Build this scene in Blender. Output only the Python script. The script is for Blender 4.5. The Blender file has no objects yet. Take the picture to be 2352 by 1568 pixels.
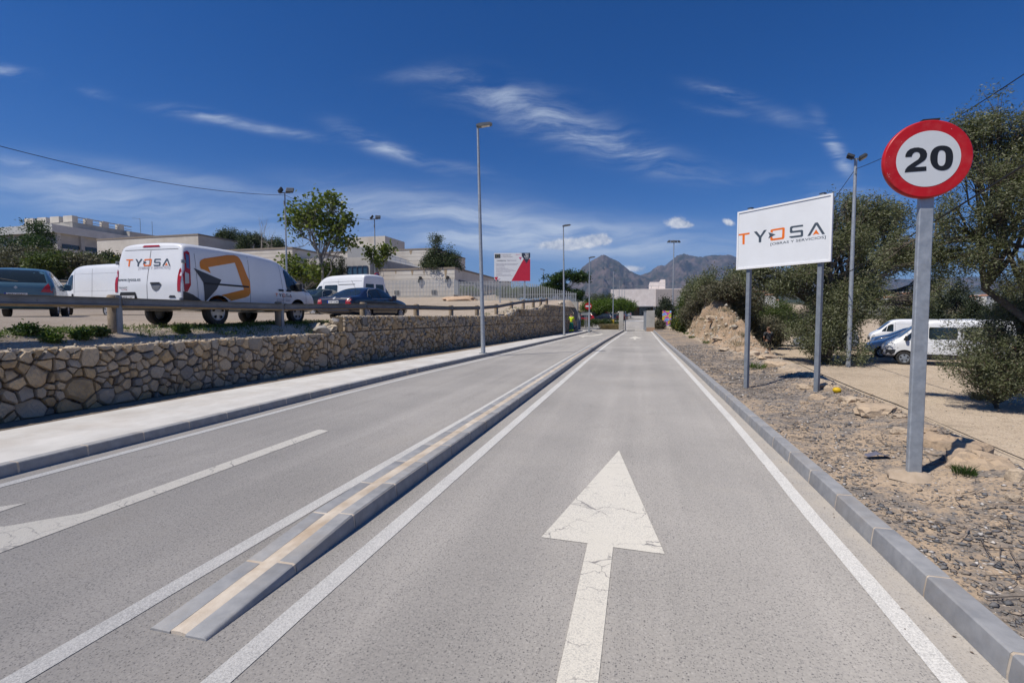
import bpy, bmesh, math, random
import numpy as np
from mathutils import Vector, Matrix, noise
from mathutils.bvhtree import BVHTree

random.seed(7)
rng = np.random.default_rng(7)
S = bpy.context.scene
C = S.collection
R = math.radians

# ------------------------------------------------------------------ camera, sky, sun, exposure
YAW, PITCH, EYE, F = R(14.63), R(3.04), 1.7, 1110.7
cd = bpy.data.cameras.new('camera')
cam = bpy.data.objects.new('camera', cd)
C.objects.link(cam)
cd.lens, cd.sensor_width, cd.clip_start, cd.clip_end = 17.0, 36.0, 0.05, 60000
cam.location = (0, 0, EYE)
cam.rotation_euler = (R(90) - PITCH, 0, YAW)
S.camera = cam
S.view_settings.view_transform = 'Standard'
S.view_settings.look = 'None'
S.view_settings.exposure = 0.0
S.view_settings.gamma = 1.0
S.view_settings.use_curve_mapping = False
S.cycles.max_bounces = 6
S.cycles.transparent_max_bounces = 8
S.cycles.volume_bounces = 0
S.cycles.use_denoising = True

SUN_EL, SUN_AZ = R(57), R(45)          # light travels towards +X +Y (45 deg off the road), falling at 57 deg
sd = bpy.data.lights.new('sun', 'SUN')
sun = bpy.data.objects.new('sun', sd)
C.objects.link(sun)
sd.energy, sd.angle, sd.color = 5.0, R(0.53), (1.0, 0.935, 0.83)
sdir = Vector((math.sin(SUN_AZ) * math.cos(SUN_EL), math.cos(SUN_AZ) * math.cos(SUN_EL), -math.sin(SUN_EL)))
sun.rotation_euler = sdir.to_track_quat('-Z', 'Y').to_euler()
sun.location = (-20, -20, 40)


class NT:
    """tiny helper around a node tree"""
    def __init__(s, nt):
        s.t = nt
        s.n = nt.nodes
        s.l = nt.links

    def new(s, typ, **kw):
        n = s.n.new(typ)
        for k, v in kw.items():
            setattr(n, k, v)
        return n

    def put(s, sock, v):
        if v is None:
            return
        if isinstance(v, bpy.types.NodeSocket):
            s.l.new(v, sock)
        else:
            sock.default_value = v

    def m(s, op, a, b=None, c=None, clamp=False):
        n = s.new('ShaderNodeMath', operation=op, use_clamp=clamp)
        s.put(n.inputs[0], a)
        s.put(n.inputs[1], b)
        if c is not None:
            s.put(n.inputs[2], c)
        return n.outputs[0]

    def noise(s, vec, scale, detail=3.0, rough=0.5, dist=0.0, out=0):
        n = s.new('ShaderNodeTexNoise')
        if vec is not None:
            s.put(n.inputs['Vector'], vec)
        s.put(n.inputs['Scale'], scale)
        s.put(n.inputs['Detail'], detail)
        s.put(n.inputs['Roughness'], rough)
        s.put(n.inputs['Distortion'], dist)
        return n.outputs[out]

    def ramp(s, fac, stops, interp='LINEAR'):
        n = s.new('ShaderNodeValToRGB')
        n.color_ramp.interpolation = interp
        e = n.color_ramp.elements
        while len(e) < len(stops):
            e.new(0.5)
        for k, (p, c) in enumerate(stops):
            e[k].position = p
            e[k].color = c if len(c) == 4 else (*c, 1)
        s.put(n.inputs[0], fac)
        return n.outputs[0]

    def mix(s, fac, a, b, mode='MIX'):
        n = s.new('ShaderNodeMix', data_type='RGBA', blend_type=mode)
        s.put(n.inputs[0], fac)
        s.put(n.inputs[6], a if isinstance(a, bpy.types.NodeSocket) else (*a[:3], 1))
        s.put(n.inputs[7], b if isinstance(b, bpy.types.NodeSocket) else (*b[:3], 1))
        return n.outputs[2]

    def mapr(s, v, a, b, c=0.0, d=1.0, smooth=False):
        n = s.new('ShaderNodeMapRange')
        n.interpolation_type = 'SMOOTHSTEP' if smooth else 'LINEAR'
        s.put(n.inputs[0], v)
        for k, q in zip((1, 2, 3, 4), (a, b, c, d)):
            s.put(n.inputs[k], q)
        return n.outputs[0]

    def mapping(s, vec, rot=(0, 0, 0), scale=(1, 1, 1), loc=(0, 0, 0)):
        n = s.new('ShaderNodeMapping')
        s.put(n.inputs[0], vec)
        n.inputs['Location'].default_value = loc
        n.inputs['Rotation'].default_value = rot
        n.inputs['Scale'].default_value = scale
        return n.outputs[0]


def build_sky():
    w = bpy.data.worlds.new('World')
    S.world = w
    w.use_nodes = True
    t = NT(w.node_tree)
    t.n.clear()
    out = t.new('ShaderNodeOutputWorld')
    bg = t.new('ShaderNodeBackground')
    bg.inputs[1].default_value = 0.085
    sky = t.new('ShaderNodeTexSky', sky_type='NISHITA')
    sky.sun_disc = False
    sky.sun_elevation = SUN_EL
    # rotation: the sun stands over -X -Y
    sky.sun_rotation = math.atan2(-sdir.x, -sdir.y)
    sky.air_density, sky.dust_density, sky.ozone_density, sky.altitude = 1.0, 0.3, 3.0, 200
    geo = t.new('ShaderNodeTexCoord').outputs['Generated']
    sep = t.new('ShaderNodeSeparateXYZ')
    t.put(sep.inputs[0], geo)
    X, Y, Z = sep.outputs
    cy, sy = math.cos(YAW), math.sin(YAW)
    fw = t.m('ADD', t.m('MULTIPLY', X, -sy), t.m('MULTIPLY', Y, cy))
    rt = t.m('ADD', t.m('MULTIPLY', X, cy), t.m('MULTIPLY', Y, sy))
    fwc = t.m('MAXIMUM', fw, 0.08)
    px, py = t.m('DIVIDE', rt, fwc), t.m('DIVIDE', Z, fwc)
    front = t.mapr(fw, 0.1, 0.3)
    cmb = t.new('ShaderNodeCombineXYZ')
    t.put(cmb.inputs[0], px)
    t.put(cmb.inputs[1], py)
    P2 = cmb.outputs[0]

    def gauss(u, v, sx, sy_, ang):
        a = R(ang)
        dx = t.m('SUBTRACT', px, (u - 1176) / F)
        dy = t.m('SUBTRACT', py, (725 - v) / F)
        p = t.m('ADD', t.m('MULTIPLY', dx, math.cos(a)), t.m('MULTIPLY', dy, math.sin(a)))
        q = t.m('SUBTRACT', t.m('MULTIPLY', dy, math.cos(a)), t.m('MULTIPLY', dx, math.sin(a)))
        p = t.m('DIVIDE', p, sx / F)
        q = t.m('DIVIDE', q, sy_ / F)
        r2 = t.m('ADD', t.m('MULTIPLY', p, p), t.m('MULTIPLY', q, q))
        return t.m('POWER', 2.718, t.m('MULTIPLY', r2, -1.0))

    def add(lst):
        r = lst[0]
        for x in lst[1:]:
            r = t.m('ADD', r, x)
        return r
    # fibres: warped noise stretched along the wind
    warp = t.noise(P2, 4.0, 3, 0.5, out=1)
    wv = t.new('ShaderNodeVectorMath', operation='SCALE')
    t.put(wv.inputs[0], warp)
    wv.inputs[3].default_value = 0.10
    wa = t.new('ShaderNodeVectorMath', operation='ADD')
    t.put(wa.inputs[0], P2)
    t.put(wa.inputs[1], wv.outputs[0])
    f1 = t.noise(t.mapping(wa.outputs[0], (0, 0, R(20)), (4.5, 26, 1)), 1.0, 9, 0.66)
    f2 = t.noise(t.mapping(wa.outputs[0], (0, 0, R(8)), (2.2, 20, 1)), 1.0, 8, 0.62)
    fib1 = t.mapr(f1, 0.36, 0.80, smooth=True)
    fib2 = t.mapr(f2, 0.30, 0.80, smooth=True)
    streaks = add([t.m('MULTIPLY', gauss(*g[:5]), g[5]) for g in [
        (1240, 275, 150, 42, -18, 1.0), (1420, 350, 190, 30, -17, 0.95), (1140, 230, 130, 30, -8, 0.45),
        (1652, 228, 62, 13, -14, 1.3), (1640, 265, 70, 10, -12, 0.6), (1903, 348, 56, 15, -58, 2.6),
        (1800, 285, 70, 16, -16, 0.5), (470, 274, 90, 12, -9, 1.0), (575, 297, 70, 10, -12, 0.9),
        (690, 317, 70, 9, -9, 0.9), (850, 330, 70, 18, -22, 1.0), (930, 362, 80, 12, -22, 1.0),
        (1060, 390, 90, 11, -12, 0.5), (32, 178, 52, 13, -8, 1.3), (245, 229, 30, 9, -12, 0.5),
        (1010, 185, 90, 16, 5, 0.45), (80, 388, 130, 14, -14, 0.8), (1900, 440, 200, 24, -6, 0.4)]])
    band = add([t.m('MULTIPLY', gauss(*g[:5]), g[5]) for g in [
        (300, 470, 420, 46, -8, 1.45), (1020, 505, 330, 52, -6, 1.75), (1360, 560, 330, 42, -3, 1.2), (700, 560, 600, 36, 0, 0.5),
        (1750, 560, 500, 46, 0, 0.55), (450, 420, 260, 18, -10, 0.55)]])
    cir = t.m('ADD', t.m('MULTIPLY', streaks, t.m('MULTIPLY', fib1, 0.62)),
              t.m('MULTIPLY', band, t.m('ADD', t.m('MULTIPLY', fib2, 0.50), 0.07)))
    # cumulus
    cn = t.noise(P2, 30, 7, 0.68)
    cum = add([gauss(*g) for g in [(1548, 512, 28, 14, 0), (1572, 520, 22, 8, 0), (1330, 560, 66, 15, 2), (1372, 550, 30, 12, 0),
                                   (1455, 618, 34, 11, -10), (1668, 514, 18, 9, -25), (1280, 566, 50, 10, 0), (1700, 600, 60, 16, 0)]])
    cm = t.mapr(t.m('ADD', cum, t.m('MULTIPLY', t.m('SUBTRACT', cn, 0.5), 1.5)), 0.36, 0.95, smooth=True)
    cm = t.m('MULTIPLY', cm, t.mapr(cum, 0.08, 0.4))
    up = t.noise(t.mapping(P2, (0, 0, 0), (1, 1, 1), (0, 0.012, 0)), 30, 7, 0.68)
    shade = t.mapr(t.m('SUBTRACT', cn, up), -0.16, 0.16)
    cumcol = t.mix(shade, (4.6, 5.4, 7.0), (10.2, 10.3, 10.6))
    mask = t.m('MULTIPLY', t.m('MINIMUM', cir, 0.9), front)
    cm = t.m('MULTIPLY', cm, t.m('MULTIPLY', front, 0.9))
    skyc = t.mix(1.0, sky.outputs[0], (0.40, 0.66, 1.12), 'MULTIPLY')
    hs = t.new('ShaderNodeHueSaturation')
    hs.inputs['Saturation'].default_value = 1.38
    hs.inputs['Value'].default_value = 0.84
    t.put(hs.inputs['Color'], skyc)
    lowz = t.m('POWER', 2.718, t.m('DIVIDE', t.m('MAXIMUM', Z, 0.0), -0.085))
    base = t.mix(t.m('MULTIPLY', lowz, 0.90), hs.outputs[0], (5.6, 7.0, 9.3))
    c1 = t.mix(mask, base, (7.6, 8.6, 10.0))
    c2 = t.mix(cm, c1, cumcol)
    t.put(bg.inputs[0], c2)
    t.l.new(bg.outputs[0], out.inputs[0])


build_sky()

# ------------------------------------------------------------------ reading points off the photograph's geometry
RC = cam.rotation_euler.to_matrix()
RCt = RC.transposed()
EYEV = Vector((0, 0, EYE))


def ray(u, v):
    return RC @ Vector(((u - 1176) / F, (784 - v) / F, -1.0))


def at(u, v, d):
    return EYEV + ray(u, v) * d


def on_z(u, v, z):
    r = ray(u, v)
    return EYEV + r * ((z - EYE) / r.z)


def on_x(u, v, x):
    r = ray(u, v)
    return EYEV + r * (x / r.x)


def on_f(u, v, fn, t0=1.0, t1=400.0):
    """first hit of a pixel ray with a height field"""
    r = ray(u, v)
    t = t0
    while t < t1:
        p = EYEV + r * t
        if p.z <= fn(p.x, p.y):
            a, b = t / 1.02 - 0.02, t
            for _ in range(30):
                m = (a + b) / 2
                p = EYEV + r * m
                if p.z <= fn(p.x, p.y):
                    b = m
                else:
                    a = m
            return EYEV + r * b
        t = t * 1.02 + 0.02
    return EYEV + r * t1


def top_z(x, y, v):
    """height of the point above (x,y) seen on row v"""
    k = (784 - v) / F
    a = RCt @ Vector((x, y, -EYE))
    b = RCt @ Vector((0, 0, 1))
    # (a.y+z*b.y) = k*-(a.z+z*b.z)
    return (-k * a.z - a.y) / (b.y + k * b.z)


def interp(x, pts):
    if x <= pts[0][0]:
        return pts[0][1]
    for (a, b), (c, d) in zip(pts, pts[1:]):
        if x <= c:
            t = (x - a) / (c - a)
            return b + (d - b) * t
    return pts[-1][1]


def sstep(a, b, x):
    t = min(1, max(0, (x - a) / (b - a)))
    return t * t * (3 - 2 * t)

# ------------------------------------------------------------------ materials
MAT = {}


def pm(name, c, rough=0.65, metal=0.0, c2=None, var=0.12, scale=6.0, detail=4.0, bump=0.0, bscale=None, bdist=0.01,
       coat=0.0, spec=0.4, dirt=None, dscale=1.2, damt=0.5, world=False):
    """procedural principled material: two noise mixed tones, optional blotches of dirt and a fine bump"""
    if name in MAT:
        return MAT[name]
    m = bpy.data.materials.new(name)
    m.use_nodes = True
    t = NT(m.node_tree)
    b = t.n['Principled BSDF']
    co = t.new('ShaderNodeNewGeometry').outputs['Position'] if world else t.new('ShaderNodeTexCoord').outputs['Object']
    if c2 is None:
        c2 = tuple(min(1, x * (1 + var)) for x in c[:3])
        c = tuple(x * (1 - var) for x in c[:3])
    n = t.noise(co, scale, detail, 0.6)
    col = t.mix(t.mapr(n, 0.32, 0.68), c, c2)
    if dirt is not None:
        d = t.noise(co, dscale, 5, 0.65)
        col = t.mix(t.m('MULTIPLY', t.mapr(d, 0.48, 0.72), damt), col, dirt)
    t.put(b.inputs['Base Color'], col)
    rn = t.mapr(n, 0.2, 0.8, max(0.02, rough - 0.07), min(1, rough + 0.07))
    t.put(b.inputs['Roughness'], rn)
    b.inputs['Metallic'].default_value = metal
    b.inputs['Specular IOR Level'].default_value = spec
    if coat:
        b.inputs['Coat Weight'].default_value = coat
        b.inputs['Coat Roughness'].default_value = 0.06
    if bump:
        bp = t.new('ShaderNodeBump')
        bp.inputs['Strength'].default_value = bump
        bp.inputs['Distance'].default_value = bdist
        t.put(bp.inputs['Height'], t.noise(co, bscale or scale * 4, 5, 0.65))
        t.put(b.inputs['Normal'], bp.outputs[0])
    MAT[name] = m
    return m


def leafmat(name, cols, rough=0.55, trans=0.25):
    """foliage: every leaf picks its own tone, some light passes through"""
    if name in MAT:
        return MAT[name]
    m = bpy.data.materials.new(name)
    m.use_nodes = True
    t = NT(m.node_tree)
    b = t.n['Principled BSDF']
    o = t.n['Material Output']
    g = t.new('ShaderNodeNewGeometry')
    stops = [(k / (len(cols) - 1), c) for k, c in enumerate(cols)]
    r = t.m('ADD', t.m('MULTIPLY', g.outputs['Random Per Island'], 0.7),
            t.m('MULTIPLY', t.noise(t.new('ShaderNodeTexCoord').outputs['Object'], 1.3, 2), 0.3))
    col = t.ramp(r, stops)
    t.put(b.inputs['Base Color'], col)
    b.inputs['Roughness'].default_value = rough
    b.inputs['Specular IOR Level'].default_value = 0.3
    tr = t.new('ShaderNodeBsdfTranslucent')
    t.put(tr.inputs[0], t.mix(1.0, col, (1.15, 1.25, 0.6), 'MULTIPLY'))
    mx = t.new('ShaderNodeMixShader')
    mx.inputs[0].default_value = trans
    t.l.new(b.outputs[0], mx.inputs[1])
    t.l.new(tr.outputs[0], mx.inputs[2])
    t.l.new(mx.outputs[0], o.inputs[0])
    MAT[name] = m
    return m


def islandmat(name, cols, rough=0.85, bump=0.5, bscale=25, bdist=0.01, objrand=False):
    """stones: a tone per stone (per object or per island), mottled with lichen and veins"""
    if name in MAT:
        return MAT[name]
    m = bpy.data.materials.new(name)
    m.use_nodes = True
    t = NT(m.node_tree)
    b = t.n['Principled BSDF']
    g = t.new('ShaderNodeNewGeometry')
    if objrand:
        rnd = t.new('ShaderNodeObjectInfo').outputs['Random']
    else:
        rnd = g.outputs['Random Per Island']
    pos = g.outputs['Position']
    stops = [(k / (len(cols) - 1), c) for k, c in enumerate(cols)]
    col = t.ramp(rnd, stops)
    n = t.noise(pos, 9, 6, 0.65)
    col = t.mix(t.mapr(n, 0.35, 0.7, 0.0, 0.55), col, t.mix(1.0, col, (1.45, 1.38, 1.25), 'MULTIPLY'))
    n2 = t.noise(pos, 3.1, 5, 0.7)
    col = t.mix(t.mapr(n2, 0.52, 0.72, 0.0, 0.6), col, t.mix(1.0, col, (0.52, 0.54, 0.58), 'MULTIPLY'))
    t.put(b.inputs['Base Color'], col)
    b.inputs['Roughness'].default_value = rough
    b.inputs['Specular IOR Level'].default_value = 0.25
    bp = t.new('ShaderNodeBump')
    bp.inputs['Strength'].default_value = bump
    bp.inputs['Distance'].default_value = bdist
    t.put(bp.inputs['Height'], t.noise(pos, bscale, 6, 0.7))
    t.put(b.inputs['Normal'], bp.outputs[0])
    MAT[name] = m
    return m


def asphalt():
    m = bpy.data.materials.new('asphalt')
    m.use_nodes = True
    t = NT(m.node_tree)
    b = t.n['Principled BSDF']
    pos = t.new('ShaderNodeNewGeometry').outputs['Position']
    big = t.noise(pos, 0.35, 4, 0.55)
    lane = t.noise(t.mapping(pos, (0, 0, 0), (1.6, 0.07, 1)), 1.0, 4, 0.6)
    fine = t.noise(pos, 55, 5, 0.75)
    base = t.mix(t.mapr(t.m('ADD', t.m('MULTIPLY', big, 0.5), t.m('MULTIPLY', lane, 0.5)), 0.36, 0.64), (0.282, 0.268, 0.250), (0.41, 0.386, 0.356))
    base = t.mix(t.mapr(fine, 0.30, 0.70), t.mix(1.0, base, (0.76, 0.76, 0.77), 'MULTIPLY'), t.mix(1.0, base, (1.16, 1.155, 1.14), 'MULTIPLY'))
    # dark chips of aggregate
    vo = t.new('ShaderNodeTexVoronoi')
    t.put(vo.inputs['Vector'], pos)
    vo.inputs['Scale'].default_value = 52
    sz = t.noise(pos, 90, 2, 0.5)
    wh = t.new('ShaderNodeSeparateColor')
    t.put(wh.inputs[0], vo.outputs['Color'])
    pick = t.m('GREATER_THAN', wh.outputs[0], 0.66)
    chip = t.m('MULTIPLY', pick, t.mapr(t.m('ADD', vo.outputs['Distance'], t.m('MULTIPLY', sz, 0.25)), 0.30, 0.44, 1.0, 0.0))
    vo2 = t.new('ShaderNodeTexVoronoi')
    t.put(vo2.inputs['Vector'], pos)
    vo2.inputs['Scale'].default_value = 95
    wh2 = t.new('ShaderNodeSeparateColor')
    t.put(wh2.inputs[0], vo2.outputs['Color'])
    chip2 = t.m('MULTIPLY', t.m('GREATER_THAN', wh2.outputs[0], 0.62), t.mapr(vo2.outputs['Distance'], 0.32, 0.46, 1.0, 0.0))
    base = t.mix(t.m('MULTIPLY', chip2, 0.55), base, (0.10, 0.10, 0.105))
    base = t.mix(t.m('MULTIPLY', chip, 0.66), base, (0.07, 0.07, 0.075))
    lp = t.m('MULTIPLY', t.m('LESS_THAN', wh.outputs[0], 0.16), t.mapr(vo.outputs['Distance'], 0.2, 0.4, 1.0, 0.0))
    base = t.mix(t.m('MULTIPLY', lp, 0.4), base, (0.50, 0.475, 0.44))
    sxyz = t.new('ShaderNodeSeparateXYZ')
    t.put(sxyz.inputs[0], pos)
    gut = t.m('MAXIMUM', t.mapr(sxyz.outputs[0], 1.36, 1.58, smooth=True), t.mapr(sxyz.outputs[0], -6.02, -6.32, smooth=True))
    gut = t.m('MULTIPLY', gut, t.mapr(t.noise(pos, 3.0, 5, 0.6), 0.3, 0.6))
    base = t.mix(t.m('MULTIPLY', gut, 0.55), base, (0.40, 0.36, 0.31))
    trk = t.new('ShaderNodeTexWave', wave_type='BANDS', bands_direction='X')
    t.put(trk.inputs['Vector'], t.mapping(pos, loc=(0.15, 0, 0)))
    trk.inputs['Scale'].default_value = 0.19
    trk.inputs['Distortion'].default_value = 0.6
    trk.inputs['Detail Scale'].default_value = 0.3
    tk = t.m('MULTIPLY', t.mapr(trk.outputs[1], 0.35, 0.9, smooth=True), t.mapr(lane, 0.35, 0.6))
    base = t.mix(t.m('MULTIPLY', tk, 0.16), base, (0.15, 0.148, 0.148))
    # oil drips and old repairs
    st = t.mapr(t.noise(pos, 0.9, 6, 0.7), 0.62, 0.74)
    base = t.mix(t.m('MULTIPLY', st, 0.24), base, (0.12, 0.115, 0.11))
    dust = t.mapr(t.noise(pos, 0.55, 6, 0.65, 0.4), 0.55, 0.75)
    base = t.mix(t.m('MULTIPLY', dust, 0.35), base, (0.33, 0.30, 0.26))
    cr = t.new('ShaderNodeTexVoronoi', feature='DISTANCE_TO_EDGE')
    wp = t.noise(pos, 1.5, 4, 0.6, out=1)
    va = t.new('ShaderNodeVectorMath', operation='MULTIPLY_ADD')
    t.put(va.inputs[0], wp)
    va.inputs[1].default_value = (0.8, 0.8, 0.8)
    t.put(va.inputs[2], pos)
    t.put(cr.inputs['Vector'], va.outputs[0])
    cr.inputs['Scale'].default_value = 0.33
    crk = t.m('MULTIPLY', t.mapr(cr.outputs['Distance'], 0.0, 0.0028, 1, 0), t.mapr(t.noise(pos, 0.4, 2), 0.53, 0.62))
    base = t.mix(t.m('MULTIPLY', crk, 0.5), base, (0.06, 0.06, 0.06))
    t.put(b.inputs['Base Color'], base)
    b.inputs['Roughness'].default_value = 0.88
    b.inputs['Diffuse Roughness'].default_value = 1.0
    b.inputs['Specular IOR Level'].default_value = 0.25
    bp = t.new('ShaderNodeBump')
    bp.inputs['Strength'].default_value = 0.45
    bp.inputs['Distance'].default_value = 0.006
    t.put(bp.inputs['Height'], t.m('ADD', fine, t.m('MULTIPLY', chip, 0.6)))
    t.put(b.inputs['Normal'], bp.outputs[0])
    return m


def roadpaint(name, c, wear=0.5, cracks=0.0):
    m = bpy.data.materials.new(name)
    m.use_nodes = True
    t = NT(m.node_tree)
    b = t.n['Principled BSDF']
    pos = t.new('ShaderNodeNewGeometry').outputs['Position']
    n = t.noise(pos, 120, 5, 0.8)
    n2 = t.noise(pos, 1.6, 5, 0.6)
    col = t.mix(t.mapr(n2, 0.3, 0.7), tuple(x * 0.86 for x in c), c)
    thr = t.m('ADD', n, t.m('MULTIPLY', n2, 0.30))
    col = t.mix(t.m('MULTIPLY', t.mapr(thr, 0.66 - 0.10 * wear, 0.84 - 0.08 * wear), 0.75), col, (0.24, 0.235, 0.23))
    if cracks:
        wp = t.noise(pos, 5, 4, 0.6, out=1)
        va = t.new('ShaderNodeVectorMath', operation='MULTIPLY_ADD')
        t.put(va.inputs[0], wp)
        va.inputs[1].default_value = (0.22, 0.22, 0)
        t.put(va.inputs[2], pos)
        vo = t.new('ShaderNodeTexVoronoi', feature='DISTANCE_TO_EDGE')
        t.put(vo.inputs['Vector'], t.mapping(va.outputs[0], (0, 0, 0), (3.4, 4.6, 1)))
        vo.inputs['Scale'].default_value = 1.0
        pk = t.mapr(t.noise(pos, 2.2, 3), 0.42, 0.58)
        ck = t.m('MULTIPLY', t.mapr(vo.outputs['Distance'], 0.004, 0.018, 1, 0), pk)
        col = t.mix(t.m('MULTIPLY', ck, cracks), col, (0.16, 0.15, 0.15))
    t.put(b.inputs['Base Color'], col)
    b.inputs['Roughness'].default_value = 0.75
    b.inputs['Diffuse Roughness'].default_value = 1.0
    bp = t.new('ShaderNodeBump')
    bp.inputs['Strength'].default_value = 0.3
    bp.inputs['Distance'].default_value = 0.004
    t.put(bp.inputs['Height'], n)
    t.put(b.inputs['Normal'], bp.outputs[0])
    return m


def soil(name, stops, scale=1.0, speck=None, bump=0.8, bdist=0.03, slate=None):
    """earth, gravel: large patches, small grains, single pale and dark pebbles"""
    m = bpy.data.materials.new(name)
    m.use_nodes = True
    t = NT(m.node_tree)
    b = t.n['Principled BSDF']
    pos = t.new('ShaderNodeNewGeometry').outputs['Position']
    big = t.noise(pos, 0.6 * scale, 5, 0.6)
    mid = t.noise(pos, 5 * scale, 6, 0.7)
    fine = t.noise(pos, 48 * scale, 5, 0.75)
    col = t.ramp(t.m('ADD', t.m('MULTIPLY', big, 0.45), t.m('MULTIPLY', mid, 0.55)), stops)
    col = t.mix(t.mapr(fine, 0.3, 0.7), t.mix(1.0, col, (0.66, 0.66, 0.66), 'MULTIPLY'), t.mix(1.0, col, (1.25, 1.24, 1.22), 'MULTIPLY'))
    h = t.m('ADD', t.m('MULTIPLY', mid, 0.5), t.m('MULTIPLY', fine, 0.3))
    if speck:
        vo = t.new('ShaderNodeTexVoronoi')
        t.put(vo.inputs['Vector'], pos)
        vo.inputs['Scale'].default_value = 30 * scale
        sc = t.new('ShaderNodeSeparateColor')
        t.put(sc.inputs[0], vo.outputs['Color'])
        peb = t.mapr(vo.outputs['Distance'], 0.25, 0.42, 1, 0)
        pc = t.ramp(sc.outputs[1], speck)
        k = t.m('MULTIPLY', peb, t.m('GREATER_THAN', sc.outputs[0], 0.25))
        col = t.mix(t.m('MULTIPLY', k, 0.85), col, pc)
        h = t.m('ADD', h, t.m('MULTIPLY', k, 0.35))
    t.put(b.inputs['Base Color'], col)
    b.inputs['Roughness'].default_value = 0.95
    b.inputs['Diffuse Roughness'].default_value = 1.0
    b.inputs['Specular IOR Level'].default_value = 0.15
    bp = t.new('ShaderNodeBump')
    bp.inputs['Strength'].default_value = bump
    bp.inputs['Distance'].default_value = bdist
    t.put(bp.inputs['Height'], h)
    t.put(b.inputs['Normal'], bp.outputs[0])
    return m


def glassmat(name, tint=(0.012, 0.016, 0.017), alpha=0.0):
    if name in MAT:
        return MAT[name]
    m = bpy.data.materials.new(name)
    m.use_nodes = True
    t = NT(m.node_tree)
    b = t.n['Principled BSDF']
    n = t.noise(t.new('ShaderNodeTexCoord').outputs['Object'], 1.4, 2)
    t.put(b.inputs['Base Color'], t.mix(n, tint, tuple(x * 2.2 for x in tint)))
    b.inputs['Roughness'].default_value = 0.03
    b.inputs['Specular IOR Level'].default_value = 0.7
    MAT[name] = m
    return m


ASPH = asphalt()
LINE = roadpaint('worn white road paint', (0.66, 0.645, 0.61), 0.8)
ARROWP = roadpaint('cracked cream road paint', (0.66, 0.625, 0.55), 0.35, 0.85)
KERB = pm('blue grey kerb concrete', (0.235, 0.24, 0.25), 0.85, c2=(0.32, 0.322, 0.328), scale=9, bump=0.3, bscale=90, bdist=0.003,
          dirt=(0.33, 0.29, 0.24), dscale=2.3, damt=0.45, world=True)
MORTAR = pm('beige mortar', (0.42, 0.345, 0.265), 0.95, c2=(0.62, 0.55, 0.46), scale=5, bump=0.5, bscale=70, bdist=0.004, world=True, dirt=(0.38, 0.26, 0.16), dscale=2.2, damt=0.5)
PAVE = pm('pale concrete pavement', (0.47, 0.455, 0.43), 0.9, c2=(0.60, 0.585, 0.56), scale=1.6, detail=8, bump=0.3, bscale=60, bdist=0.003,
          dirt=(0.36, 0.30, 0.24), dscale=1.1, damt=0.4, world=True)
GALV = pm('galvanised steel', (0.30, 0.33, 0.365), 0.5, 0.35, c2=(0.42, 0.45, 0.48), scale=14, var=0.1, dirt=(0.22, 0.19, 0.16), dscale=3, damt=0.3)
GALVD = pm('dull grey steel', (0.20, 0.225, 0.255), 0.55, 0.3, c2=(0.27, 0.295, 0.325), scale=10)
WHITE = pm('white sheet metal', (0.74, 0.755, 0.77), 0.45, var=0.02, scale=2, dirt=(0.55, 0.53, 0.5), dscale=1.6, damt=0.18)
FRAMEW = pm('white powder coated frame', (0.80, 0.80, 0.80), 0.4, var=0.02)
REDP = pm('red sign paint', (0.42, 0.006, 0.009), 0.38, c2=(0.50, 0.009, 0.012), scale=3, dirt=(0.62, 0.22, 0.2), dscale=11, damt=0.14)
BLACKP = pm('black sign paint', (0.012, 0.013, 0.016), 0.5, var=0.1)
ORANGE = pm('orange print', (0.78, 0.165, 0.012), 0.45, var=0.05)
SLATE = pm('slate grey print', (0.062, 0.082, 0.105), 0.45, var=0.06)
BLACKPL = pm('black plastic', (0.020, 0.021, 0.022), 0.6, var=0.2)
RUBBER = pm('tyre rubber', (0.022, 0.022, 0.022), 0.85, c2=(0.05, 0.047, 0.043), scale=5)
CONC = pm('board marked concrete', (0.36, 0.345, 0.315), 0.9, c2=(0.46, 0.44, 0.40), scale=1.2, detail=8, bump=0.3, bscale=30,
          dirt=(0.26, 0.20, 0.15), dscale=0.5, damt=0.45, world=True)
# ------------------------------------------------------------------ mesh and object helpers


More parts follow.
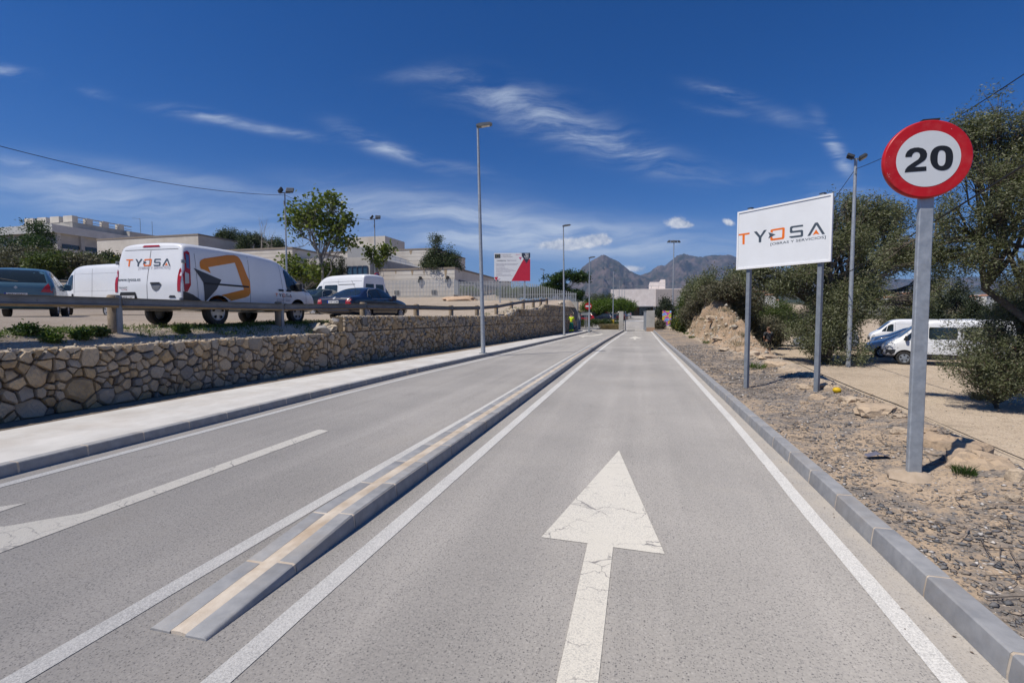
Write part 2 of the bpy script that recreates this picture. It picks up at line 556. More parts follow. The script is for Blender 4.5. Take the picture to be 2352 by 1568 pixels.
class MB:
    def __init__(s):
        s.v = []
        s.f = []

    def add(s, vs, fs):
        o = len(s.v)
        s.v += [tuple(p) for p in vs]
        s.f += [tuple(i + o for i in f) for f in fs]
        return s

    def box(s, c, d, M=None):
        x, y, z = d[0] / 2, d[1] / 2, d[2] / 2
        vs = [Vector((a, b, e)) for e in (-z, z) for a, b in ((-x, -y), (x, -y), (x, y), (-x, y))]
        if M is not None:
            vs = [M @ p for p in vs]
        vs = [p + Vector(c) for p in vs]
        return s.add(vs, [(3, 2, 1, 0), (4, 5, 6, 7), (0, 1, 5, 4), (1, 2, 6, 5), (2, 3, 7, 6), (3, 0, 4, 7)])

    def bevbox(s, c, d, b, M=None):
        """box with chamfered edges"""
        bm = bmesh.new()
        bmesh.ops.create_cube(bm, size=1)
        for q in bm.verts:
            q.co = Vector((q.co.x * d[0], q.co.y * d[1], q.co.z * d[2]))
        bmesh.ops.bevel(bm, geom=bm.edges[:], offset=b, segments=1, profile=0.5, affect='EDGES')
        vs = [(M @ q.co if M is not None else q.co) + Vector(c) for q in bm.verts]
        fs = [[q.index for q in f.verts] for f in bm.faces]
        bm.free()
        return s.add(vs, fs)

    def tube(s, pts, r, n=8, cap=True, ph=0.0):
        pts = [Vector(p) for p in pts]
        k = len(pts)
        rs = r if isinstance(r, (list, tuple)) else [r] * k
        vs, fs = [], []
        ref = None
        for i, p in enumerate(pts):
            d = (pts[min(i + 1, k - 1)] - pts[max(i - 1, 0)])
            d = d.normalized() if d.length > 1e-9 else Vector((0, 0, 1))
            if ref is None:
                ref = Vector((1, 0, 0)) if abs(d.x) < 0.8 else Vector((0, 1, 0))
            a = (ref - d * ref.dot(d)).normalized()
            ref = a
            b = d.cross(a)
            for j in range(n):
                t = 2 * math.pi * j / n + ph
                vs.append(p + (a * math.cos(t) + b * math.sin(t)) * rs[i])
        for i in range(k - 1):
            for j in range(n):
                fs.append((i * n + j, i * n + (j + 1) % n, (i + 1) * n + (j + 1) % n, (i + 1) * n + j))
        if cap:
            fs.append(tuple(range(n - 1, -1, -1)))
            fs.append(tuple((k - 1) * n + j for j in range(n)))
        return s.add(vs, fs)

    def lathe(s, prof, n=24, axis='y', c=(0, 0, 0)):
        """prof: (radius, offset along axis)"""
        vs, fs = [], []
        for r, h in prof:
            for j in range(n):
                t = 2 * math.pi * j / n
                a, b = r * math.cos(t), r * math.sin(t)
                p = {'y': (a, h, b), 'z': (a, b, h), 'x': (h, a, b)}[axis]
                vs.append((p[0] + c[0], p[1] + c[1], p[2] + c[2]))
        for i in range(len(prof) - 1):
            for j in range(n):
                fs.append((i * n + j, i * n + (j + 1) % n, (i + 1) * n + (j + 1) % n, (i + 1) * n + j))
        return s.add(vs, fs)

    def prism(s, poly, d0, d1, M=None):
        """poly in local XZ, extruded along Y from d0 to d1"""
        n = len(poly)
        vs = [Vector((p[0], d, p[1])) for d in (d0, d1) for p in poly]
        if M is not None:
            vs = [M @ p for p in vs]
        fs = [tuple(range(n)), tuple(range(2 * n - 1, n - 1, -1))]
        fs += [(i, i + n, (i + 1) % n + n, (i + 1) % n) for i in range(n)]
        return s.add(vs, fs)

    def blob(s, c, r, seed=0, sub=2, rough=0.25, M=None):
        bm = bmesh.new()
        bmesh.ops.create_icosphere(bm, subdivisions=sub, radius=1)
        off = Vector((seed * 3.17, seed * 1.31, seed * 7.7))
        vs = []
        for q in bm.verts:
            n = noise.noise(q.co * 1.6 + off) * rough * 2 + noise.noise(q.co * 4 + off) * rough * 0.7
            p = q.co * (1 + n)
            p = Vector((p.x * r[0], p.y * r[1], p.z * r[2]))
            vs.append((M @ p if M is not None else p) + Vector(c))
        fs = [[q.index for q in f.verts] for f in bm.faces]
        bm.free()
        return s.add(vs, fs)

    def mesh(s, name, origin=(0, 0, 0), smooth=False, fix=True):
        me = bpy.data.meshes.new(name)
        o = Vector(origin)
        me.from_pydata([Vector(p) - o for p in s.v], [], s.f)
        if fix:
            bm = bmesh.new()
            bm.from_mesh(me)
            bmesh.ops.recalc_face_normals(bm, faces=bm.faces)
            bm.to_mesh(me)
            bm.free()
        if smooth:
            me.shade_smooth()
            if smooth != 'all':
                me.set_sharp_from_angle(angle=R(smooth if smooth is not True else 40))
        return me


def link(name, me, mat=None, parent=None):
    o = bpy.data.objects.new(name, me)
    C.objects.link(o)
    if parent is not None:
        o.parent = parent
    if mat is not None and me is not None and not me.materials:
        me.materials.append(mat)
    return o


def part(name, mb, mat, parent=None, smooth=False, world=False, label=None, stuff=False, fix=True):
    org = parent.location if (world and parent is not None) else (0, 0, 0)
    if world and parent is not None and parent.parent is not None:
        org = parent.parent.location + parent.location
    me = mb if isinstance(mb, bpy.types.Mesh) else mb.mesh(name, org, smooth, fix)
    o = link(name, me, mat, parent)
    if label:
        o['label'] = label
    if stuff:
        o['kind'] = 'stuff'
    return o


def tag(o, label, cat, group=None):
    o['label'], o['category'] = label, cat
    if group:
        o['group'] = group
    return o


def thing(name, label, cat, loc=(0, 0, 0), rz=0.0, group=None):
    o = bpy.data.objects.new(name, None)
    C.objects.link(o)
    o.location = loc
    o.rotation_euler = (0, 0, rz)
    o.empty_display_size = 0.2
    return tag(o, label, cat, group)


def struct(name, mb, mat, smooth=False, parent=None):
    o = part(name, mb, mat, parent, smooth)
    if parent is None:
        o['kind'] = 'structure'
    return o


def copy_tree(o, parent=None):
    c = o.copy()
    C.objects.link(c)
    c.parent = parent
    for ch in list(o.children):
        copy_tree(ch, c)
    return c


def fastmesh(name, V, Fq, smooth=False):
    """numpy quads or triangles -> mesh"""
    me = bpy.data.meshes.new(name)
    V = np.asarray(V, dtype=np.float32)
    Fq = np.asarray(Fq, dtype=np.int32)
    k = Fq.shape[1]
    me.vertices.add(len(V))
    me.vertices.foreach_set('co', V.ravel())
    me.loops.add(Fq.size)
    me.loops.foreach_set('vertex_index', Fq.ravel())
    me.polygons.add(len(Fq))
    me.polygons.foreach_set('loop_start', np.arange(0, Fq.size, k, dtype=np.int32))
    if smooth:
        me.polygons.foreach_set('use_smooth', np.ones(len(Fq), dtype=bool))
    me.update()
    return me


def gridmesh(name, xs, ys, fn, smooth=True):
    nx, ny = len(xs), len(ys)
    V = [fn(x, y) for y in ys for x in xs]
    i = np.arange(nx * ny).reshape(ny, nx)
    q = np.stack([i[:-1, :-1], i[:-1, 1:], i[1:, 1:], i[1:, :-1]], -1).reshape(-1, 4)
    return fastmesh(name, V, q, smooth)


def flat(mb, poly, z):
    """flat polygon on the ground, poly as (x,y)"""
    mb.add([(x, y, z(x, y) if callable(z) else z) for x, y in poly], [tuple(range(len(poly)))])

# a scratch scene so that helper shapes are evaluated without touching the real one
WORK = bpy.data.scenes.new('scratch')


def evaluated(o):
    vl = WORK.view_layers[0]
    vl.update()
    return o.evaluated_get(vl.depsgraph)


# ------------------------------------------------------------------ the lie of the land


def road_z(y):
    return 1.75 * sstep(52, 165, y) + 0.0 * y


def kerb_x(y):
    return interp(y, [(-8, -6.45), (3, -6.45), (9, -6.47), (13, -6.40), (17, -6.20), (21, -6.0), (32, -5.57), (47, -5.08), (54, -4.85)])


def walk_in(y):
    return interp(y, [(-8, -8.4), (8, -8.4), (12, -8.25), (17, -7.8), (24, -7.3), (35, -6.75), (44, -6.35), (54, -5.95)])


def wall_x(y):
    return interp(y, [(-8, -9.1), (8, -9.1), (16, -9.05), (20, -8.75), (25, -8.3), (35, -7.5), (44.5, -6.82), (54, -6.3)])


def rail_x(y):
    return wall_x(y) - 0.92


def lot_f(y):
    return interp(y, [(-20, 1.2), (8, 1.38), (14, 1.45), (20, 1.50), (27, 1.62), (33, 2.0), (40, 2.5), (46, 2.85), (54, 3.5), (62, 4.3), (75, 4.9), (100, 7), (140, 9)])


TIERS = [(-8, 53, 0.10, 1.18), (13.6, 53, 1.18, 1.70), (31, 53, 1.70, 2.17), (38.5, 53, 2.17, 2.62)]


def tier_top(y):
    z = 1.18
    for a, b, z0, z1 in TIERS[1:]:
        if y > a:
            z = z1
    return z


def lot_z(x, y):
    xr = rail_x(y)
    base = lot_f(y)
    if x < xr:
        d = xr - x
        k = 0.25 * sstep(0, 9, d) * (1 - sstep(25, 40, y))
        k += 3.2 * sstep(-30, -52, x) * (1 - sstep(40, 52, y)) + 8 * sstep(-58, -110, x)
        return base + k + 0.03 * noise.noise(Vector((x * 0.35, y * 0.35, 0)))
    t = (x - xr) / max(0.01, wall_x(y) - 0.3 - xr)
    edge = min(tier_top(y) - 0.03, base)
    return base + (edge - base) * min(1, max(0, t)) ** 1.3 + 0.02 * noise.noise(Vector((x * 1.5, y * 1.5, 3)))


KX = 1.66            # foot of the right kerb


def kerb_r(y):
    return KX + interp(y, [(-8, 0.0), (6, 0.04), (18, 0.0), (30, -0.08), (50, -0.1), (60, -0.1)])


def berm_h(x, y):
    """the long bank of spoil right of the road"""
    cx = interp(y, [(13, 4.2), (20, 4.4), (28, 4.95), (36, 5.5), (46, 6.2), (60, 6.2)])
    h = interp(y, [(13.5, 0.0), (17, 0.08), (20, 0.17), (23, 0.38), (26, 0.85), (30, 1.6), (34, 2.4), (40, 2.7), (46, 2.5), (50, 2.0), (57, 1.5), (64, 0.6), (80, 0.2)])
    wl = interp(y, [(13, 0.7), (20, 0.9), (28, 1.35), (36, 1.8), (46, 2.0), (60, 2.4)])
    d = x - cx
    w = wl if d < 0 else interp(y, [(20, 0.8), (30, 1.0), (36, 1.4), (46, 2.2)])
    k = max(0.0, 1 - abs(d) / w)
    return h * min(0.86, (k * k * (3 - 2 * k)) ** 0.62) / 0.86


def right_z(x, y):
    drop = interp(y, [(-8, -0.55), (6, -0.75), (14, -0.9), (60, -0.9), (100, -0.6)])
    edge = interp(y, [(-8, 3.3), (4, 3.25), (9, 3.6), (14, 4.0), (18, 4.2), (26, 5.0), (60, 6.2)])
    k = kerb_r(y)
    zr = interp(y, [(-8, 0.30), (6, 0.28), (9, 0.36), (14, 0.34), (20, 0.3), (60, 0.2)])
    if x < edge:
        t = max(0.0, (x - k - 0.3) / (edge - k - 0.3))
        z = 0.12 + (zr - 0.12) * t ** 2.2
    else:
        t = sstep(0, 2.0, x - edge)
        z = zr + (drop - zr) * t
    b = berm_h(x, y)
    n = noise.noise(Vector((x * 0.9, y * 0.9, 5)))
    if b > 0.02:
        q = Vector((x * 0.8 + y * 0.25, y * 0.55, 8))
        gul = abs(noise.noise(q)) * 1.1 + 0.5 * abs(noise.noise(q * 2.3)) + 0.22 * noise.noise(q * 6) + 0.12 * noise.noise(q * 13)
        st = 0.10 * math.sin((z + b) * 9 + 3 * noise.noise(q * 1.5))
        z += b * (0.92 + 0.22 * n) + min(1, b) * ((1.0 if x < 5.6 else 0.5) * (gul - 0.5) + st * 0.9) + 0.35 * min(1, b) * noise.noise(Vector((y * 0.55, 3, x * 0.2)))
    if x > k + 0.4:
        z += 0.02 * noise.noise(Vector((x * 2.1, y * 2.1, 7))) + 0.05 * n * sstep(0.4, 1.6, x - k) * (1 - sstep(6, 9, x))
    z += 0.008 * (x - 20) * (x > 20)
    return z + road_z(y) * sstep(70, 120, y)


# ground to the horizon, far below the terraces
gm = gridmesh('ground', [-9000, -600, -120, -40, 0, 30, 80, 300, 900, 9000], [-3000, -300, -60, 0, 60, 160, 200, 500, 1500, 4000, 12000],
              lambda x, y: (x, y, -1.4 if (y < 175 or abs(x) < 200) else -1.4 - 0.0 * y))
EARTH = soil('dry valley earth', [(0.25, (0.13, 0.115, 0.075)), (0.5, (0.20, 0.165, 0.11)), (0.75, (0.28, 0.23, 0.16))], 0.05)
struct('ground', gm, EARTH)

ys = list(np.arange(-8, 60, 0.8)) + list(np.arange(60, 181, 4))
# road sheet
rm = gridmesh('road', [-6.62, -5, -3, -1, 1, 1.8], ys, lambda x, y: ((kerb_x(min(y, 53)) - 0.1 if x < -6 else (kerb_r(y) + 0.06 if x > 1.7 else x)), y, road_z(y)))
struct('road', rm, ASPH)
# asphalt of the car park past the gate
pmh = gridmesh('parking_area', [-60, -40, -25, -15, -9, -5.0], [y for y in ys if y > 53.2], lambda x, y: (x, y, road_z(y) - 0.004))
struct('parking_area', pmh, ASPH)

# dirt car park on the terrace
DIRT = soil('pale dirt', [(0.25, (0.30, 0.235, 0.175)), (0.5, (0.42, 0.345, 0.27)), (0.72, (0.51, 0.44, 0.36))], 0.8,
            [(0.0, (0.22, 0.2, 0.18)), (0.5, (0.42, 0.36, 0.29)), (1.0, (0.6, 0.56, 0.5))], 0.6, 0.02)
tx = [0.3, 0.45, 0.6, 0.75, 0.92, 1.1, 1.5, 2.2, 3, 4, 5.5, 7.5, 10, 14, 19, 26, 36, 50, 80, 140]
ty = list(np.arange(-8, 52.6, 0.7)) + [52.9]
lm = gridmesh('dirt_lot', tx, ty, lambda d, y: (wall_x(y) - d, y, lot_z(wall_x(y) - d, y)))
struct('dirt_lot', lm, DIRT)
ty2 = [52.9, 54, 56, 58, 61, 65, 70, 80, 95, 120, 140]
lm2 = gridmesh('hillside', [8.2, 9, 11, 14, 19, 26, 36, 50, 80, 140], ty2, lambda d, y: (wall_x(52.9) - d + 0.35, y, lot_z(wall_x(52.9) - d - 1, y) - 0.02 - (0.0 if d > 9 else 0.0)))
struct('hillside', lm2, DIRT)

# gravel verge and sandy lot right of the road
GRAV = soil('slate gravel and earth', [(0.30, (0.13, 0.12, 0.115)), (0.46, (0.21, 0.185, 0.165)), (0.55, (0.37, 0.285, 0.205)), (0.78, (0.46, 0.37, 0.28))], 1.0,
            [(0.0, (0.075, 0.08, 0.09)), (0.45, (0.17, 0.17, 0.18)), (0.7, (0.28, 0.24, 0.2)), (0.9, (0.48, 0.40, 0.32)), (1.0, (0.62, 0.58, 0.55))], 1.0, 0.03)
SAND = soil('pale sandy earth', [(0.30, (0.23, 0.19, 0.145)), (0.46, (0.38, 0.31, 0.235)), (0.62, (0.44, 0.365, 0.28)), (0.75, (0.52, 0.445, 0.35))], 0.7,
            [(0.0, (0.13, 0.115, 0.10)), (0.35, (0.22, 0.185, 0.15)), (0.6, (0.45, 0.36, 0.27)), (1.0, (0.6, 0.52, 0.43))], 0.9, 0.03)
ys3 = list(np.arange(-8, 64, 0.32))
vm = gridmesh('gravel_verge', [0, 0.05, 0.2, 0.4, 0.6, 0.8, 1.0, 1.2, 1.4, 1.6, 1.75, 1.9], ys3,
              lambda d, y: (kerb_r(y) + 0.15 + d, y, right_z(kerb_r(y) + 0.15 + d, y)))
struct('gravel_verge', vm, GRAV)
xs3 = [1.88] + list(np.arange(2.02, 7.0, 0.18)) + [7.1, 7.5, 8, 9, 11, 13, 16, 20, 26, 34, 44, 60, 90]
ys4 = list(np.arange(-8, 14, 0.32)) + list(np.arange(14, 52, 0.2)) + list(np.arange(52, 64, 0.4)) + list(np.arange(64, 130, 3))
sm = gridmesh('sandy_lot', xs3, ys4, lambda d, y: (kerb_r(y) + 0.15 + d, y, right_z(kerb_r(y) + 0.15 + d, y)))
BANK = soil('eroded bank earth', [(0.28, (0.20, 0.155, 0.115)), (0.42, (0.36, 0.27, 0.185)), (0.52, (0.45, 0.315, 0.205)), (0.62, (0.42, 0.36, 0.29)), (0.75, (0.54, 0.47, 0.385))], 1.0,
            [(0.0, (0.12, 0.105, 0.09)), (0.3, (0.26, 0.22, 0.18)), (0.6, (0.46, 0.37, 0.28)), (1.0, (0.62, 0.56, 0.48))], 1.0, 0.06)
sm.materials.append(SAND)
sm.materials.append(BANK)
for p_ in sm.polygons:
    c_ = p_.center
    if berm_h(c_.x, c_.y) > 0.10 + 0.08 * noise.noise(Vector((c_.x * 2, c_.y * 2, 1))):
        p_.material_index = 1
struct('sandy_lot', sm, SAND)
sm2 = gridmesh('roadside_strip', [0, 0.4, 0.9, 1.4, 1.92], list(np.arange(63.6, 170, 4)), lambda d, y: (kerb_r(y) + 0.15 + d, y, right_z(kerb_r(y) + 0.15 + d, y) + 0.0))
struct('roadside_strip', sm2, SAND)

# ------------------------------------------------------------------ pavement, kerbs, island
sw = MB()
yy = list(np.arange(-8, 53.1, 1.0))
n = len(yy)
sw.add([(kerb_x(y) - 0.135, y, 0.126) for y in yy] + [(walk_in(y) + 0.03 * noise.noise(Vector((0, y * 2, 0))), y, 0.130) for y in yy],
       [(i, i + 1, n + i + 1, n + i) for i in range(n - 1)])
struct('pavement', sw, PAVE)
ds = MB()
ds.add([(walk_in(y) + 0.05, y, 0.122) for y in yy] + [((walk_in(y) + wall_x(y)) / 2, y, 0.115 + 0.02 * noise.noise(Vector((1, y, 0)))) for y in yy] +
       [(wall_x(y) - 0.3, y, 0.105) for y in yy],
       [(k * n + i, k * n + i + 1, (k + 1) * n + i + 1, (k + 1) * n + i) for k in (0, 1) for i in range(n - 1)])
struct('dirt_strip', ds, soil('brown earth', [(0.3, (0.17, 0.135, 0.10)), (0.7, (0.28, 0.23, 0.18))], 1.2), True)

BL = 0.69


def kerb_profile(side, w=0.135, h=0.13):
    """cross section of a kerb stone, side=+1: road lies at +x"""
    p = [(0, 0.0), (0.0, h * 0.25), (-0.012, h - 0.010), (-0.022, h), (-w, h), (-w, 0)]
    return [(a * side, b) for a, b in p]


def kerb_mesh(side, w=0.135, h=0.13, L=BL - 0.018):
    mb = MB()
    pr = kerb_profile(side, w, h)
    k = len(pr)
    e = 0.006
    rings = [(-L / 2, 0.004), (-L / 2 + e, 0), (L / 2 - e, 0), (L / 2, 0.004)]
    vs = []
    for y, s_ in rings:
        cx = -side * w / 2
        for a, b in pr:
            vs.append((a + (cx - a) * s_ * 6, y, b - (b > 0) * s_ * 0.6))
    fs = [(i * k + j, i * k + (j + 1) % k, (i + 1) * k + (j + 1) % k, (i + 1) * k + j) for i in range(3) for j in range(k)]
    fs += [tuple(range(k)), tuple(3 * k + j for j in range(k - 1, -1, -1))]
    mb.add(vs, fs)
    return mb


def kerb_run(name, side, xf, y0, y1, zf, nind, h=0.13):
    root = bpy.data.objects.new(name, None)
    C.objects.link(root)
    root['kind'] = 'structure'
    me = kerb_mesh(side, h=h).mesh('kerb_stone', smooth=35)
    me.materials.append(KERB)
    far = MB()
    y, k = y0, 0
    while y < y1:
        yc = y + BL / 2
        a = math.atan2(xf(yc + 0.3) - xf(yc - 0.3), 0.6)
        loc = (xf(yc) + random.uniform(-0.003, 0.003), yc, zf(yc) + random.uniform(-0.002, 0.002))
        if k < nind:
            o = link('kerb_stone', me, None, root)
            o.location = loc
            o.rotation_euler = (0, 0, -a)
        else:
            tmp = kerb_mesh(side, h=h)
            M = Matrix.Translation(loc) @ Matrix.Rotation(-a, 4, 'Z')
            far.add([M @ Vector(p) for p in tmp.v], tmp.f)
        y += BL
        k += 1
    if far.v:
        part('distant_kerb_stones', far, KERB, root, 35, stuff=True)
    # mortar bed that shows in the joints
    mo = MB()
    yq = list(np.arange(y0, min(y, y1 + 0.5), 0.35))
    pr = kerb_profile(side, 0.131, h)
    vs = []
    for q in yq:
        for a, b in pr:
            vs.append((xf(q) + a - side * 0.003, q, zf(q) + max(0, b - 0.003)))
    kk = len(pr)
    mo.add(vs, [(i * kk + j, i * kk + (j + 1) % kk, (i + 1) * kk + (j + 1) % kk, (i + 1) * kk + j) for i in range(len(yq) - 1) for j in range(kk)])
    part('mortar_bed', mo, MORTAR, root)
    return root


kerb_run('left_kerb', 1, kerb_x, -1.2, 53, lambda y: 0.0, 34, 0.127)
kerb_run('right_kerb', -1, kerb_r, 0.62, 75, road_z, 36, 0.138)

# traffic island: two rows of kerb stones, a band of mortar between, a ramped nose
IR, IL = -2.165, -2.545


def isl_x(y, side):
    o = interp(y, [(0, 0), (18, 0), (30, 0.12), (44, 0.42), (52, 0.62), (58, 0.7)])
    return (IR if side > 0 else IL) + o * (1.0 if side > 0 else 1.0)


def isl_h(y):
    return interp(y, [(1.95, 0.016), (2.64, 0.066), (3.33, 0.122), (4.1, 0.135), (60, 0.135)])


isl = bpy.data.objects.new('traffic_island', None)
C.objects.link(isl)
isl['kind'] = 'structure'
y, k = 1.96, 0
farl = MB()
while y < 55:
    for side in (1, -1):
        sk = -0.035 if (side < 0 and k) else 0.0
        g = 0.009
        L0, L1 = y + (g if k else 0.0) + sk, y + BL - g + (-0.035 if side < 0 else 0)
        ring = []
        for q in (L0, L0 + 0.006, L1 - 0.006, L1):
            h = isl_h(q) - (0.004 if q in (L0, L1) else 0)
            x0 = isl_x(q, side)
            w = 0.137
            ring.append([(x0, q, 0), (x0 - side * 0.002, q, h * 0.4), (x0 - side * 0.013, q, h - 0.012 * min(1, h * 12)), (x0 - side * 0.026, q, h),
                         (x0 - side * w, q, h - 0.002), (x0 - side * w, q, 0)])
        mb = farl if k >= 34 else MB()
        kk = 6
        mb.add([p for r_ in ring for p in r_], [(i * kk + j, i * kk + (j + 1) % kk, (i + 1) * kk + (j + 1) % kk, (i + 1) * kk + j) for i in range(3) for j in range(kk)]
               + [tuple(range(kk)), tuple(3 * kk + j for j in range(kk - 1, -1, -1))])
        if k < 34:
            part('kerb_stone', mb, KERB, isl, 35)
    y += BL
    k += 1
part('distant_kerb_stones', farl, KERB, isl, 35, stuff=True)
mo = MB()
yq = list(np.arange(1.966, 55, 0.12))
vs = []
for q in yq:
    h = isl_h(q)
    a, b = isl_x(q, -1), isl_x(q, 1)
    jit = 0.003 * noise.noise(Vector((q * 6, 0, 0)))
    vs += [(a + 0.005, q, 0), (a + 0.014, q, h - 0.010), (a + 0.03, q, h - 0.0045), (a + 0.13, q, h - 0.005), (a + 0.142, q, h - 0.003 + jit),
           ((a + b) / 2, q, h + 0.001 + jit), (b - 0.142, q, h - 0.003 - jit), (b - 0.13, q, h - 0.005), (b - 0.03, q, h - 0.0045), (b - 0.014, q, h - 0.010), (b - 0.005, q, 0)]
kk = 11
mo.add(vs, [(i * kk + j, i * kk + j + 1, (i + 1) * kk + j + 1, (i + 1) * kk + j) for i in range(len(yq) - 1) for j in range(kk - 1)] + [tuple(range(kk))])
part('mortar_band', mo, MORTAR, isl)

# ------------------------------------------------------------------ painted markings (sheets 4 mm above the asphalt)


def line_strip(name, xf, w, y0, y1, mat=None):
    mb = MB()
    yq = list(np.arange(y0, y1, 0.25)) + [y1]
    for i, q in enumerate(yq):
        j = 0.006 * noise.noise(Vector((q * 2.3, 3, 0)))
        mb.v += [(xf(q) + j, q, road_z(q) + 0.004), (xf(q) + w + j * 0.6 + 0.004 * noise.noise(Vector((q * 5, 9, 0))), q, road_z(q) + 0.004)]
        if i:
            a = 2 * i
            mb.f.append((a - 2, a - 1, a + 1, a))
    o = struct(name, mb, mat or LINE)
    return o


line_strip('edge_line', lambda y: kerb_x(y) + 0.23 + 0.02 * sstep(8, 14, y), 0.13, -4, 52)
line_strip('edge_line', lambda y: isl_x(y, -1) - 0.315 + 0.06 * sstep(3, 9, y), 0.13, -1, 55)
line_strip('edge_line', lambda y: isl_x(y, 1) + 0.222, 0.135, -1, 55)
line_strip('edge_line', lambda y: kerb_r(y) - 0.31 + 0.05 * sstep(4, 9, y), 0.12, -1, 100)
ar = MB()
flat(ar, [(-0.345, 0.4), (-0.157, 0.4), (-0.157, 3.545), (0.205, 3.53), (-0.215, 6.17), (-0.70, 3.57), (-0.345, 3.56)], 0.0042)
struct('lane_arrow', ar, ARROWP)
ar2 = MB()
flat(ar2, [(-4.61, 6.2), (-4.61, 3.02), (-4.93, 2.66), (-5.30, 2.52), (-5.36, 3.06), (-6.05, 2.36), (-5.36, 1.7), (-5.33, 2.28), (-4.75, 2.2), (-4.62, 1.9), (-4.62, 0.8), (-4.41, 0.8), (-4.40, 6.15)], 0.0042)
struct('lane_arrow', ar2, ARROWP)
ar3 = MB()
flat(ar3, [(-0.3, 35.5), (-0.15, 35.5), (-0.15, 37.5), (0.25, 37.5), (-0.22, 41.5), (-0.7, 37.5), (-0.3, 37.5)], 0.0042)
struct('lane_arrow', ar3, ARROWP)
ar4 = MB()
flat(ar4, [(-3.35, 46.5), (-3.55, 44.0), (-3.9, 42.4), (-4.3, 41.8), (-4.25, 43.4), (-4.85, 40.6), (-4.2, 38.2), (-4.25, 40.2), (-3.5, 40.9), (-3.2, 43.5), (-3.15, 46.5)], 0.0042)
struct('lane_arrow', ar4, ARROWP)
gr = MB()
gr.box((-0.1, 56.2, road_z(56.2) + 0.002), (3.4, 0.12, 0.012))
struct('gate_track', gr, pm('dark track steel', (0.1, 0.1, 0.1), 0.6))
# ------------------------------------------------------------------ gabion wall: every stone cut to fit its neighbours


def voronoi(pts, x0, x1, y0, y1, kmax=26):
    W = [p[2] ** 2 if len(p) > 2 else 0.0 for p in pts]
    P = np.array([p[:2] for p in pts])
    cells = []
    order_cell = max(0.2, (x1 - x0) / 60)
    for i, p in enumerate(P):
        d2 = ((P - p) ** 2).sum(1)
        nb = np.argsort(d2)[1:kmax]
        poly = [(max(x0, p[0] - 1), max(y0, p[1] - 1)), (min(x1, p[0] + 1), max(y0, p[1] - 1)), (min(x1, p[0] + 1), min(y1, p[1] + 1)), (max(x0, p[0] - 1), min(y1, p[1] + 1))]
        for j in nb:
            q = P[j]
            nx, ny = q[0] - p[0], q[1] - p[1]
            k_ = min(0.93, max(0.07, 0.5 + (W[i] - W[j]) / (2 * (nx * nx + ny * ny) + 1e-9)))
            mx, my = p[0] + nx * k_, p[1] + ny * k_
            out = []
            for a, b in zip(poly, poly[1:] + poly[:1]):
                da = (a[0] - mx) * nx + (a[1] - my) * ny
                db = (b[0] - mx) * nx + (b[1] - my) * ny
                if da <= 0:
                    out.append(a)
                if (da < 0) != (db < 0) and abs(da - db) > 1e-12:
                    t = da / (da - db)
                    out.append((a[0] + (b[0] - a[0]) * t, a[1] + (b[1] - a[1]) * t))
            poly = out
            if len(poly) < 3:
                break
        cells.append(poly)
    return cells


def darts(x0, x1, y0, y1, rmin, rmax, tries, ar=1.0, seed=1):
    rnd = random.Random(seed)
    pts = []
    grid = {}
    g = rmax * 2
    for k in range(tries):
        x, y = rnd.uniform(x0, x1), rnd.uniform(y0, y1)
        t = k / tries
        r = rmin + (rmax - rmin) * (rnd.random() ** 1.6) * (1 - t) ** 0.9
        ok = True
        cx, cy = int(x // g), int(y // g)
        for a in (-1, 0, 1):
            for b in (-1, 0, 1):
                for (qx, qy, qr) in grid.get((cx + a, cy + b), ()):
                    if ((qx - x) ** 2 + ((qy - y) * ar) ** 2) < (r + qr) ** 2:
                        ok = False
                        break
                if not ok:
                    break
            if not ok:
                break
        if ok:
            pts.append((x, y, r * 0.95))
            grid.setdefault((cx, cy), []).append((x, y, r))
    return pts


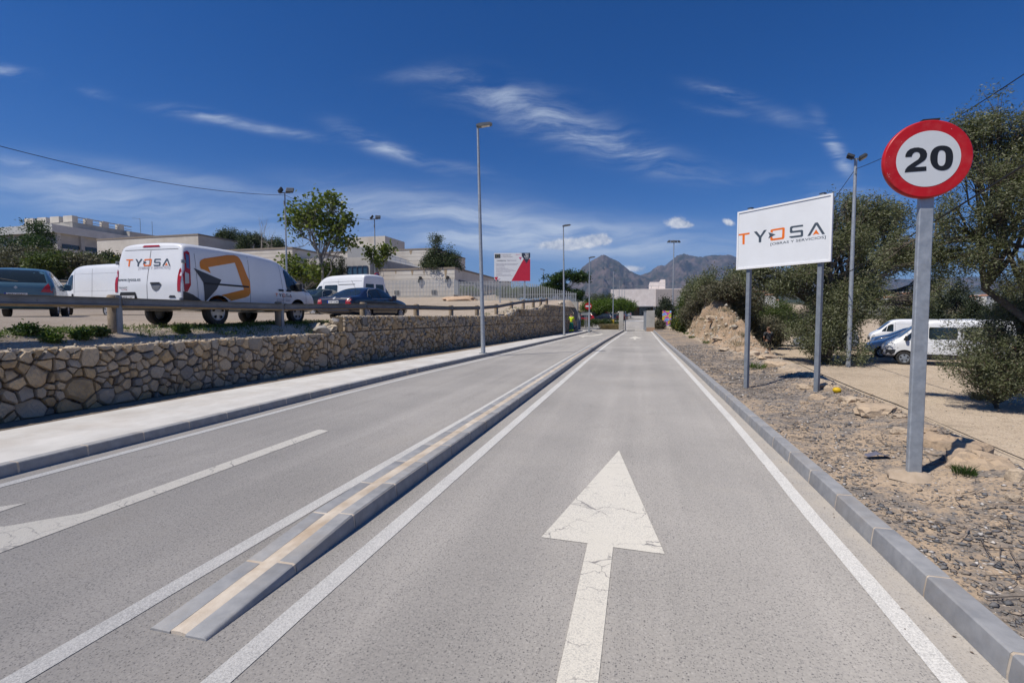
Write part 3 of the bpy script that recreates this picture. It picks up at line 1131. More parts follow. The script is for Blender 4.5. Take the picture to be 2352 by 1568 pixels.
def stone_mesh(poly, gap, bulge, rnd, place, depth=0.09):
    """poly (s,h): a faceted stone; place(s,h,out) -> world"""
    cx = sum(p[0] for p in poly) / len(poly)
    cy = sum(p[1] for p in poly) / len(poly)
    # drop very short edges, nibble long ones
    q = []
    for a, b in zip(poly, poly[1:] + poly[:1]):
        if math.hypot(a[0] - b[0], a[1] - b[1]) > 0.018:
            q.append(a)
            if math.hypot(a[0] - b[0], a[1] - b[1]) > 0.20:
                j = rnd.uniform(-0.02, 0.005)
                m = ((a[0] + b[0]) / 2, (a[1] + b[1]) / 2)
                L = math.hypot(m[0] - cx, m[1] - cy)
                q.append((m[0] + (m[0] - cx) / L * j, m[1] + (m[1] - cy) / L * j))
    if len(q) < 3:
        return None
    rad = max(0.02, sum(math.hypot(p[0] - cx, p[1] - cy) for p in q) / len(q))
    # round the outline a little: corners pulled in
    pr = []
    for k in range(len(q)):
        a, b, c = q[k - 1], q[k], q[(k + 1) % len(q)]
        w = rnd.uniform(0.0, 0.17)
        pr.append((b[0] * (1 - w) + (a[0] + c[0]) / 2 * w, b[1] * (1 - w) + (a[1] + c[1]) / 2 * w))
    sh = max(0.55, 1 - (gap + rnd.uniform(0, gap * 0.9)) / rad)
    tilt = (rnd.uniform(-0.34, 0.34), rnd.uniform(-0.36, 0.30))
    off = rnd.uniform(-0.035, 0.02)
    bl = min(bulge, rad * 0.55) * rnd.uniform(0.6, 1.2)
    rings = []
    for f, o in ((sh * 0.94, -depth), (sh, -0.018 + off), (sh * rnd.uniform(0.72, 0.93), bl * 0.8 + off)):
        ring = []
        for p in pr:
            dx, dy = (p[0] - cx) * f, (p[1] - cy) * f
            oo = o + (dx * tilt[0] + dy * tilt[1] if o > -depth else 0) + (rnd.uniform(-0.012, 0.012) if o > -depth else 0)
            ring.append(place(cx + dx, cy + dy, min(oo, 0.05)))
        rings.append(ring)
    n = len(pr)
    mb = MB()
    vs = [p for r_ in rings for p in r_] + [place(cx + rnd.uniform(-0.2, 0.2) * rad, cy + rnd.uniform(-0.2, 0.2) * rad, min(0.06, bl + off))]
    fs = [(i * n + j, i * n + (j + 1) % n, (i + 1) * n + (j + 1) % n, (i + 1) * n + j) for i in (0, 1) for j in range(n)]
    fs += [(2 * n + j, 2 * n + (j + 1) % n, 3 * n) for j in range(n)]
    mb.add(vs, fs)
    return mb, cx, cy, rad


STONE = islandmat('limestone rubble', [(0.28, 0.20, 0.12), (0.44, 0.32, 0.185), (0.38, 0.31, 0.23), (0.50, 0.39, 0.265), (0.33, 0.29, 0.245), (0.52, 0.385, 0.235), (0.19, 0.18, 0.17), (0.43, 0.345, 0.25)], bump=0.9, bscale=22, bdist=0.012)
STONEO = islandmat('limestone rubble block', [(0.28, 0.20, 0.12), (0.44, 0.32, 0.185), (0.38, 0.31, 0.23), (0.50, 0.39, 0.265), (0.33, 0.29, 0.245), (0.52, 0.385, 0.235), (0.19, 0.18, 0.17), (0.43, 0.345, 0.25)], bump=0.9, bscale=22, bdist=0.012, objrand=True)
wall = thing('gabion_wall', 'long stepped gabion wall of brown stones in wire baskets behind the pavement', 'stone wall', (-9.1, 8, 0.1))
allst = []
rnd = random.Random(5)
for ti, (ya, yb, z0, z1) in enumerate(TIERS):
    ya = max(ya, 1.5)
    h = z1 - z0
    pts = darts(ya, yb, z0, z1, 0.05, 0.24, int(9000 * (yb - ya) * h / 50) + 300, 1.45, 11 + ti)
    cells = voronoi(pts, ya, yb, z0 + 0.004, z1)
    for poly in cells:
        if len(poly) < 3:
            continue
        cy_ = sum(p[0] for p in poly) / len(poly)
        ch_ = sum(p[1] for p in poly) / len(poly)
        if ch_ > 2.85 - max(0, cy_ - 48.4) * 0.5 or cy_ > 51.9:
            continue
        lean = 0.02 * ti
        r_ = stone_mesh(poly, 0.006, 0.05, rnd, lambda s, hh, o, L=lean: Vector((wall_x(s) - L + o, s, hh)))
        if r_ is None:
            continue
        mb, a, b, rad = r_
        p = Vector((wall_x(a), a, b)) - EYEV
        c_ = RCt @ p
        u = 1176 + F * c_.x / -c_.z if c_.z < 0 else -9999
        vis = (rad / p.length) if -60 < u < 2400 else 0
        allst.append((vis, mb))
allst.sort(key=lambda t: -t[0])
for k, (vis, mb) in enumerate(allst[:299]):
    part('stone', mb, STONEO, wall, world=True)
rest = MB()
for vis, mb in allst[299:]:
    rest.add(mb.v, mb.f)
part('packed_stones', rest, STONE, wall, world=True, stuff=True)
# stones seen from above along the top of every step
capm = MB()
for ti, (ya, yb, z0, z1) in enumerate(TIERS):
    y_end = (TIERS[ti + 1][0] + 0.25) if ti + 1 < len(TIERS) else 49
    ya = max(1.5, ya)
    pts = darts(ya, y_end, 0, 0.34, 0.035, 0.10, int(420 * (y_end - ya) * 0.34 * 8), 1.0, 40 + ti)
    for poly in voronoi(pts, ya, y_end, 0, 0.34):
        if len(poly) < 3:
            continue
        r_ = stone_mesh(poly, 0.006, 0.02, rnd, lambda s, hh, o: Vector((wall_x(s) - hh - 0.012, s, z1 - 0.02 + o * 0.8)), 0.05)
        if r_:
            capm.add(r_[0].v, r_[0].f)
CAPST = islandmat('pale weathered top stones', [(0.26, 0.22, 0.17), (0.42, 0.35, 0.26), (0.33, 0.31, 0.28), (0.5, 0.43, 0.33), (0.36, 0.35, 0.34)], bump=0.7)
part('top_stones', capm, CAPST, wall, world=True, stuff=True)
# dark heart of the baskets
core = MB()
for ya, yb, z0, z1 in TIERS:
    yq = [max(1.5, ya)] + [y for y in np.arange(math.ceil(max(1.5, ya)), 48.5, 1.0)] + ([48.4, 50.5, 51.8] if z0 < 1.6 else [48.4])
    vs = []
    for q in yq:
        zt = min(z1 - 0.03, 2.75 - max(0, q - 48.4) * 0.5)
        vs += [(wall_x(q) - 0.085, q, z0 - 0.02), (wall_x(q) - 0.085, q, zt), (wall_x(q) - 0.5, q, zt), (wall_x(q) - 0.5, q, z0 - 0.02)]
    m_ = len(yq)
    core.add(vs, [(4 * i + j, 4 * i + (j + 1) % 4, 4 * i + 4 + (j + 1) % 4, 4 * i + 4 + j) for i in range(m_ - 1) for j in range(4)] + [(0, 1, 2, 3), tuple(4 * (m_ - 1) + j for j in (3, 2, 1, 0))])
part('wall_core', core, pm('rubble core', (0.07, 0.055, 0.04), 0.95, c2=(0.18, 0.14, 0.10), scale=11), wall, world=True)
# hexagonal wire of the near baskets and the seams between baskets
wire = MB()
hx, hy = 0.10, 0.058
row = 0
z = 0.14
while z < 1.15:
    s = 2.0 + (row % 2) * hx * 0.5
    while s < 10.5:
        a = [(s, z), (s + hx * 0.25, z + hy * 0.9), (s + hx * 0.75, z + hy * 0.9), (s + hx, z)]
        for p, q in ((a[0], a[1]), (a[1], a[2]), (a[2], a[3])):
            wire.tube([(wall_x(p[0]) + 0.057, p[0], p[1]), (wall_x(q[0]) + 0.057, q[0], q[1])], 0.0016, 3, False)
        s += hx * 1.5
    z += hy * 0.9
    row += 1
part('wire_netting', wire, GALVD, wall, world=True, stuff=True)
for ys_ in (8.57, 12.6, 16.6, 20.6):
    sm_ = MB()
    sm_.tube([(wall_x(ys_) + 0.06, ys_, 0.12), (wall_x(ys_) + 0.065, ys_ + 0.01, 0.6), (wall_x(ys_) + 0.06, ys_, 1.17)], 0.008, 5)
    part('basket_seam', sm_, pm('rusty seam wire', (0.10, 0.085, 0.07), 0.8), wall, world=True)

# rubble heaped where the wall steps up
rub = [(13.1, -9.2, 1.30), (13.2, -9.5, 1.36), (12.7, -9.3, 1.26), (13.3, -9.25, 1.52), (12.9, -9.6, 1.32), (30.2, -7.95, 1.85), (30.4, -8.1, 1.95), (29.8, -7.95, 1.80), (30.6, -7.9, 2.04), (29.4, -8.0, 1.78), (30.0, -8.2, 1.9),
       (37.6, -7.4, 2.32), (37.9, -7.45, 2.42), (37.2, -7.45, 2.28), (38.1, -7.4, 2.5), (44.2, -6.95, 2.8), (44.8, -7.0, 2.86), (45.4, -6.9, 2.82), (46.0, -6.9, 2.8)]
for k, (y, x, z) in enumerate(rub):
    mb = MB()
    s_ = random.uniform(0.13, 0.24)
    mb.blob((0, 0, 0), (s_, s_ * random.uniform(0.8, 1.4), s_ * 0.72), 60 + k, 2, 0.28)
    o = part('rubble_stone', mb, CAPST, None, 25)
    o.location = (x, y, z)
    st_n = 0 if y < 20 else 1 if y < 33 else 2 if y < 42 else 3
    tag(o, ['pale rubble stone heaped at the nearest step of the gabion wall', 'pale rubble stone heaped at the second step of the gabion wall', 'pale rubble stone at the third step of the gabion wall', 'pale rubble stone at the farthest step of the gabion wall by the gate'][st_n], 'stone', ['loose rubble at the nearest wall step', 'loose rubble at the second wall step', 'loose rubble at the third wall step', 'loose rubble at the farthest wall step'][st_n])

# ------------------------------------------------------------------ timber and steel guard rail
WOOD = pm('weathered grey timber', (0.19, 0.145, 0.10), 0.85, c2=(0.33, 0.26, 0.185), scale=5, detail=8, bump=0.5, bscale=40, dirt=(0.09, 0.08, 0.07), dscale=4, damt=0.5)
WOODY = pm('yellowed timber', (0.25, 0.165, 0.085), 0.8, c2=(0.40, 0.29, 0.16), scale=4, detail=8, bump=0.4, bscale=40, dirt=(0.12, 0.08, 0.05), dscale=5, damt=0.5)
rail = thing('guard_rail', 'low timber guard rail with steel channel along the top of the gabion wall', 'guard rail', (-10, 8, 1.3))
post_px = [(262, 677), (641, 693), (834, 694), (956, 698), (1036, 701), (1095.5, 701), (1140, 698), (1174.6, 692), (1202, 688), (1225, 687), (1242, 685.5), (1256, 684)]
posts = []
for u, v in post_px:
    x = -10.0
    for _ in range(25):
        p = on_x(u, 700, x)
        x = rail_x(p.y) + 0.02
    p = on_x(u, v, x)
    posts.append((p.x, p.y, p.z))
d0 = Vector(posts[1]) - Vector(posts[0])
pre = [tuple(Vector(posts[0]) - d0 * k + Vector((0, 0, -0.02 * k))) for k in (2, 1)]
posts = pre + posts
for k, (x, y, z) in enumerate(posts):
    zb = min(lot_z(x, y), z - 0.62) - 0.05
    mb = MB()
    pts = [(x - 0.02, y, zb), (x - 0.02, y, z - 0.03), (x - 0.02, y + 0.0, z)]
    mb.tube(pts, [0.108, 0.108, 0.085], 14)
    po = part('post', mb, WOOD, rail, 40, world=True)
    st = MB()
    M = Matrix.Rotation(0, 3, 'Z')
    for dx, dy, w, d in ((0.118, 0, 0.012, 0.10), (0.085, -0.05, 0.066, 0.012), (0.085, 0.05, 0.066, 0.012)):
        st.box((x - 0.02 + dx, y + dy + 0.02, (zb + z - 0.02) / 2), (w, d, z - zb - 0.02))
    c_ = part('steel_channel', st, GALVD, None)
    c_.data.transform(Matrix.Translation(-Vector(rail.location)))
    c_.parent = po
for k in range(len(posts) - 1):
    a, b = Vector(posts[k]), Vector(posts[k + 1])
    dz = Vector((0, 0, -0.15))
    a2, b2 = a + dz + Vector((0.115, 0.06, 0)), b + dz + Vector((0.115, 0.0, 0))
    bm_ = MB()
    dirv = (b2 - a2).normalized()
    prof = [(-0.02, -0.085), (-0.05, -0.078), (-0.082, -0.045), (-0.09, 0), (-0.082, 0.045), (-0.05, 0.075), (-0.02, 0.082)]
    prof = [(0.022, 0.066), (0.055, 0.05)] and prof
    pr2 = [(0.0, -0.105), (-0.06, -0.095), (-0.10, -0.05), (-0.115, 0), (-0.10, 0.05), (-0.06, 0.082), (0.0, 0.092)]
    vs = [Vector((q.x + p[0], q.y, q.z + p[1])) for q in (a2, b2) for p in pr2]
    m_ = len(pr2)
    bm_.add(vs, [(j, (j + 1) % m_, m_ + (j + 1) % m_, m_ + j) for j in range(m_)] + [tuple(range(m_)), tuple(2 * m_ - 1 - j for j in range(m_))])
    be = part('timber_beam', bm_, WOODY, rail, world=True)
    ch = MB()
    pr3 = [(0.003, -0.062), (0.047, -0.062), (0.047, -0.05), (0.014, -0.044), (0.014, 0.05), (0.047, 0.056), (0.047, 0.068), (0.003, 0.068)]
    vs = [Vector((q.x + p[0], q.y, q.z + p[1])) for q in (a2, b2) for p in pr3]
    m_ = len(pr3)
    ch.add(vs, [(j, (j + 1) % m_, m_ + (j + 1) % m_, m_ + j) for j in range(m_)] + [tuple(range(m_)), tuple(2 * m_ - 1 - j for j in range(m_))])
    for t in (0.015, 0.03, 0.05, 0.3, 0.5, 0.7, 0.97):
        q = a2.lerp(b2, t)
        ch.lathe([(0.0, 0.022), (0.014, 0.022), (0.016, 0.012)], 8, 'x', (q.x, q.y, q.z + 0.003))
    c_ = part('steel_channel', ch, pm('weathered steel channel', (0.13, 0.145, 0.17), 0.55, 0.3, c2=(0.20, 0.215, 0.24), scale=3, dirt=(0.09, 0.075, 0.065), dscale=2, damt=0.5), None)
    c_.data.transform(Matrix.Translation(-Vector(rail.location)))
    c_.parent = be

# ------------------------------------------------------------------ lamp posts and flood light masts
LHEAD = pm('grey lamp housing', (0.15, 0.16, 0.17), 0.5, 0.3)
LGLASS = pm('pale lamp glass', (0.55, 0.56, 0.55), 0.25)


def street_lamp(base, h, lean, label, r0=0.095, group='street lamps along the pavement', arm=1, scale=1.0):
    t = thing('street_lamp', label, 'street lamp', base, 0, group)
    mb = MB()
    L = Vector(lean)
    mb.tube([L * (k / 12) + Vector((0, 0, h * k / 12)) for k in range(13)], [r0 * (1 - 0.52 * k / 12) for k in range(13)], 14)
    part('pole', mb, GALV, t, 40)
    pl = MB()
    pl.box((0, 0, 0.006), (0.3, 0.3, 0.012))
    for a in (-0.11, 0.11):
        for b in (-0.11, 0.11):
            pl.tube([(a, b, 0.012), (a, b, 0.035)], 0.014, 6)
    part('base_plate', pl, GALVD, t)
    rt = Vector((math.cos(YAW), math.sin(YAW), 0)) * arm
    T = L + Vector((0, 0, h))
    hd = MB()
    M = Matrix.Rotation(math.atan2(rt.y, rt.x), 3, 'Z') @ Matrix.Rotation(R(-8), 3, 'Y')
    pr = [(-0.06, -0.03), (0.12, -0.05), (0.55, -0.035), (0.60, 0.0), (0.5, 0.06), (0.1, 0.075), (-0.06, 0.04)]
    hd.prism([(a * scale, b * scale) for a, b in pr], -0.13 * scale, 0.13 * scale)
    hd.v = [tuple(T + M @ Vector(p)) for p in hd.v]
    ho = part('lamp_head', hd, LHEAD, t, 30)
    gl = MB()
    gl.box((0.32 * scale, 0, -0.048 * scale), (0.34 * scale, 0.18 * scale, 0.012))
    gl.v = [tuple(T + M @ Vector(p)) for p in gl.v]
    g_ = part('lamp_glass', gl, LGLASS, None)
    g_.parent = ho
    return t


p = on_z(1110, 811, 0.128)
street_lamp(p, top_z(p.x, p.y, 290) - p.z, (-0.19, -0.05, 0), 'nearest and tallest grey street lamp, standing on the pavement')
p = on_z(1296, 770, 0.128)
street_lamp(p, top_z(p.x, p.y, 519) - p.z, (-0.12, 0, 0), 'grey street lamp beside the worker in the yellow shirt', 0.09)
p = on_z(1353.5, 763.5, 0.0)
street_lamp(p, top_z(p.x, p.y, 592) - p.z, (-0.05, 0, 0), 'grey street lamp behind the no entry sign at the gate', 0.08)
p = at(1248, 700, 88)
street_lamp((p.x, p.y, 5.0), top_z(p.x, p.y, 619) - 5.0, (0, 0, 0), 'slim street lamp behind the fence right of the red and white billboard', 0.07, arm=-1)
for k, (u, v, z_) in enumerate([(1408, 622, 77), (1421.6, 642, 101), (1428, 653, 118), (1434, 661, 138)]):
    p = at(u, 725, z_)
    g = road_z(p.y)
    street_lamp((p.x, p.y, g), top_z(p.x, p.y, v) - g, (0, 0, 0), ['slim distant lamp post nearest of the row past the gate', 'slim distant lamp post, second of the row past the gate', 'slim distant lamp post, third of the row past the gate', 'slim distant lamp post, farthest of the row past the gate'][k], 0.085, 'distant lamp posts past the gate', 1, 0.9)


def flood_head(t, T, yaw, tilt, s=1.0):
    hd = MB()
    M = Matrix.Rotation(yaw, 3, 'Z') @ Matrix.Rotation(tilt, 3, 'X')
    hd.bevbox((0, -0.05 * s, 0.12 * s), (0.44 * s, 0.12 * s, 0.34 * s), 0.015 * s)
    for k in range(5):
        hd.box(((-0.16 + 0.08 * k) * s, 0.03 * s, 0.12 * s), (0.012 * s, 0.06 * s, 0.28 * s))
    hd.v = [tuple(Vector(T) + M @ Vector(p)) for p in hd.v]
    ho = part('flood_light', hd, pm('dark flood light', (0.055, 0.058, 0.062), 0.5, 0.3), t)
    gl = MB()
    gl.box((0, -0.115 * s, 0.12 * s), (0.36 * s, 0.012 * s, 0.26 * s))
    gl.v = [tuple(Vector(T) + M @ Vector(p)) for p in gl.v]
    g_ = part('glass', gl, glassmat('lamp glass', (0.05, 0.055, 0.06)), None)
    g_.parent = ho


def flood_mast(base, h, heads, label, r=0.07, s=1.0, group='flood light masts'):
    t = thing('flood_light_mast', label, 'flood light mast', base, 0, group)
    mb = MB()
    mb.tube([(0, 0, h * k / 8) for k in range(9)], [r * (1 - 0.4 * k / 8) for k in range(9)], 12)
    part('pole', mb, GALV, t, 40)
    cr = MB()
    w = 0.34 * s * max(1, len(heads) / 2)
    cr.box((0, 0, h), (w * 2, 0.06, 0.06), Matrix.Rotation(YAW, 3, 'Z'))
    part('cross_arm', cr, GALVD, t)
    cr = MB()
    cr.tube([(0, -0.01, h - 0.75), (0, -0.09, h - 0.75), (0, -0.09, h - 0.55)], 0.045, 6)
    part('cable_bracket', cr, GALVD, t)
    for (dx, yaw, tilt) in heads:
        q = Matrix.Rotation(YAW, 3, 'Z') @ Vector((dx * s, 0, 0))
        flood_head(t, (q.x, q.y, h + 0.04), yaw, tilt, s)
    return t


def mast_at(u, vtop, depth, zf, heads, label, **kw):
    p = at(u, 725, depth)
    g = zf(p.x, p.y)
    return flood_mast((p.x, p.y, g), top_z(p.x, p.y, vtop) - g, heads, label, **kw), Vector((p.x, p.y, top_z(p.x, p.y, vtop)))


m1, T1 = mast_at(661, 443, 33, lot_z, [(-0.3, R(-55), R(-35)), (0.3, R(20), R(-35))], 'flood light mast with two lamps standing left of the broad poplar', s=1.1)
m2, T2 = mast_at(863.5, 503, 45, lot_z, [(-0.3, R(-55), R(-40)), (0.3, R(25), R(-35))], 'flood light mast with a no parking sign on its pole', s=1.05)
p = on_z(1948, 843, -0.92)
m3 = flood_mast((p.x, p.y, right_z(p.x, p.y) - 0.02), top_z(p.x, p.y, 365) - p.z, [(-0.16, R(75), R(-62)), (0.20, R(75), R(62))], 'tall flood light mast standing on the sand in front of the olive trees', r=0.115, s=1.0)
T3 = Vector((p.x, p.y, top_z(p.x, p.y, 372)))
m4, T4 = mast_at(1545, 557, 90, lambda x, y: 0.9, [(-0.75, R(-50), R(-35)), (-0.25, R(-20), R(-35)), (0.25, R(20), R(-35)), (0.75, R(50), R(-35))], 'tall distant flood light mast with four lamps left of the olive covered bank', r=0.13, s=1.3)

CABLE = pm('black cable', (0.018, 0.018, 0.02), 0.7)


def cable(a, b, sag, r, label, n=24, group='overhead cables'):
    a, b = Vector(a), Vector(b)
    mb = MB()
    mb.tube([a.lerp(b, k / n) + Vector((0, 0, -sag * 4 * (k / n) * (1 - k / n))) for k in range(n + 1)], r, 5)
    o = part('overhead_cable', mb, CABLE, None, 60)
    o.data.transform(Matrix.Translation(-a))
    o.location = a
    return tag(o, label, 'cable', group)


cable(T1 + Vector((0, 0, -0.15)), at(-160, 292, 17), 0.55, 0.014, 'black overhead cable crossing the sky left of the poplar')
cable(T1 + Vector((0, 0, -0.15)), T2 + Vector((0, 0, -0.1)), 0.35, 0.013, 'black overhead cable between the two flood light masts behind the poplar')
cable(T3 + Vector((0, 0, -0.35)), at(2420, 125, 10.5), 0.25, 0.013, 'black overhead cable rising from the tall mast over the olive tree crown')
cable(T3 + Vector((0, 0, -0.35)), at(1760, 660, 30), 0.15, 0.013, 'black overhead cable dropping from the tall mast behind the white logo board')
cable(at(2420, 336, 8.5), at(1860, 668, 34), 0.2, 0.022, 'thick black cable slanting down across the olive tree')

# ------------------------------------------------------------------ signs


class Plane:
    """a vertical plane in the place; shapes traced from the photo land on it as flat print"""
    def __init__(s, p, tangent):
        s.p = Vector(p)
        s.t = Vector(tangent).normalized()
        s.up = Vector((0, 0, 1))
        s.n = s.t.cross(s.up)              # towards the viewer

    def hit(s, u, v):
        r = ray(u, v)
        k = (s.p - EYEV).dot(s.n) / r.dot(s.n)
        q = EYEV + r * k - s.p
        return (q.dot(s.t), q.z)

    def w(s, a, b, o=0.0):
        return s.p + s.t * a + s.up * b + s.n * o


def crop(x0, y0, sc):
    return lambda p: ((x0 + p[0] / sc) * 0.91875, (y0 + p[1] / sc) * 0.91875)


def fill(rings, place):
    """flat filled shape from 2D rings (first is the outline, others are holes)"""
    cu = bpy.data.curves.new('tmp', 'CURVE')
    cu.dimensions = '2D'
    cu.fill_mode = 'BOTH'
    for ring in rings:
        sp = cu.splines.new('POLY')
        sp.points.add(len(ring) - 1)
        for q, p in zip(sp.points, ring):
            q.co = (p[0], p[1], 0, 1)
        sp.use_cyclic_u = True
    o = bpy.data.objects.new('tmp', cu)
    WORK.collection.objects.link(o)
    ev = evaluated(o)
    me = ev.to_mesh()
    vs = [place(v.co.x, v.co.y) for v in me.vertices]
    fs = [tuple(f.vertices) for f in me.polygons]
    ev.to_mesh_clear()
    bpy.data.objects.remove(o)
    bpy.data.curves.remove(cu)
    return MB().add(vs, fs)


def smooth_ring(ring, it=2):
    for _ in range(it):
        out = []
        for a, b in zip(ring, ring[1:] + ring[:1]):
            out += [(a[0] * 0.75 + b[0] * 0.25, a[1] * 0.75 + b[1] * 0.25), (a[0] * 0.25 + b[0] * 0.75, a[1] * 0.25 + b[1] * 0.75)]
        ring = out
    return ring


def text2d(s, size=1.0, bold=0.0, spacing=1.0):
    """-> vertices, faces of a text with its lower left corner at 0,0 and cap height about size"""
    cu = bpy.data.curves.new('tmp', 'FONT')
    cu.body = s
    cu.size = size / 0.69
    cu.offset = bold * size
    cu.space_character = spacing
    cu.resolution_u = 3
    o = bpy.data.objects.new('tmp', cu)
    WORK.collection.objects.link(o)
    ev = evaluated(o)
    me = ev.to_mesh()
    vs = [(v.co.x, v.co.y) for v in me.vertices]
    fs = [tuple(f.vertices) for f in me.polygons]
    ev.to_mesh_clear()
    bpy.data.objects.remove(o)
    bpy.data.curves.remove(cu)
    return vs, fs


def text_on(s, place, x, y, w, h, bold=0.0, spacing=1.0):
    vs, fs = text2d(s, h, bold, spacing)
    W = max(v[0] for v in vs) if vs else 1
    k = (w / W) if w else 1.0
    return MB().add([place(x + v[0] * k, y + v[1]) for v in vs], fs)


# round 20 sign
bp_ = on_z(2098, 1090, 0.17)
sg = thing('speed_limit_sign', 'round red bordered 20 speed limit sign on a grey steel pole by the kerb', 'road sign', bp_)
ztop = top_z(bp_.x, bp_.y, 275)
zbot = top_z(bp_.x, bp_.y, 455)
rad = (ztop - zbot) / 2 * 1.0
zc = (ztop + zbot) / 2
pc = on_z(2131.5, 365, 0)
r_ = ray(2131.5, 365)
yk = bp_.y - 0.075
k = yk / r_.y
cx3 = (EYEV + r_ * k)
P20 = Plane((cx3.x, yk - 0.004, cx3.z), (1, 0, 0))
rad = abs(P20.hit(2236.4, 352)[0] - P20.hit(2026.8, 380)[0]) / 2
zc = cx3.z - bp_.z
mb = MB()
mb.bevbox((0, 0, (zc + rad) / 2), (0.115, 0.058, zc + rad), 0.008)
part('pole', mb, GALV, sg)
mb = MB()
mb.box((0, 0, zc + rad + 0.012), (0.135, 0.075, 0.016))
part('pole_cap', mb, BLACKPL, sg)
dx = cx3.x - bp_.x
prof = [(0.0, 0.0), (rad - 0.012, 0.0), (rad - 0.004, 0.006), (rad, 0.018), (rad, 0.045), (rad - 0.004, 0.055), (rad - 0.02, 0.05), (0, 0.05)]
mb = MB().lathe([(a, b) for a, b in prof], 72, 'y', (dx, yk - bp_.y, zc))
part('red_disc', mb, REDP, sg, 35)
mb = MB()
N = 72
rw = rad * 0.715
mb.add([(dx + rw * math.cos(2 * math.pi * j / N), yk - bp_.y - 0.002, zc + rw * math.sin(2 * math.pi * j / N)) for j in range(N)], [tuple(range(N - 1, -1, -1))])
part('white_centre', mb, pm('white sign face', (0.62, 0.645, 0.665), 0.4, var=0.02, scale=2, dirt=(0.5, 0.5, 0.5), dscale=6, damt=0.2), sg)
Zc = crop(2180, 270, 6.532)
two = [(543, 803), (548, 760), (575, 710), (625, 670), (690, 650), (760, 645), (830, 660), (880, 695), (900, 745), (895, 800), (865, 850), (810, 890), (740, 935), (695, 968), (888, 955), (888, 1025), (533, 1052), (545, 1005), (580, 960), (640, 915), (700, 875), (755, 840), (782, 800), (785, 760), (768, 730), (735, 718), (700, 722), (670, 745), (653, 775), (650, 797)]
zo = [(1150, 613), (1220, 620), (1280, 650), (1315, 705), (1327, 780), (1320, 870), (1295, 945), (1250, 995), (1190, 1018), (1130, 1022), (1065, 1008), (1005, 970), (965, 910), (948, 840), (952, 765), (975, 700), (1020, 650), (1085, 620)]
zi = [(1140, 688), (1180, 700), (1200, 740), (1203, 800), (1200, 860), (1190, 910), (1165, 942), (1130, 950), (1095, 938), (1072, 895), (1070, 835), (1073, 770), (1085, 720), (1110, 693)]
pl20 = lambda a, b: P20.w(a, b, 0.0005) - bp_
mb = fill([[P20.hit(*Zc(p)) for p in two]], pl20)
part('digit', mb, BLACKP, sg)
mb = fill([smooth_ring([P20.hit(*Zc(p)) for p in zo]), smooth_ring([P20.hit(*Zc(p)) for p in zi])], pl20)
part('digit', mb, BLACKP, sg)
chip = MB()
for (x, y, s_) in [(250, 1070, 10), (262, 1095, 12), (278, 1125, 12), (290, 1085, 9), (283, 800, 9), (1300, 342, 9), (310, 1150, 6), (440, 405, 7), (486, 553, 7), (232, 900, 6), (235, 705, 7)]:
    a, b = P20.hit(*Zc((x, y)))
    ss = s_ * 0.00028
    ring = [(a + ss * math.cos(t) * random.uniform(0.6, 1.3), b + ss * math.sin(t) * random.uniform(0.8, 1.8)) for t in np.arange(0, 6.28, 0.9)]
    chip.add([P20.w(p[0], p[1], 0.0006) - bp_ for p in ring], [tuple(range(len(ring)))])
part('paint_chips', chip, pm('bare chipped paint', (0.6, 0.45, 0.45), 0.7), sg, stuff=True)

# white board with the orange and slate logo
PLp, PRp = at(1689.0, 725, 10.66), at(1904.5, 725, 9.0)
PB = Plane((PLp.x, PLp.y, 0), (PRp.x - PLp.x, PRp.y - PLp.y, 0))
BW = math.hypot(PRp.x - PLp.x, PRp.y - PLp.y)
BZ0, BZ1 = 2.70, 3.95
bb = Vector((PLp.x, PLp.y, 0))
board = thing('logo_board', 'white company board with orange and slate letters on two grey posts', 'sign board', bb)
lo = lambda q: Vector(q) - bb
mb = MB()


def slab(mb, a0, a1, b0, b1, o0, o1):
    vs = [lo(PB.w(a, b, o)) for o in (o0, o1) for a, b in ((a0, b0), (a1, b0), (a1, b1), (a0, b1))]
    mb.add(vs, [(3, 2, 1, 0), (4, 5, 6, 7), (0, 1, 5, 4), (1, 2, 6, 5), (2, 3, 7, 6), (3, 0, 4, 7)])


slab(mb, 0.02, BW - 0.02, BZ0 + 0.02, BZ1 - 0.02, -0.02, 0.0)
part('panel', mb, WHITE, board)
fr = MB()
fw_ = 0.036
slab(fr, 0, BW, BZ0, BZ0 + fw_, -0.028, 0.014)
slab(fr, 0, BW, BZ1 - fw_, BZ1, -0.028, 0.014)
slab(fr, 0, fw_, BZ0 + fw_, BZ1 - fw_, -0.028, 0.014)
slab(fr, BW - fw_, BW, BZ0 + fw_, BZ1 - fw_, -0.028, 0.014)
part('frame', fr, FRAMEW, board)
for u, ub, vb in ((1716, 1710, 893), (1880, 1868, 900)):
    a = PB.hit(u, 615)[0]
    q = PB.w(a, 0, -0.075)
    g = right_z(q.x, q.y)
    pm_ = MB()
    M = Matrix.Rotation(math.atan2(PB.t.y, PB.t.x), 3, 'Z')
    pm_.bevbox(lo((q.x, q.y, (g - 0.2 + BZ1 + 0.04) / 2)), (0.082, 0.082, BZ1 + 0.04 - g + 0.2), 0.005, M)
    po = part('post', pm_, GALVD, board)
    cp = MB()
    cp.box(lo((q.x, q.y, BZ1 + 0.047)), (0.092, 0.092, 0.012), M)
    c_ = part('post_cap', cp, BLACKPL, None)
    c_.parent = po
Zb = crop(1820, 470, 7.1286)
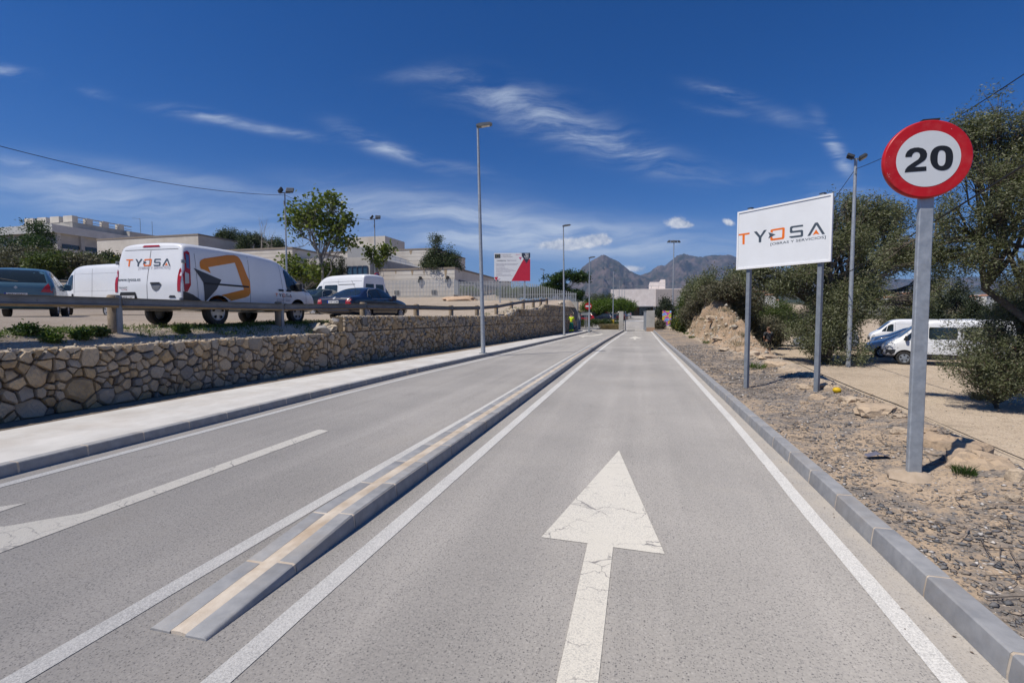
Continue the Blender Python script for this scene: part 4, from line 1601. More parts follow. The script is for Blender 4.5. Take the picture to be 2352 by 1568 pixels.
LOGO = [('orange', [(175, 825), (385, 793), (385, 825), (300, 838), (297, 1003), (258, 1005), (258, 842), (175, 852)]),
        ('slate', [(460, 780), (512, 772), (577, 850), (640, 752), (692, 745), (598, 880), (592, 967), (548, 970), (548, 882)]),
        ('orange', [(757, 785), (757, 752), (775, 738), (985, 703), (1008, 706), (1013, 725), (1007, 885), (985, 910), (775, 940), (757, 933), (752, 885), (790, 865), (797, 902), (962, 880), (970, 738), (800, 765), (797, 800)]),
        ('slate', [(718, 790), (850, 828), (718, 903), (742, 845)]),
        ('slate', [(1338, 655), (1340, 685), (1165, 708), (1145, 720), (1145, 755), (1160, 765), (1320, 745), (1340, 760), (1340, 850), (1318, 870), (1130, 893), (1095, 880), (1095, 862), (1290, 838), (1298, 830), (1298, 790), (1285, 785), (1120, 805), (1103, 790), (1105, 705), (1125, 682), (1318, 655)]),
        ('slate', [(1415, 858), (1550, 620), (1600, 612), (1730, 820), (1680, 826), (1577, 660), (1465, 850)]),
        ('orange', [(1570, 738), (1632, 830), (1570, 815), (1507, 842)])]
LOGO2 = [(c_, [PB.hit(*Zb(p)) for p in ring]) for c_, ring in LOGO]
lx0, lx1 = min(p[0] for _, r in LOGO2 for p in r), max(p[0] for _, r in LOGO2 for p in r)
ly0, ly1 = min(p[1] for _, r in LOGO2 for p in r), max(p[1] for _, r in LOGO2 for p in r)
LOGON = [(c_, [((p[0] - lx0) / (lx1 - lx0), (p[1] - ly0) / (lx1 - lx0)) for p in r]) for c_, r in LOGO2]
LINK = {'orange': ORANGE, 'slate': SLATE}
for c_, ring in LOGO2:
    part('letter', fill([ring], lambda a, b: lo(PB.w(a, b, 0.0015))), LINK[c_], board)
ta, tb = PB.hit(*Zb((750, 1020))), PB.hit(*Zb((1742, 905)))
th_ = PB.hit(*Zb((780, 965)))[1] - PB.hit(*Zb((780, 1005)))[1]
part('small_lettering', text_on('[OBRAS Y SERVICIOS]', lambda a, b: lo(PB.w(a, b, 0.0015)), ta[0], min(ta[1], tb[1]) + 0.012, tb[0] - ta[0], th_, 0.01), SLATE, board)

# red and white information billboard on the terrace
Ze = crop(1220, 610, 14.26)
q0 = at(1176, 700, 50)
PE = Plane((q0.x, q0.y, 0), (0.9676 * 0.995 + 0.02, 0.2526 * 0.8, 0))
c4 = [PE.hit(*Ze(p)) for p in ((222, 348), (1505, 290), (1505, 1305), (222, 1330))]
ea0, ea1 = (c4[0][0] + c4[3][0]) / 2, (c4[1][0] + c4[2][0]) / 2
eb1, eb0 = (c4[0][1] + c4[1][1]) / 2, (c4[2][1] + c4[3][1]) / 2
eb = Vector(PE.w((ea0 + ea1) / 2, 0))
eb.z = lot_z(eb.x, eb.y)
bill = thing('billboard', 'red and white information billboard with a small blue flag in front of the fence', 'billboard', eb)
loe = lambda q: Vector(q) - eb


def pane(mb, a0, a1, b0, b1, o0, o1):
    vs = [loe(PE.w(a, b, o)) for o in (o0, o1) for a, b in ((a0, b0), (a1, b0), (a1, b1), (a0, b1))]
    mb.add(vs, [(3, 2, 1, 0), (4, 5, 6, 7), (0, 1, 5, 4), (1, 2, 6, 5), (2, 3, 7, 6), (3, 0, 4, 7)])


mb = MB()
pane(mb, ea0, ea1, eb0, eb1, -0.05, 0)
part('panel', mb, WHITE, bill)
for u in (1247, 1304):
    a = PE.hit(u * 0 + ((1140 + (663 if u < 1300 else 1037) / 6.03) * 0.91875), 660)[0]
    mb = MB()
    pane(mb, a - 0.06, a + 0.06, eb.z - 0.3, eb1 - 0.1, -0.14, -0.052)
    part('post', mb, GALV, bill)


def cl(p):
    return (min(ea1, max(ea0, p[0])), min(eb1, max(eb0, p[1])))


PINKR = pm('crimson print', (0.52, 0.02, 0.05), 0.5, var=0.08)
NAVY = pm('dark blue print', (0.03, 0.042, 0.07), 0.5, var=0.08)
PINK = pm('pink print', (0.62, 0.12, 0.28), 0.5, var=0.08)
GREYT = pm('grey print', (0.30, 0.30, 0.36), 0.5, var=0.08)
for nm, mt, ring, o in [('red_field', PINKR, [(832, 1330), (1265, 540), (1505, 540), (1505, 1320)], 0.003), ('dark_field', NAVY, [(1130, 296), (1505, 290), (1505, 470), (1375, 690), (1205, 430), (1200, 320), (1130, 320)], 0.006),
                        ('pink_triangle', PINK, [(1095, 470), (1212, 465), (1155, 575)], 0.003), ('flag', NAVY, [(243, 362), (443, 358), (445, 500), (245, 508)], 0.003),
                        ('red_triangle', PINKR, [(225, 1180), (360, 1170), (293, 1325)], 0.006), ('dark_triangle', NAVY, [(222, 1330), (222, 1250), (290, 1330)], 0.003), ('dark_triangle', NAVY, [(300, 1330), (345, 1255), (385, 1330)], 0.003),
                        ('pink_triangle', PINK, [(395, 1220), (410, 1290), (362, 1265)], 0.003), ('dark_triangle', NAVY, [(412, 1238), (445, 1238), (428, 1262)], 0.003)]:
    part(nm, fill([[cl(PE.hit(*Ze(p))) for p in ring]], lambda a, b: loe(PE.w(a, b, o))), mt, bill)
st_ = MB()
fc = PE.hit(*Ze((344, 432)))
for k in range(12):
    t = k * math.pi / 6
    c0 = (fc[0] + 0.155 * math.cos(t), fc[1] + 0.155 * math.sin(t))
    st_.add([loe(PE.w(c0[0] + 0.022 * math.cos(a), c0[1] + 0.022 * math.sin(a), 0.006)) for a in np.arange(0.3, 6.28, 1.257)], [(0, 1, 2, 3, 4)])
part('flag_stars', st_, pm('yellow print', (0.7, 0.55, 0.1), 0.5), bill)
for s_, x0, y0, x1, y1, mt in [('Financiado por', 470, 402, 822, 368, GREYT), ('la Unión Europea', 470, 468, 875, 425, GREYT), ('UNIVERSITAS', 315, 622, 645, 575, NAVY), ('Miguel Hernández', 690, 605, 1010, 565, GREYT), ('GENERALITAT', 985, 395, 1160, 372, PINK),
                               ('____________________', 290, 545, 1030, 530, GREYT)]:
    a, b = PE.hit(*Ze((x0, y0))), PE.hit(*Ze((x1, y0)))
    h_ = PE.hit(*Ze((x0, y1)))[1] - a[1]
    part('lettering', text_on(s_, lambda p, q: loe(PE.w(p, q, 0.003)), a[0], a[1], b[0] - a[0], h_, 0.02), mt, bill)
for k, (y, x1) in enumerate([(705, 1100), (740, 1020), (775, 585), (835, 625), (875, 745), (910, 900), (950, 985), (1000, 800), (1050, 510), (1088, 810), (1130, 870)]):
    mb = MB()
    x = 288
    while x < x1 - 20:
        w = random.uniform(16, 60)
        a, b = PE.hit(*Ze((x, y + 6))), PE.hit(*Ze((min(x1, x + w), y - 8)))
        pane(mb, a[0], b[0], a[1], b[1], 0.001, 0.003)
        x += w + 10
    part('line_of_print', mb, GREYT, bill)
WPR = pm('white print', (0.7, 0.7, 0.7), 0.5)
mb = MB()
for x0, y0, x1, y1 in [(1312, 335, 1350, 352), (1338, 335, 1352, 420), (1295, 425, 1320, 465), (1300, 448, 1352, 468), (1362, 335, 1376, 468), (1362, 452, 1398, 468), (1386, 335, 1400, 468), (1410, 335, 1440, 350), (1428, 335, 1440, 468), (1410, 395, 1422, 468), (1320, 500, 1440, 518)]:
    a, b = PE.hit(*Ze((x0, y1))), PE.hit(*Ze((x1, y0)))
    pane(mb, a[0], b[0], a[1], b[1], 0.007, 0.0085)
part('white_emblem', mb, WPR, bill)


def round_sign(name, centre, rad, outer, label, kind):
    t = thing(name, label, 'road sign', centre)
    M = Matrix.Rotation(YAW * 0.8, 3, 'Z')
    mb = MB().lathe([(0, 0), (rad, 0), (rad, 0.03), (0, 0.03)], 28, 'y')
    mb.v = [tuple(M @ Vector(p)) for p in mb.v]
    part('disc', mb, outer, t, 35)
    if kind == 'noentry':
        mb = MB().box((0, -0.004, 0), (rad * 1.5, 0.006, rad * 0.42))
        mb.v = [tuple(M @ Vector(p)) for p in mb.v]
        part('white_bar', mb, FRAMEW, t)
    else:
        mb = MB().lathe([(0, -0.004), (rad * 0.74, -0.004), (rad * 0.74, -0.001)], 28, 'y')
        mb.v = [tuple(M @ Vector(p)) for p in mb.v]
        part('blue_centre', mb, pm('blue sign paint', (0.012, 0.05, 0.30), 0.45), t)
        mb = MB().box((0, -0.007, 0), (rad * 1.5, 0.004, rad * 0.17), Matrix.Rotation(R(45), 3, 'Y'))
        mb.v = [tuple(M @ Vector(p)) for p in mb.v]
        part('red_bar', mb, REDP, t)
    return t


q = at(865.5, 632.5, 44.7)
round_sign('no_parking_sign', q, 0.26, REDP, 'small round red and blue no parking sign on the flood light mast', 'nopark')
q = at(1351.2, 703, 49.6)
ne = round_sign('no_entry_sign', q, 0.36, REDP, 'round red no entry sign with a white bar beside the gate', 'noentry')
# ------------------------------------------------------------------ buildings on the hill and at the end of the road
BLUEGL = glassmat('blue tinted glazing', (0.02, 0.04, 0.06))
DARKGL = glassmat('dark glazing', (0.012, 0.013, 0.014))
BFRAME = pm('dark blue window frame', (0.025, 0.04, 0.075), 0.5)
STONEB = pm('pale stone facing', (0.53, 0.485, 0.42), 0.9, c2=(0.66, 0.615, 0.545), scale=0.35, detail=9, bump=0.2, bscale=5, dirt=(0.33, 0.25, 0.17), dscale=0.12, damt=0.4, world=True)
ROUGHC = pm('raw grey concrete', (0.35, 0.33, 0.30), 0.92, c2=(0.48, 0.455, 0.415), scale=0.5, detail=9, bump=0.2, bscale=6, dirt=(0.18, 0.16, 0.14), dscale=0.2, damt=0.45, world=True)
COPING = pm('brown coping', (0.26, 0.215, 0.17), 0.85)
WHITEC = pm('white concrete band', (0.47, 0.47, 0.46), 0.85, c2=(0.58, 0.575, 0.56), scale=0.6, detail=7, dirt=(0.33, 0.32, 0.3), dscale=0.25, damt=0.4, world=True)
STAIN = pm('rust stain', (0.36, 0.28, 0.19), 0.9, var=0.2)


def wbox(mb, x0, x1, y0, y1, z0, z1):
    return mb.box(((x0 + x1) / 2, (y0 + y1) / 2, (z0 + z1) / 2), (x1 - x0, y1 - y0, z1 - z0))


def block(name, label, x0, x1, y0, y1, z0, z1, mat, coping=True, courses=0.0):
    t = thing(name, label, 'building', ((x0 + x1) / 2, y0, z0))
    part('wall', wbox(MB(), x0, x1, y0, y1, z0, z1), mat, t, world=True)
    if coping:
        m = MB()
        wbox(m, x0 - 0.07, x1 + 0.07, y0 - 0.07, y1 + 0.07, z1 + 0.003, z1 + 0.28)
        part('coping', m, COPING, t, world=True)
    return t


def glazing(t, face, a0, a1, z0, z1, c, n, mat=None, depth=0.12, frame=None, rows=1):
    """a band of windows, one frame and its panes. face 'y': wall looks to -Y at y=c; face 'x': wall looks to +X at x=c"""
    f = MB()
    w = 0.09
    pts = [a0 + (a1 - a0) * k / n for k in range(n + 1)]

    def bx(m, p0, p1, q0, q1, d0, d1):
        if face == 'y':
            wbox(m, p0, p1, c - d1, c - d0, q0, q1)
        else:
            wbox(m, c + d0, c + d1, p0, p1, q0, q1)
    for p in pts:
        bx(f, p - w, p + w, z0, z1, 0.004, depth)
    for k in range(rows + 1):
        z = z0 + (z1 - z0) * k / rows
        for a, b in zip(pts, pts[1:]):
            bx(f, a + w + 0.002, b - w - 0.002, z - w, z + w, 0.006, depth - 0.005)
    fo = part('window_frame', f, frame or BFRAME, t, world=True, fix=True)
    for a, b in zip(pts, pts[1:]):
        m = MB()
        bx(m, a + w, b - w, z0 + w, z1 - w, 0.002, 0.03)
        po = part('pane', m, mat or BLUEGL, None)
        po.data.transform(Matrix.Translation(-Vector(t.location)))
        po.parent = fo
    return fo


def courses(t, x0, x1, y, z0, z1, step, mat):
    """thin dark joints of the stone courses on a face looking to -Y"""
    m = MB()
    z = z0
    while z < z1:
        wbox(m, x0 + 0.02, x1 - 0.02, y - 0.012, y - 0.002, z, z + 0.05)
        z += step
    part('course_joint', m, mat, t, world=True, stuff=True)


JOINT = pm('dark joint', (0.38, 0.345, 0.30), 0.9)
# low annex with the long light wall right behind the fence
b1 = block('annex_building', 'low pale annex with a rust streaked wall right behind the bar fence', -38, -25.8, 66, 98, 2.5, 8.45, STONEB)
courses(b1, -38, -25.8, 66, 4.0, 8.3, 0.62, JOINT)
for x, w, h in ((-27.2, 0.5, 1.2), (-32.5, 0.45, 0.7), (-30.6, 0.2, 0.8), (-35.2, 0.3, 0.5)):
    m = MB()
    m.add([(x - w / 2, 65.985, 8.4), (x + w / 2, 65.985, 8.4), (x + w * 0.15, 65.985, 8.4 - h), (x - w * 0.1, 65.985, 8.4 - h)], [(0, 1, 2, 3)])
    part('rust_stain', m, STAIN, b1, world=True)
for x in (-31.2, -26.9):
    m = MB()
    M = Matrix.Rotation(R(28), 3, 'Y')
    m.box((x, 65.75, 7.0), (0.28, 0.3, 0.95), M)
    m.box((x - 0.1, 65.9, 7.4), (0.1, 0.3, 0.1))
    part('wall_lamp', m, BLACKPL, b1, world=True)
for x in (-35, -29.0):
    m = MB()
    wbox(m, x - 0.4, x + 0.4, 65.9, 65.99, 4.85, 5.45)
    part('vent_grille', m, BLACKPL, b1, world=True)
glazing(b1, 'x', 67.5, 96, 4.6, 6.9, -25.8, 10)
# building with the dark receding side wall and roof terrace
b3 = block('terrace_building', 'grey building with a dark side wall and a railing along its roof', -52, -39.5, 66, 91, 2.5, 10.6, ROUGHC, False)
glazing(b3, 'y', -43.4, -39.9, 5.0, 9.2, 66, 4, rows=2)
glazing(b3, 'y', -51.2, -44.4, 5.0, 9.0, 66, 5, DARKGL, rows=2)
glazing(b3, 'x', 70.5, 78, 7.4, 8.6, -39.5, 6)
m = MB()
for y in np.arange(70.5, 80, 1.9):
    m.tube([(-39.7, y, 10.6), (-39.7, y, 11.5)], 0.035, 6)
m.tube([(-39.7, 70.5, 11.5), (-39.7, 79.9, 11.5)], 0.03, 6)
m.tube([(-39.7, 70.5, 11.05), (-39.7, 79.9, 11.05)], 0.02, 6)
part('roof_railing', m, GALV, b3, world=True)
# big stone block
b2 = block('stone_building', 'large windowless block of pale stone courses behind the conifer', -66, -40.3, 92, 110, 4, 15.2, STONEB)
courses(b2, -66, -40.3, 92, 9, 15.1, 0.8, JOINT)
for x, w, h in ((-49.2, 0.6, 1.5), (-45.6, 0.7, 0.8)):
    m = MB()
    m.add([(x - w / 2, 91.98, 15.1), (x + w / 2, 91.98, 15.1), (x + w * 0.15, 91.98, 15.1 - h), (x - w * 0.1, 91.98, 15.1 - h)], [(0, 1, 2, 3)])
    part('rust_stain', m, STAIN, b2, world=True)
b6 = block('tower_building', 'tall pale box building rising behind the stone block', -72, -61.5, 110, 120.5, 6, 21.6, STONEB, False)
m = MB()
wbox(m, -61.499, -61.46, 119.2, 120.4, 13.5, 19.0)
part('window', m, DARKGL, b6, world=True)
b4 = block('long_building', 'long pale wall with flat roof behind the broad poplar', -75, -52, 64.5, 90, 2.5, 12.05, STONEB)
courses(b4, -75, -52, 64.5, 4, 12, 0.62, JOINT)
glazing(b4, 'y', -56.5, -52.4, 4.6, 9.0, 64.5, 3, DARKGL, rows=2)
# curved roof light
m = MB()
pr = [(-52.5, 10.62), (-52.5, 14.6), (-49, 14.3), (-46, 13.2), (-43.5, 11.8), (-41, 11.0), (-40.5, 10.62)]
m.prism(pr, 80, 90)
part('curved_roof', m, pm('grey roof sheet', (0.3, 0.3, 0.3), 0.6), b3, world=True)
b5 = block('box_building', 'plain beige box building above the company van', -100, -76, 70, 83, 3, 16.0, STONEB)

# long concrete building with roof merlons, upper left
bl = thing('concrete_building', 'big raw concrete building with blocks along its roof edge on the hill', 'building', (-150, 85, 8))
part('wall', wbox(MB(), -172, -136.4, 86.2, 104, 6, 21.6), ROUGHC, bl, world=True)
part('white_band', wbox(MB(), -174, -135.4, 85, 104.5, 21.62, 23.5), WHITEC, bl, world=True)
m = MB()
wbox(m, -158, -139.4, 92, 107, 23.52, 25.5)
part('upper_storey', m, ROUGHC, bl, world=True)
for k in range(4):
    m = MB()
    x1 = -139.3 - k * 4.6
    wbox(m, x1 - 3.1, x1, 91.9, 93.2, 25.51, 27.1)
    part('roof_block', m, STONEB, bl, world=True)
for k in range(3):
    m = MB()
    y0 = 95.2 + k * 4.0
    wbox(m, -140.5, -139.25, y0, y0 + 1.5, 25.51, 27.0)
    part('roof_block', m, STONEB, bl, world=True)
for y0, y1 in ((93.2, 95.2), (96.7, 99.2), (100.7, 103.2), (104.7, 107)):
    m = MB()
    wbox(m, -139.9, -139.5, y0, y1, 26.75, 26.95)
    wbox(m, -139.9, -139.5, y0, y1, 25.9, 26.0)
    part('roof_railing', m, GALV, bl, world=True)
part('long_roof', wbox(MB(), -170, -137.2, 104.6, 119, 8, 25.1), ROUGHC, bl, world=True)
for y0, y1 in ((87.5, 91.3), (92.3, 97.5), (98.6, 103)):
    m = MB()
    wbox(m, -136.45, -136.30, y0, y1, 12.5, 19.2)
    f = part('window', m, DARKGL, bl, world=True)
    m = MB()
    wbox(m, -136.33, -136.2, y0, y1, 17.3, 18.1)
    part('sun_blind', m, STONEB, bl, world=True)
for y in (86.6, 91.8, 98.05, 103.6):
    m = MB()
    wbox(m, -136.39, -135.8, y - 0.4, y + 0.4, 8, 21.6)
    part('column', m, ROUGHC, bl, world=True)
m = MB()
wbox(m, -142, -137.5, 85.9, 86.19, 12.5, 18.6)
part('window', m, DARKGL, bl, world=True)
for k, (x, y, h) in enumerate(((-137.6, 108, 4.2), (-137.6, 111.5, 4.0))):
    m = MB()
    m.tube([(x, y, 25.1), (x, y, 25.1 + h)], 0.06, 5)
    if k == 0:
        m.tube([(x - 1, y - 1.5, 25.0 + h), (x, y, 25.0 + h)], 0.04, 5)
    part('roof_mast', m, GALVD, bl, world=True)

# building closing the road
bz = road_z(150)
be_ = thing('end_building', 'pale low building with ribbed walls closing the end of the road', 'building', (-2, 152, bz))
u0 = lambda u, y: None


def xat(u, y):
    t = (u - 1176) / F
    z = y / (0.2526 * t + 0.9676)
    return (0.9676 * t - 0.2526) * z


PINKW = pm('pinkish white render', (0.64, 0.57, 0.53), 0.9, c2=(0.76, 0.69, 0.65), scale=0.9, detail=8, world=True)
xa, xb, xc, xd = xat(1402, 152), xat(1511, 152), xat(1540, 152), xat(1585, 152)
part('wall', wbox(MB(), xa, xd, 152, 175, bz + 2.7, bz + 8.1), PINKW, be_, world=True)
m = MB()
for k in range(46):
    x = xat(1505, 152) + (xd - xat(1505, 152)) * k / 46
    wbox(m, x, x + 0.13, 151.9, 151.997, bz + 2.8, bz + 8.0)
part('wall_ribs', m, pm('rib grey', (0.46, 0.41, 0.38), 0.9), be_, world=True, stuff=True)
wbox_ = MB()
wbox(wbox_, xat(1492, 150), xat(1529, 150), 156, 170, bz + 8.11, bz + 10.4)
part('roof_room', wbox_, PINKW, be_, world=True)
wbox_ = MB()
wbox(wbox_, xat(1518, 150), xat(1529, 150), 157, 168, bz + 10.41, bz + 11.2)
part('roof_vent', wbox_, PINKW, be_, world=True)
part('recess_wall', wbox(MB(), xa, xat(1500, 152), 158, 174, bz - 0.5, bz + 2.69), pm('tan render', (0.40, 0.30, 0.20), 0.9), be_, world=True)
part('side_wall', wbox(MB(), xat(1500, 152), xd, 152.3, 174, bz - 0.5, bz + 2.69), PINKW, be_, world=True)
for a, b, mt in ((1418, 1455, glassmat('green grey glazing', (0.10, 0.13, 0.11))), (1468, 1494, DARKGL)):
    m = MB()
    wbox(m, xat(a, 157.9), xat(b, 157.9), 157.8, 157.97, bz, bz + 2.55)
    part('window', m, mt, be_, world=True)
m = MB()
wbox(m, xat(1405, 151), xat(1500, 151), 151.2, 151.99, bz + 2.72, bz + 2.95)
part('canopy_edge', m, GALVD, be_, world=True)
m = MB()
wbox(m, xat(1552, 151.9), xat(1567, 151.9), 151.85, 151.99, bz + 4.3, bz + 6)
part('wall_grille', m, pm('grey grille', (0.3, 0.29, 0.29), 0.8), be_, world=True)
m = MB()
for x in np.arange(xa, xd, 2.0):
    m.tube([(x, 152.3, bz + 8.1), (x, 152.3, bz + 9.0)], 0.03, 4)
m.tube([(xa, 152.3, bz + 9.0), (xd, 152.3, bz + 9.0)], 0.03, 4)
part('roof_railing', m, GALVD, be_, world=True)

# ------------------------------------------------------------------ gate: retaining wall, pillars, sliding leaf, barrier, frame
q = MB()
wbox(q, -22, -6.45, 53.0, 53.9, -0.2, 3.22)
rw_ = thing('retaining_wall', 'light concrete retaining wall where the gabion wall ends at the gate', 'wall', (-10, 53, 0))
part('wall', q, CONC, rw_, world=True)
wbox_ = MB()
wbox(wbox_, -6.449, -6.43, 53.0, 53.9, 1.40, 1.44)
wbox(wbox_, -21.9, -6.46, 52.985, 52.998, 1.40, 1.44)
part('pour_joint', wbox_, JOINT, rw_, world=True)
q = MB()
wbox(q, -22, -21.2, 53.9, 140, -0.2, 4.2)
part('side_wall', q, CONC, rw_, world=True)


def pillar(u, vb, v0, w, d, z_, label):
    p = on_z(u, vb, z_)
    h = top_z(p.x, p.y, v0) - z_
    t = thing('gate_pillar', label, 'pillar', (p.x, p.y, z_), 0, 'concrete gate pillars')
    mb = MB().bevbox((0, d / 2, h / 2), (w, d, h), 0.02)
    part('shaft', mb, CONC, t)
    return t, p, h


tp1, pp1, hp1 = pillar(1494, 761, 713, 0.86, 0.9, 0.0, 'wide concrete gate pillar stained brown at its foot, right of the road')
m = MB()
m.bevbox((0, -0.004, 0.22), (0.862, 0.02, 0.44), 0.004)
part('foot_stain', m, pm('red earth stain', (0.33, 0.20, 0.13), 0.95, c2=(0.42, 0.30, 0.21), scale=3), tp1)
tp2, pp2, hp2 = pillar(1426.5, 758, 715, 0.5, 0.9, 0.10, 'narrow concrete gate pillar on the end of the traffic island')
sg_ = thing('sliding_gate', 'grey metal sliding gate pushed open behind the wide concrete pillar', 'gate', (pp1.x - 0.45, pp1.y + 1.2, 0))
for k in range(34):
    mb = MB().box((-0.02 * k * 0.3, 0.15 * k + 0.1, 1.15), (0.05, 0.085, 2.0))
    part('bar', mb, GALV, sg_)
mb = MB()
mb.box((-0.1, 2.6, 2.2), (0.09, 5.3, 0.08), Matrix.Rotation(R(2.3), 3, 'Z'))
part('top_rail', mb, GALV, sg_)
mb = MB()
mb.box((-0.1, 2.6, 0.1), (0.09, 5.3, 0.12), Matrix.Rotation(R(2.3), 3, 'Z'))
part('bottom_rail', mb, GALV, sg_)
# second leaf between island pillar and the inner side
s2 = thing('sliding_gate', 'dark grey gate leaf end on behind the narrow concrete pillar', 'gate', (pp2.x + 0.42, pp2.y + 0.4, 0.05))
for k in range(14):
    part('bar', MB().box((0, 0.15 * k + 0.1, 1.1), (0.05, 0.085, 1.9)), GALVD, s2)
part('top_rail', MB().box((0, 1.1, 2.1), (0.1, 2.3, 0.1)), GALVD, s2)
part('bottom_rail', MB().box((0, 1.1, 0.1), (0.1, 2.3, 0.1)), GALVD, s2)
ba = on_z(1424, 752, 0.1)
bt = at(1392, 737.5, 66)
br = thing('barrier', 'white barrier arm lowered across the road past the gate', 'barrier', (bt.x, bt.y, road_z(bt.y)))
e = at(1482, 737.5, 66)
mb = MB()
mb.tube([(0, 0, bt.z - road_z(bt.y)), (e.x - bt.x, e.y - bt.y, e.z - road_z(bt.y))], 0.05, 8)
part('arm', mb, FRAMEW, br)
mb = MB().bevbox((0.9, 0.2, 0.55), (0.4, 0.4, 1.1), 0.03)
part('cabinet', mb, pm('yellow cabinet', (0.5, 0.33, 0.03), 0.5), br)
# steel portal with open leaf by the pavement
g0, g1 = on_z(1331, 757.5, 0.1), on_z(1352.5, 762.5, 0.1)
gf = thing('gate_frame', 'grey steel pedestrian gate frame at the end of the pavement', 'gate', (g0.x, g0.y, 0.1))
hg = top_z(g1.x, g1.y, 718) - 0.1
D_ = Vector((g1.x - g0.x, g1.y - g0.y, 0))
for k, f in enumerate((0, 1.0)):
    mb = MB().bevbox((D_.x * f, D_.y * f, hg / 2), (0.26 if k == 0 else 0.2, 0.2, hg), 0.01)
    part('post', mb, GALV, gf)
mb = MB()
M = Matrix.Rotation(math.atan2(D_.y, D_.x), 3, 'Z')
mb.box((D_.x / 2, D_.y / 2, hg - 0.12), (D_.length - 0.3, 0.12, 0.24), M)
part('lintel', mb, GALV, gf)
for f in (0.62, 0.76):
    mb = MB().tube([(D_.x * f, D_.y * f, 0), (D_.x * f, D_.y * f, hg - 0.25)], 0.03, 6)
    part('bar', mb, GALV, gf)

# bar fence along the back of the terrace
FENCE = pm('light grey fence steel', (0.33, 0.345, 0.36), 0.55, 0.2, c2=(0.43, 0.445, 0.455), scale=3)


def bar_fence(name, label, pts, hb, hf, spacing, plinth=0.3, plinth_mat=None):
    t = thing(name, label, 'fence', pts[0], 0, 'grey bar fences round the buildings')
    o0 = Vector(pts[0])
    me = None
    pl = MB()
    rl = MB()
    for a, b in zip(pts, pts[1:]):
        a, b = Vector(a), Vector(b)
        L = (b - a).length
        n_ = int(L / spacing)
        for k in range(n_):
            p = a.lerp(b, (k + 0.5) / n_)
            h = hf(p) if callable(hf) else hf
            if me is None or callable(hf):
                m = MB().box((0, 0, h / 2), (0.075, 0.045, h))
                me = m.mesh('bar')
                me.materials.append(FENCE)
            o = link('bar', me, None, t)
            o.location = p - o0 + Vector((0, 0, hb))
            o.rotation_euler = (0, 0, math.atan2(b.y - a.y, b.x - a.x))
        dv = (b - a)
        M = Matrix.Rotation(math.atan2(dv.y, dv.x), 3, 'Z') @ Matrix.Rotation(-math.atan2(dv.z, math.hypot(dv.x, dv.y)), 3, 'Y')
        c_ = (a + b) / 2 - o0
        if plinth:
            pl.box(c_ + Vector((0, 0, hb - plinth / 2 - 0.05)), (L, 0.25, plinth + 0.1), M)
        h = hf(b) if callable(hf) else hf
        rl.box(c_ + Vector((0, 0, hb + min(h, 2.0) * 0.9)), (L, 0.03, 0.05), M)
    if plinth:
        part('plinth', pl, plinth_mat or CONC, t)
    part('rail', rl, FENCE, t)
    return t


bar_fence('bar_fence', 'grey bar fence in front of the pale annex wall', [(-48, 62, 4.25), (-24.2, 62, 4.32)], 0.1, 2.25, 0.215, 0.5)
bar_fence('bar_fence', 'grey bar fence running behind the red and white billboard', [(-20.6, 54.1, 3.45), (-13.2, 54.0, 3.5)], 0.1, 2.2, 0.185, 0.4)
bar_fence('bar_fence', 'grey bar fence standing on the concrete retaining wall', [(-13.1, 53.45, 3.22), (-6.6, 53.45, 3.22)], 0.02, lambda p: interp(p.x, [(-13, 2.25), (-11.2, 2.0), (-9, 1.4), (-6.6, 0.95)]), 0.2, 0)
bar_fence('bar_fence', 'grey bar fence turning back towards the pale annex corner', [(-24.2, 61.9, 4.3), (-20.7, 54.2, 3.5)], 0.1, 2.2, 0.24, 0.4)

# painted wall by the far verge
p = at(1531.5, 733, 72)
mu = thing('painted_wall', 'small wall painted yellow, magenta and blue beside the bank', 'wall', (p.x, p.y, right_z(p.x, p.y) - 0.1))
hz = top_z(p.x, p.y, 713.5) - mu.location.z
mb = MB().box((0, 0.15, hz / 2), (1.25, 0.3, hz))


def mural():
    m = bpy.data.materials.new('mural paint')
    m.use_nodes = True
    t = NT(m.node_tree)
    co = t.new('ShaderNodeTexCoord').outputs['Object']
    n = t.noise(co, 1.5, 1.5, 0.4)
    t.put(t.n['Principled BSDF'].inputs['Base Color'], t.ramp(n, [(0.0, (0.1, 0.25, 0.6)), (0.38, (0.25, 0.5, 0.75)), (0.46, (0.45, 0.06, 0.35)), (0.54, (0.75, 0.5, 0.02)), (0.62, (0.2, 0.45, 0.1)), (1, (0.7, 0.55, 0.05))], 'CONSTANT'))
    t.n['Principled BSDF'].inputs['Roughness'].default_value = 0.8
    return m


part('wall', mb, mural(), mu)

# ------------------------------------------------------------------ vehicles


def skin_ring(st):
    x, zb, zt, W, Wr, be = st
    be = min(be, zt - 0.05)
    h = zt - be
    mid = (W + Wr) / 2
    return [(0, zb), (W * 0.86, zb), (W * 0.975, zb + 0.07), (W, zb + (be - zb) * 0.45), (W * 0.998, be - 0.10), (W * 0.985, be), (mid * 0.995, be + h * 0.48), (Wr, be + h * 0.80), (Wr * 0.955, be + h * 0.93), (Wr * 0.80, be + h * 0.985), (Wr * 0.4, zt + 0.01), (0, zt + 0.015)]


def densify(sts):
    out = []
    for a, b in zip(sts, sts[1:]):
        k = max(1, int(abs(b[0] - a[0]) / 0.35))
        for i in range(k):
            t = i / k
            out.append(tuple(a[j] + (b[j] - a[j]) * t for j in range(6)))
    return out + [sts[-1]]


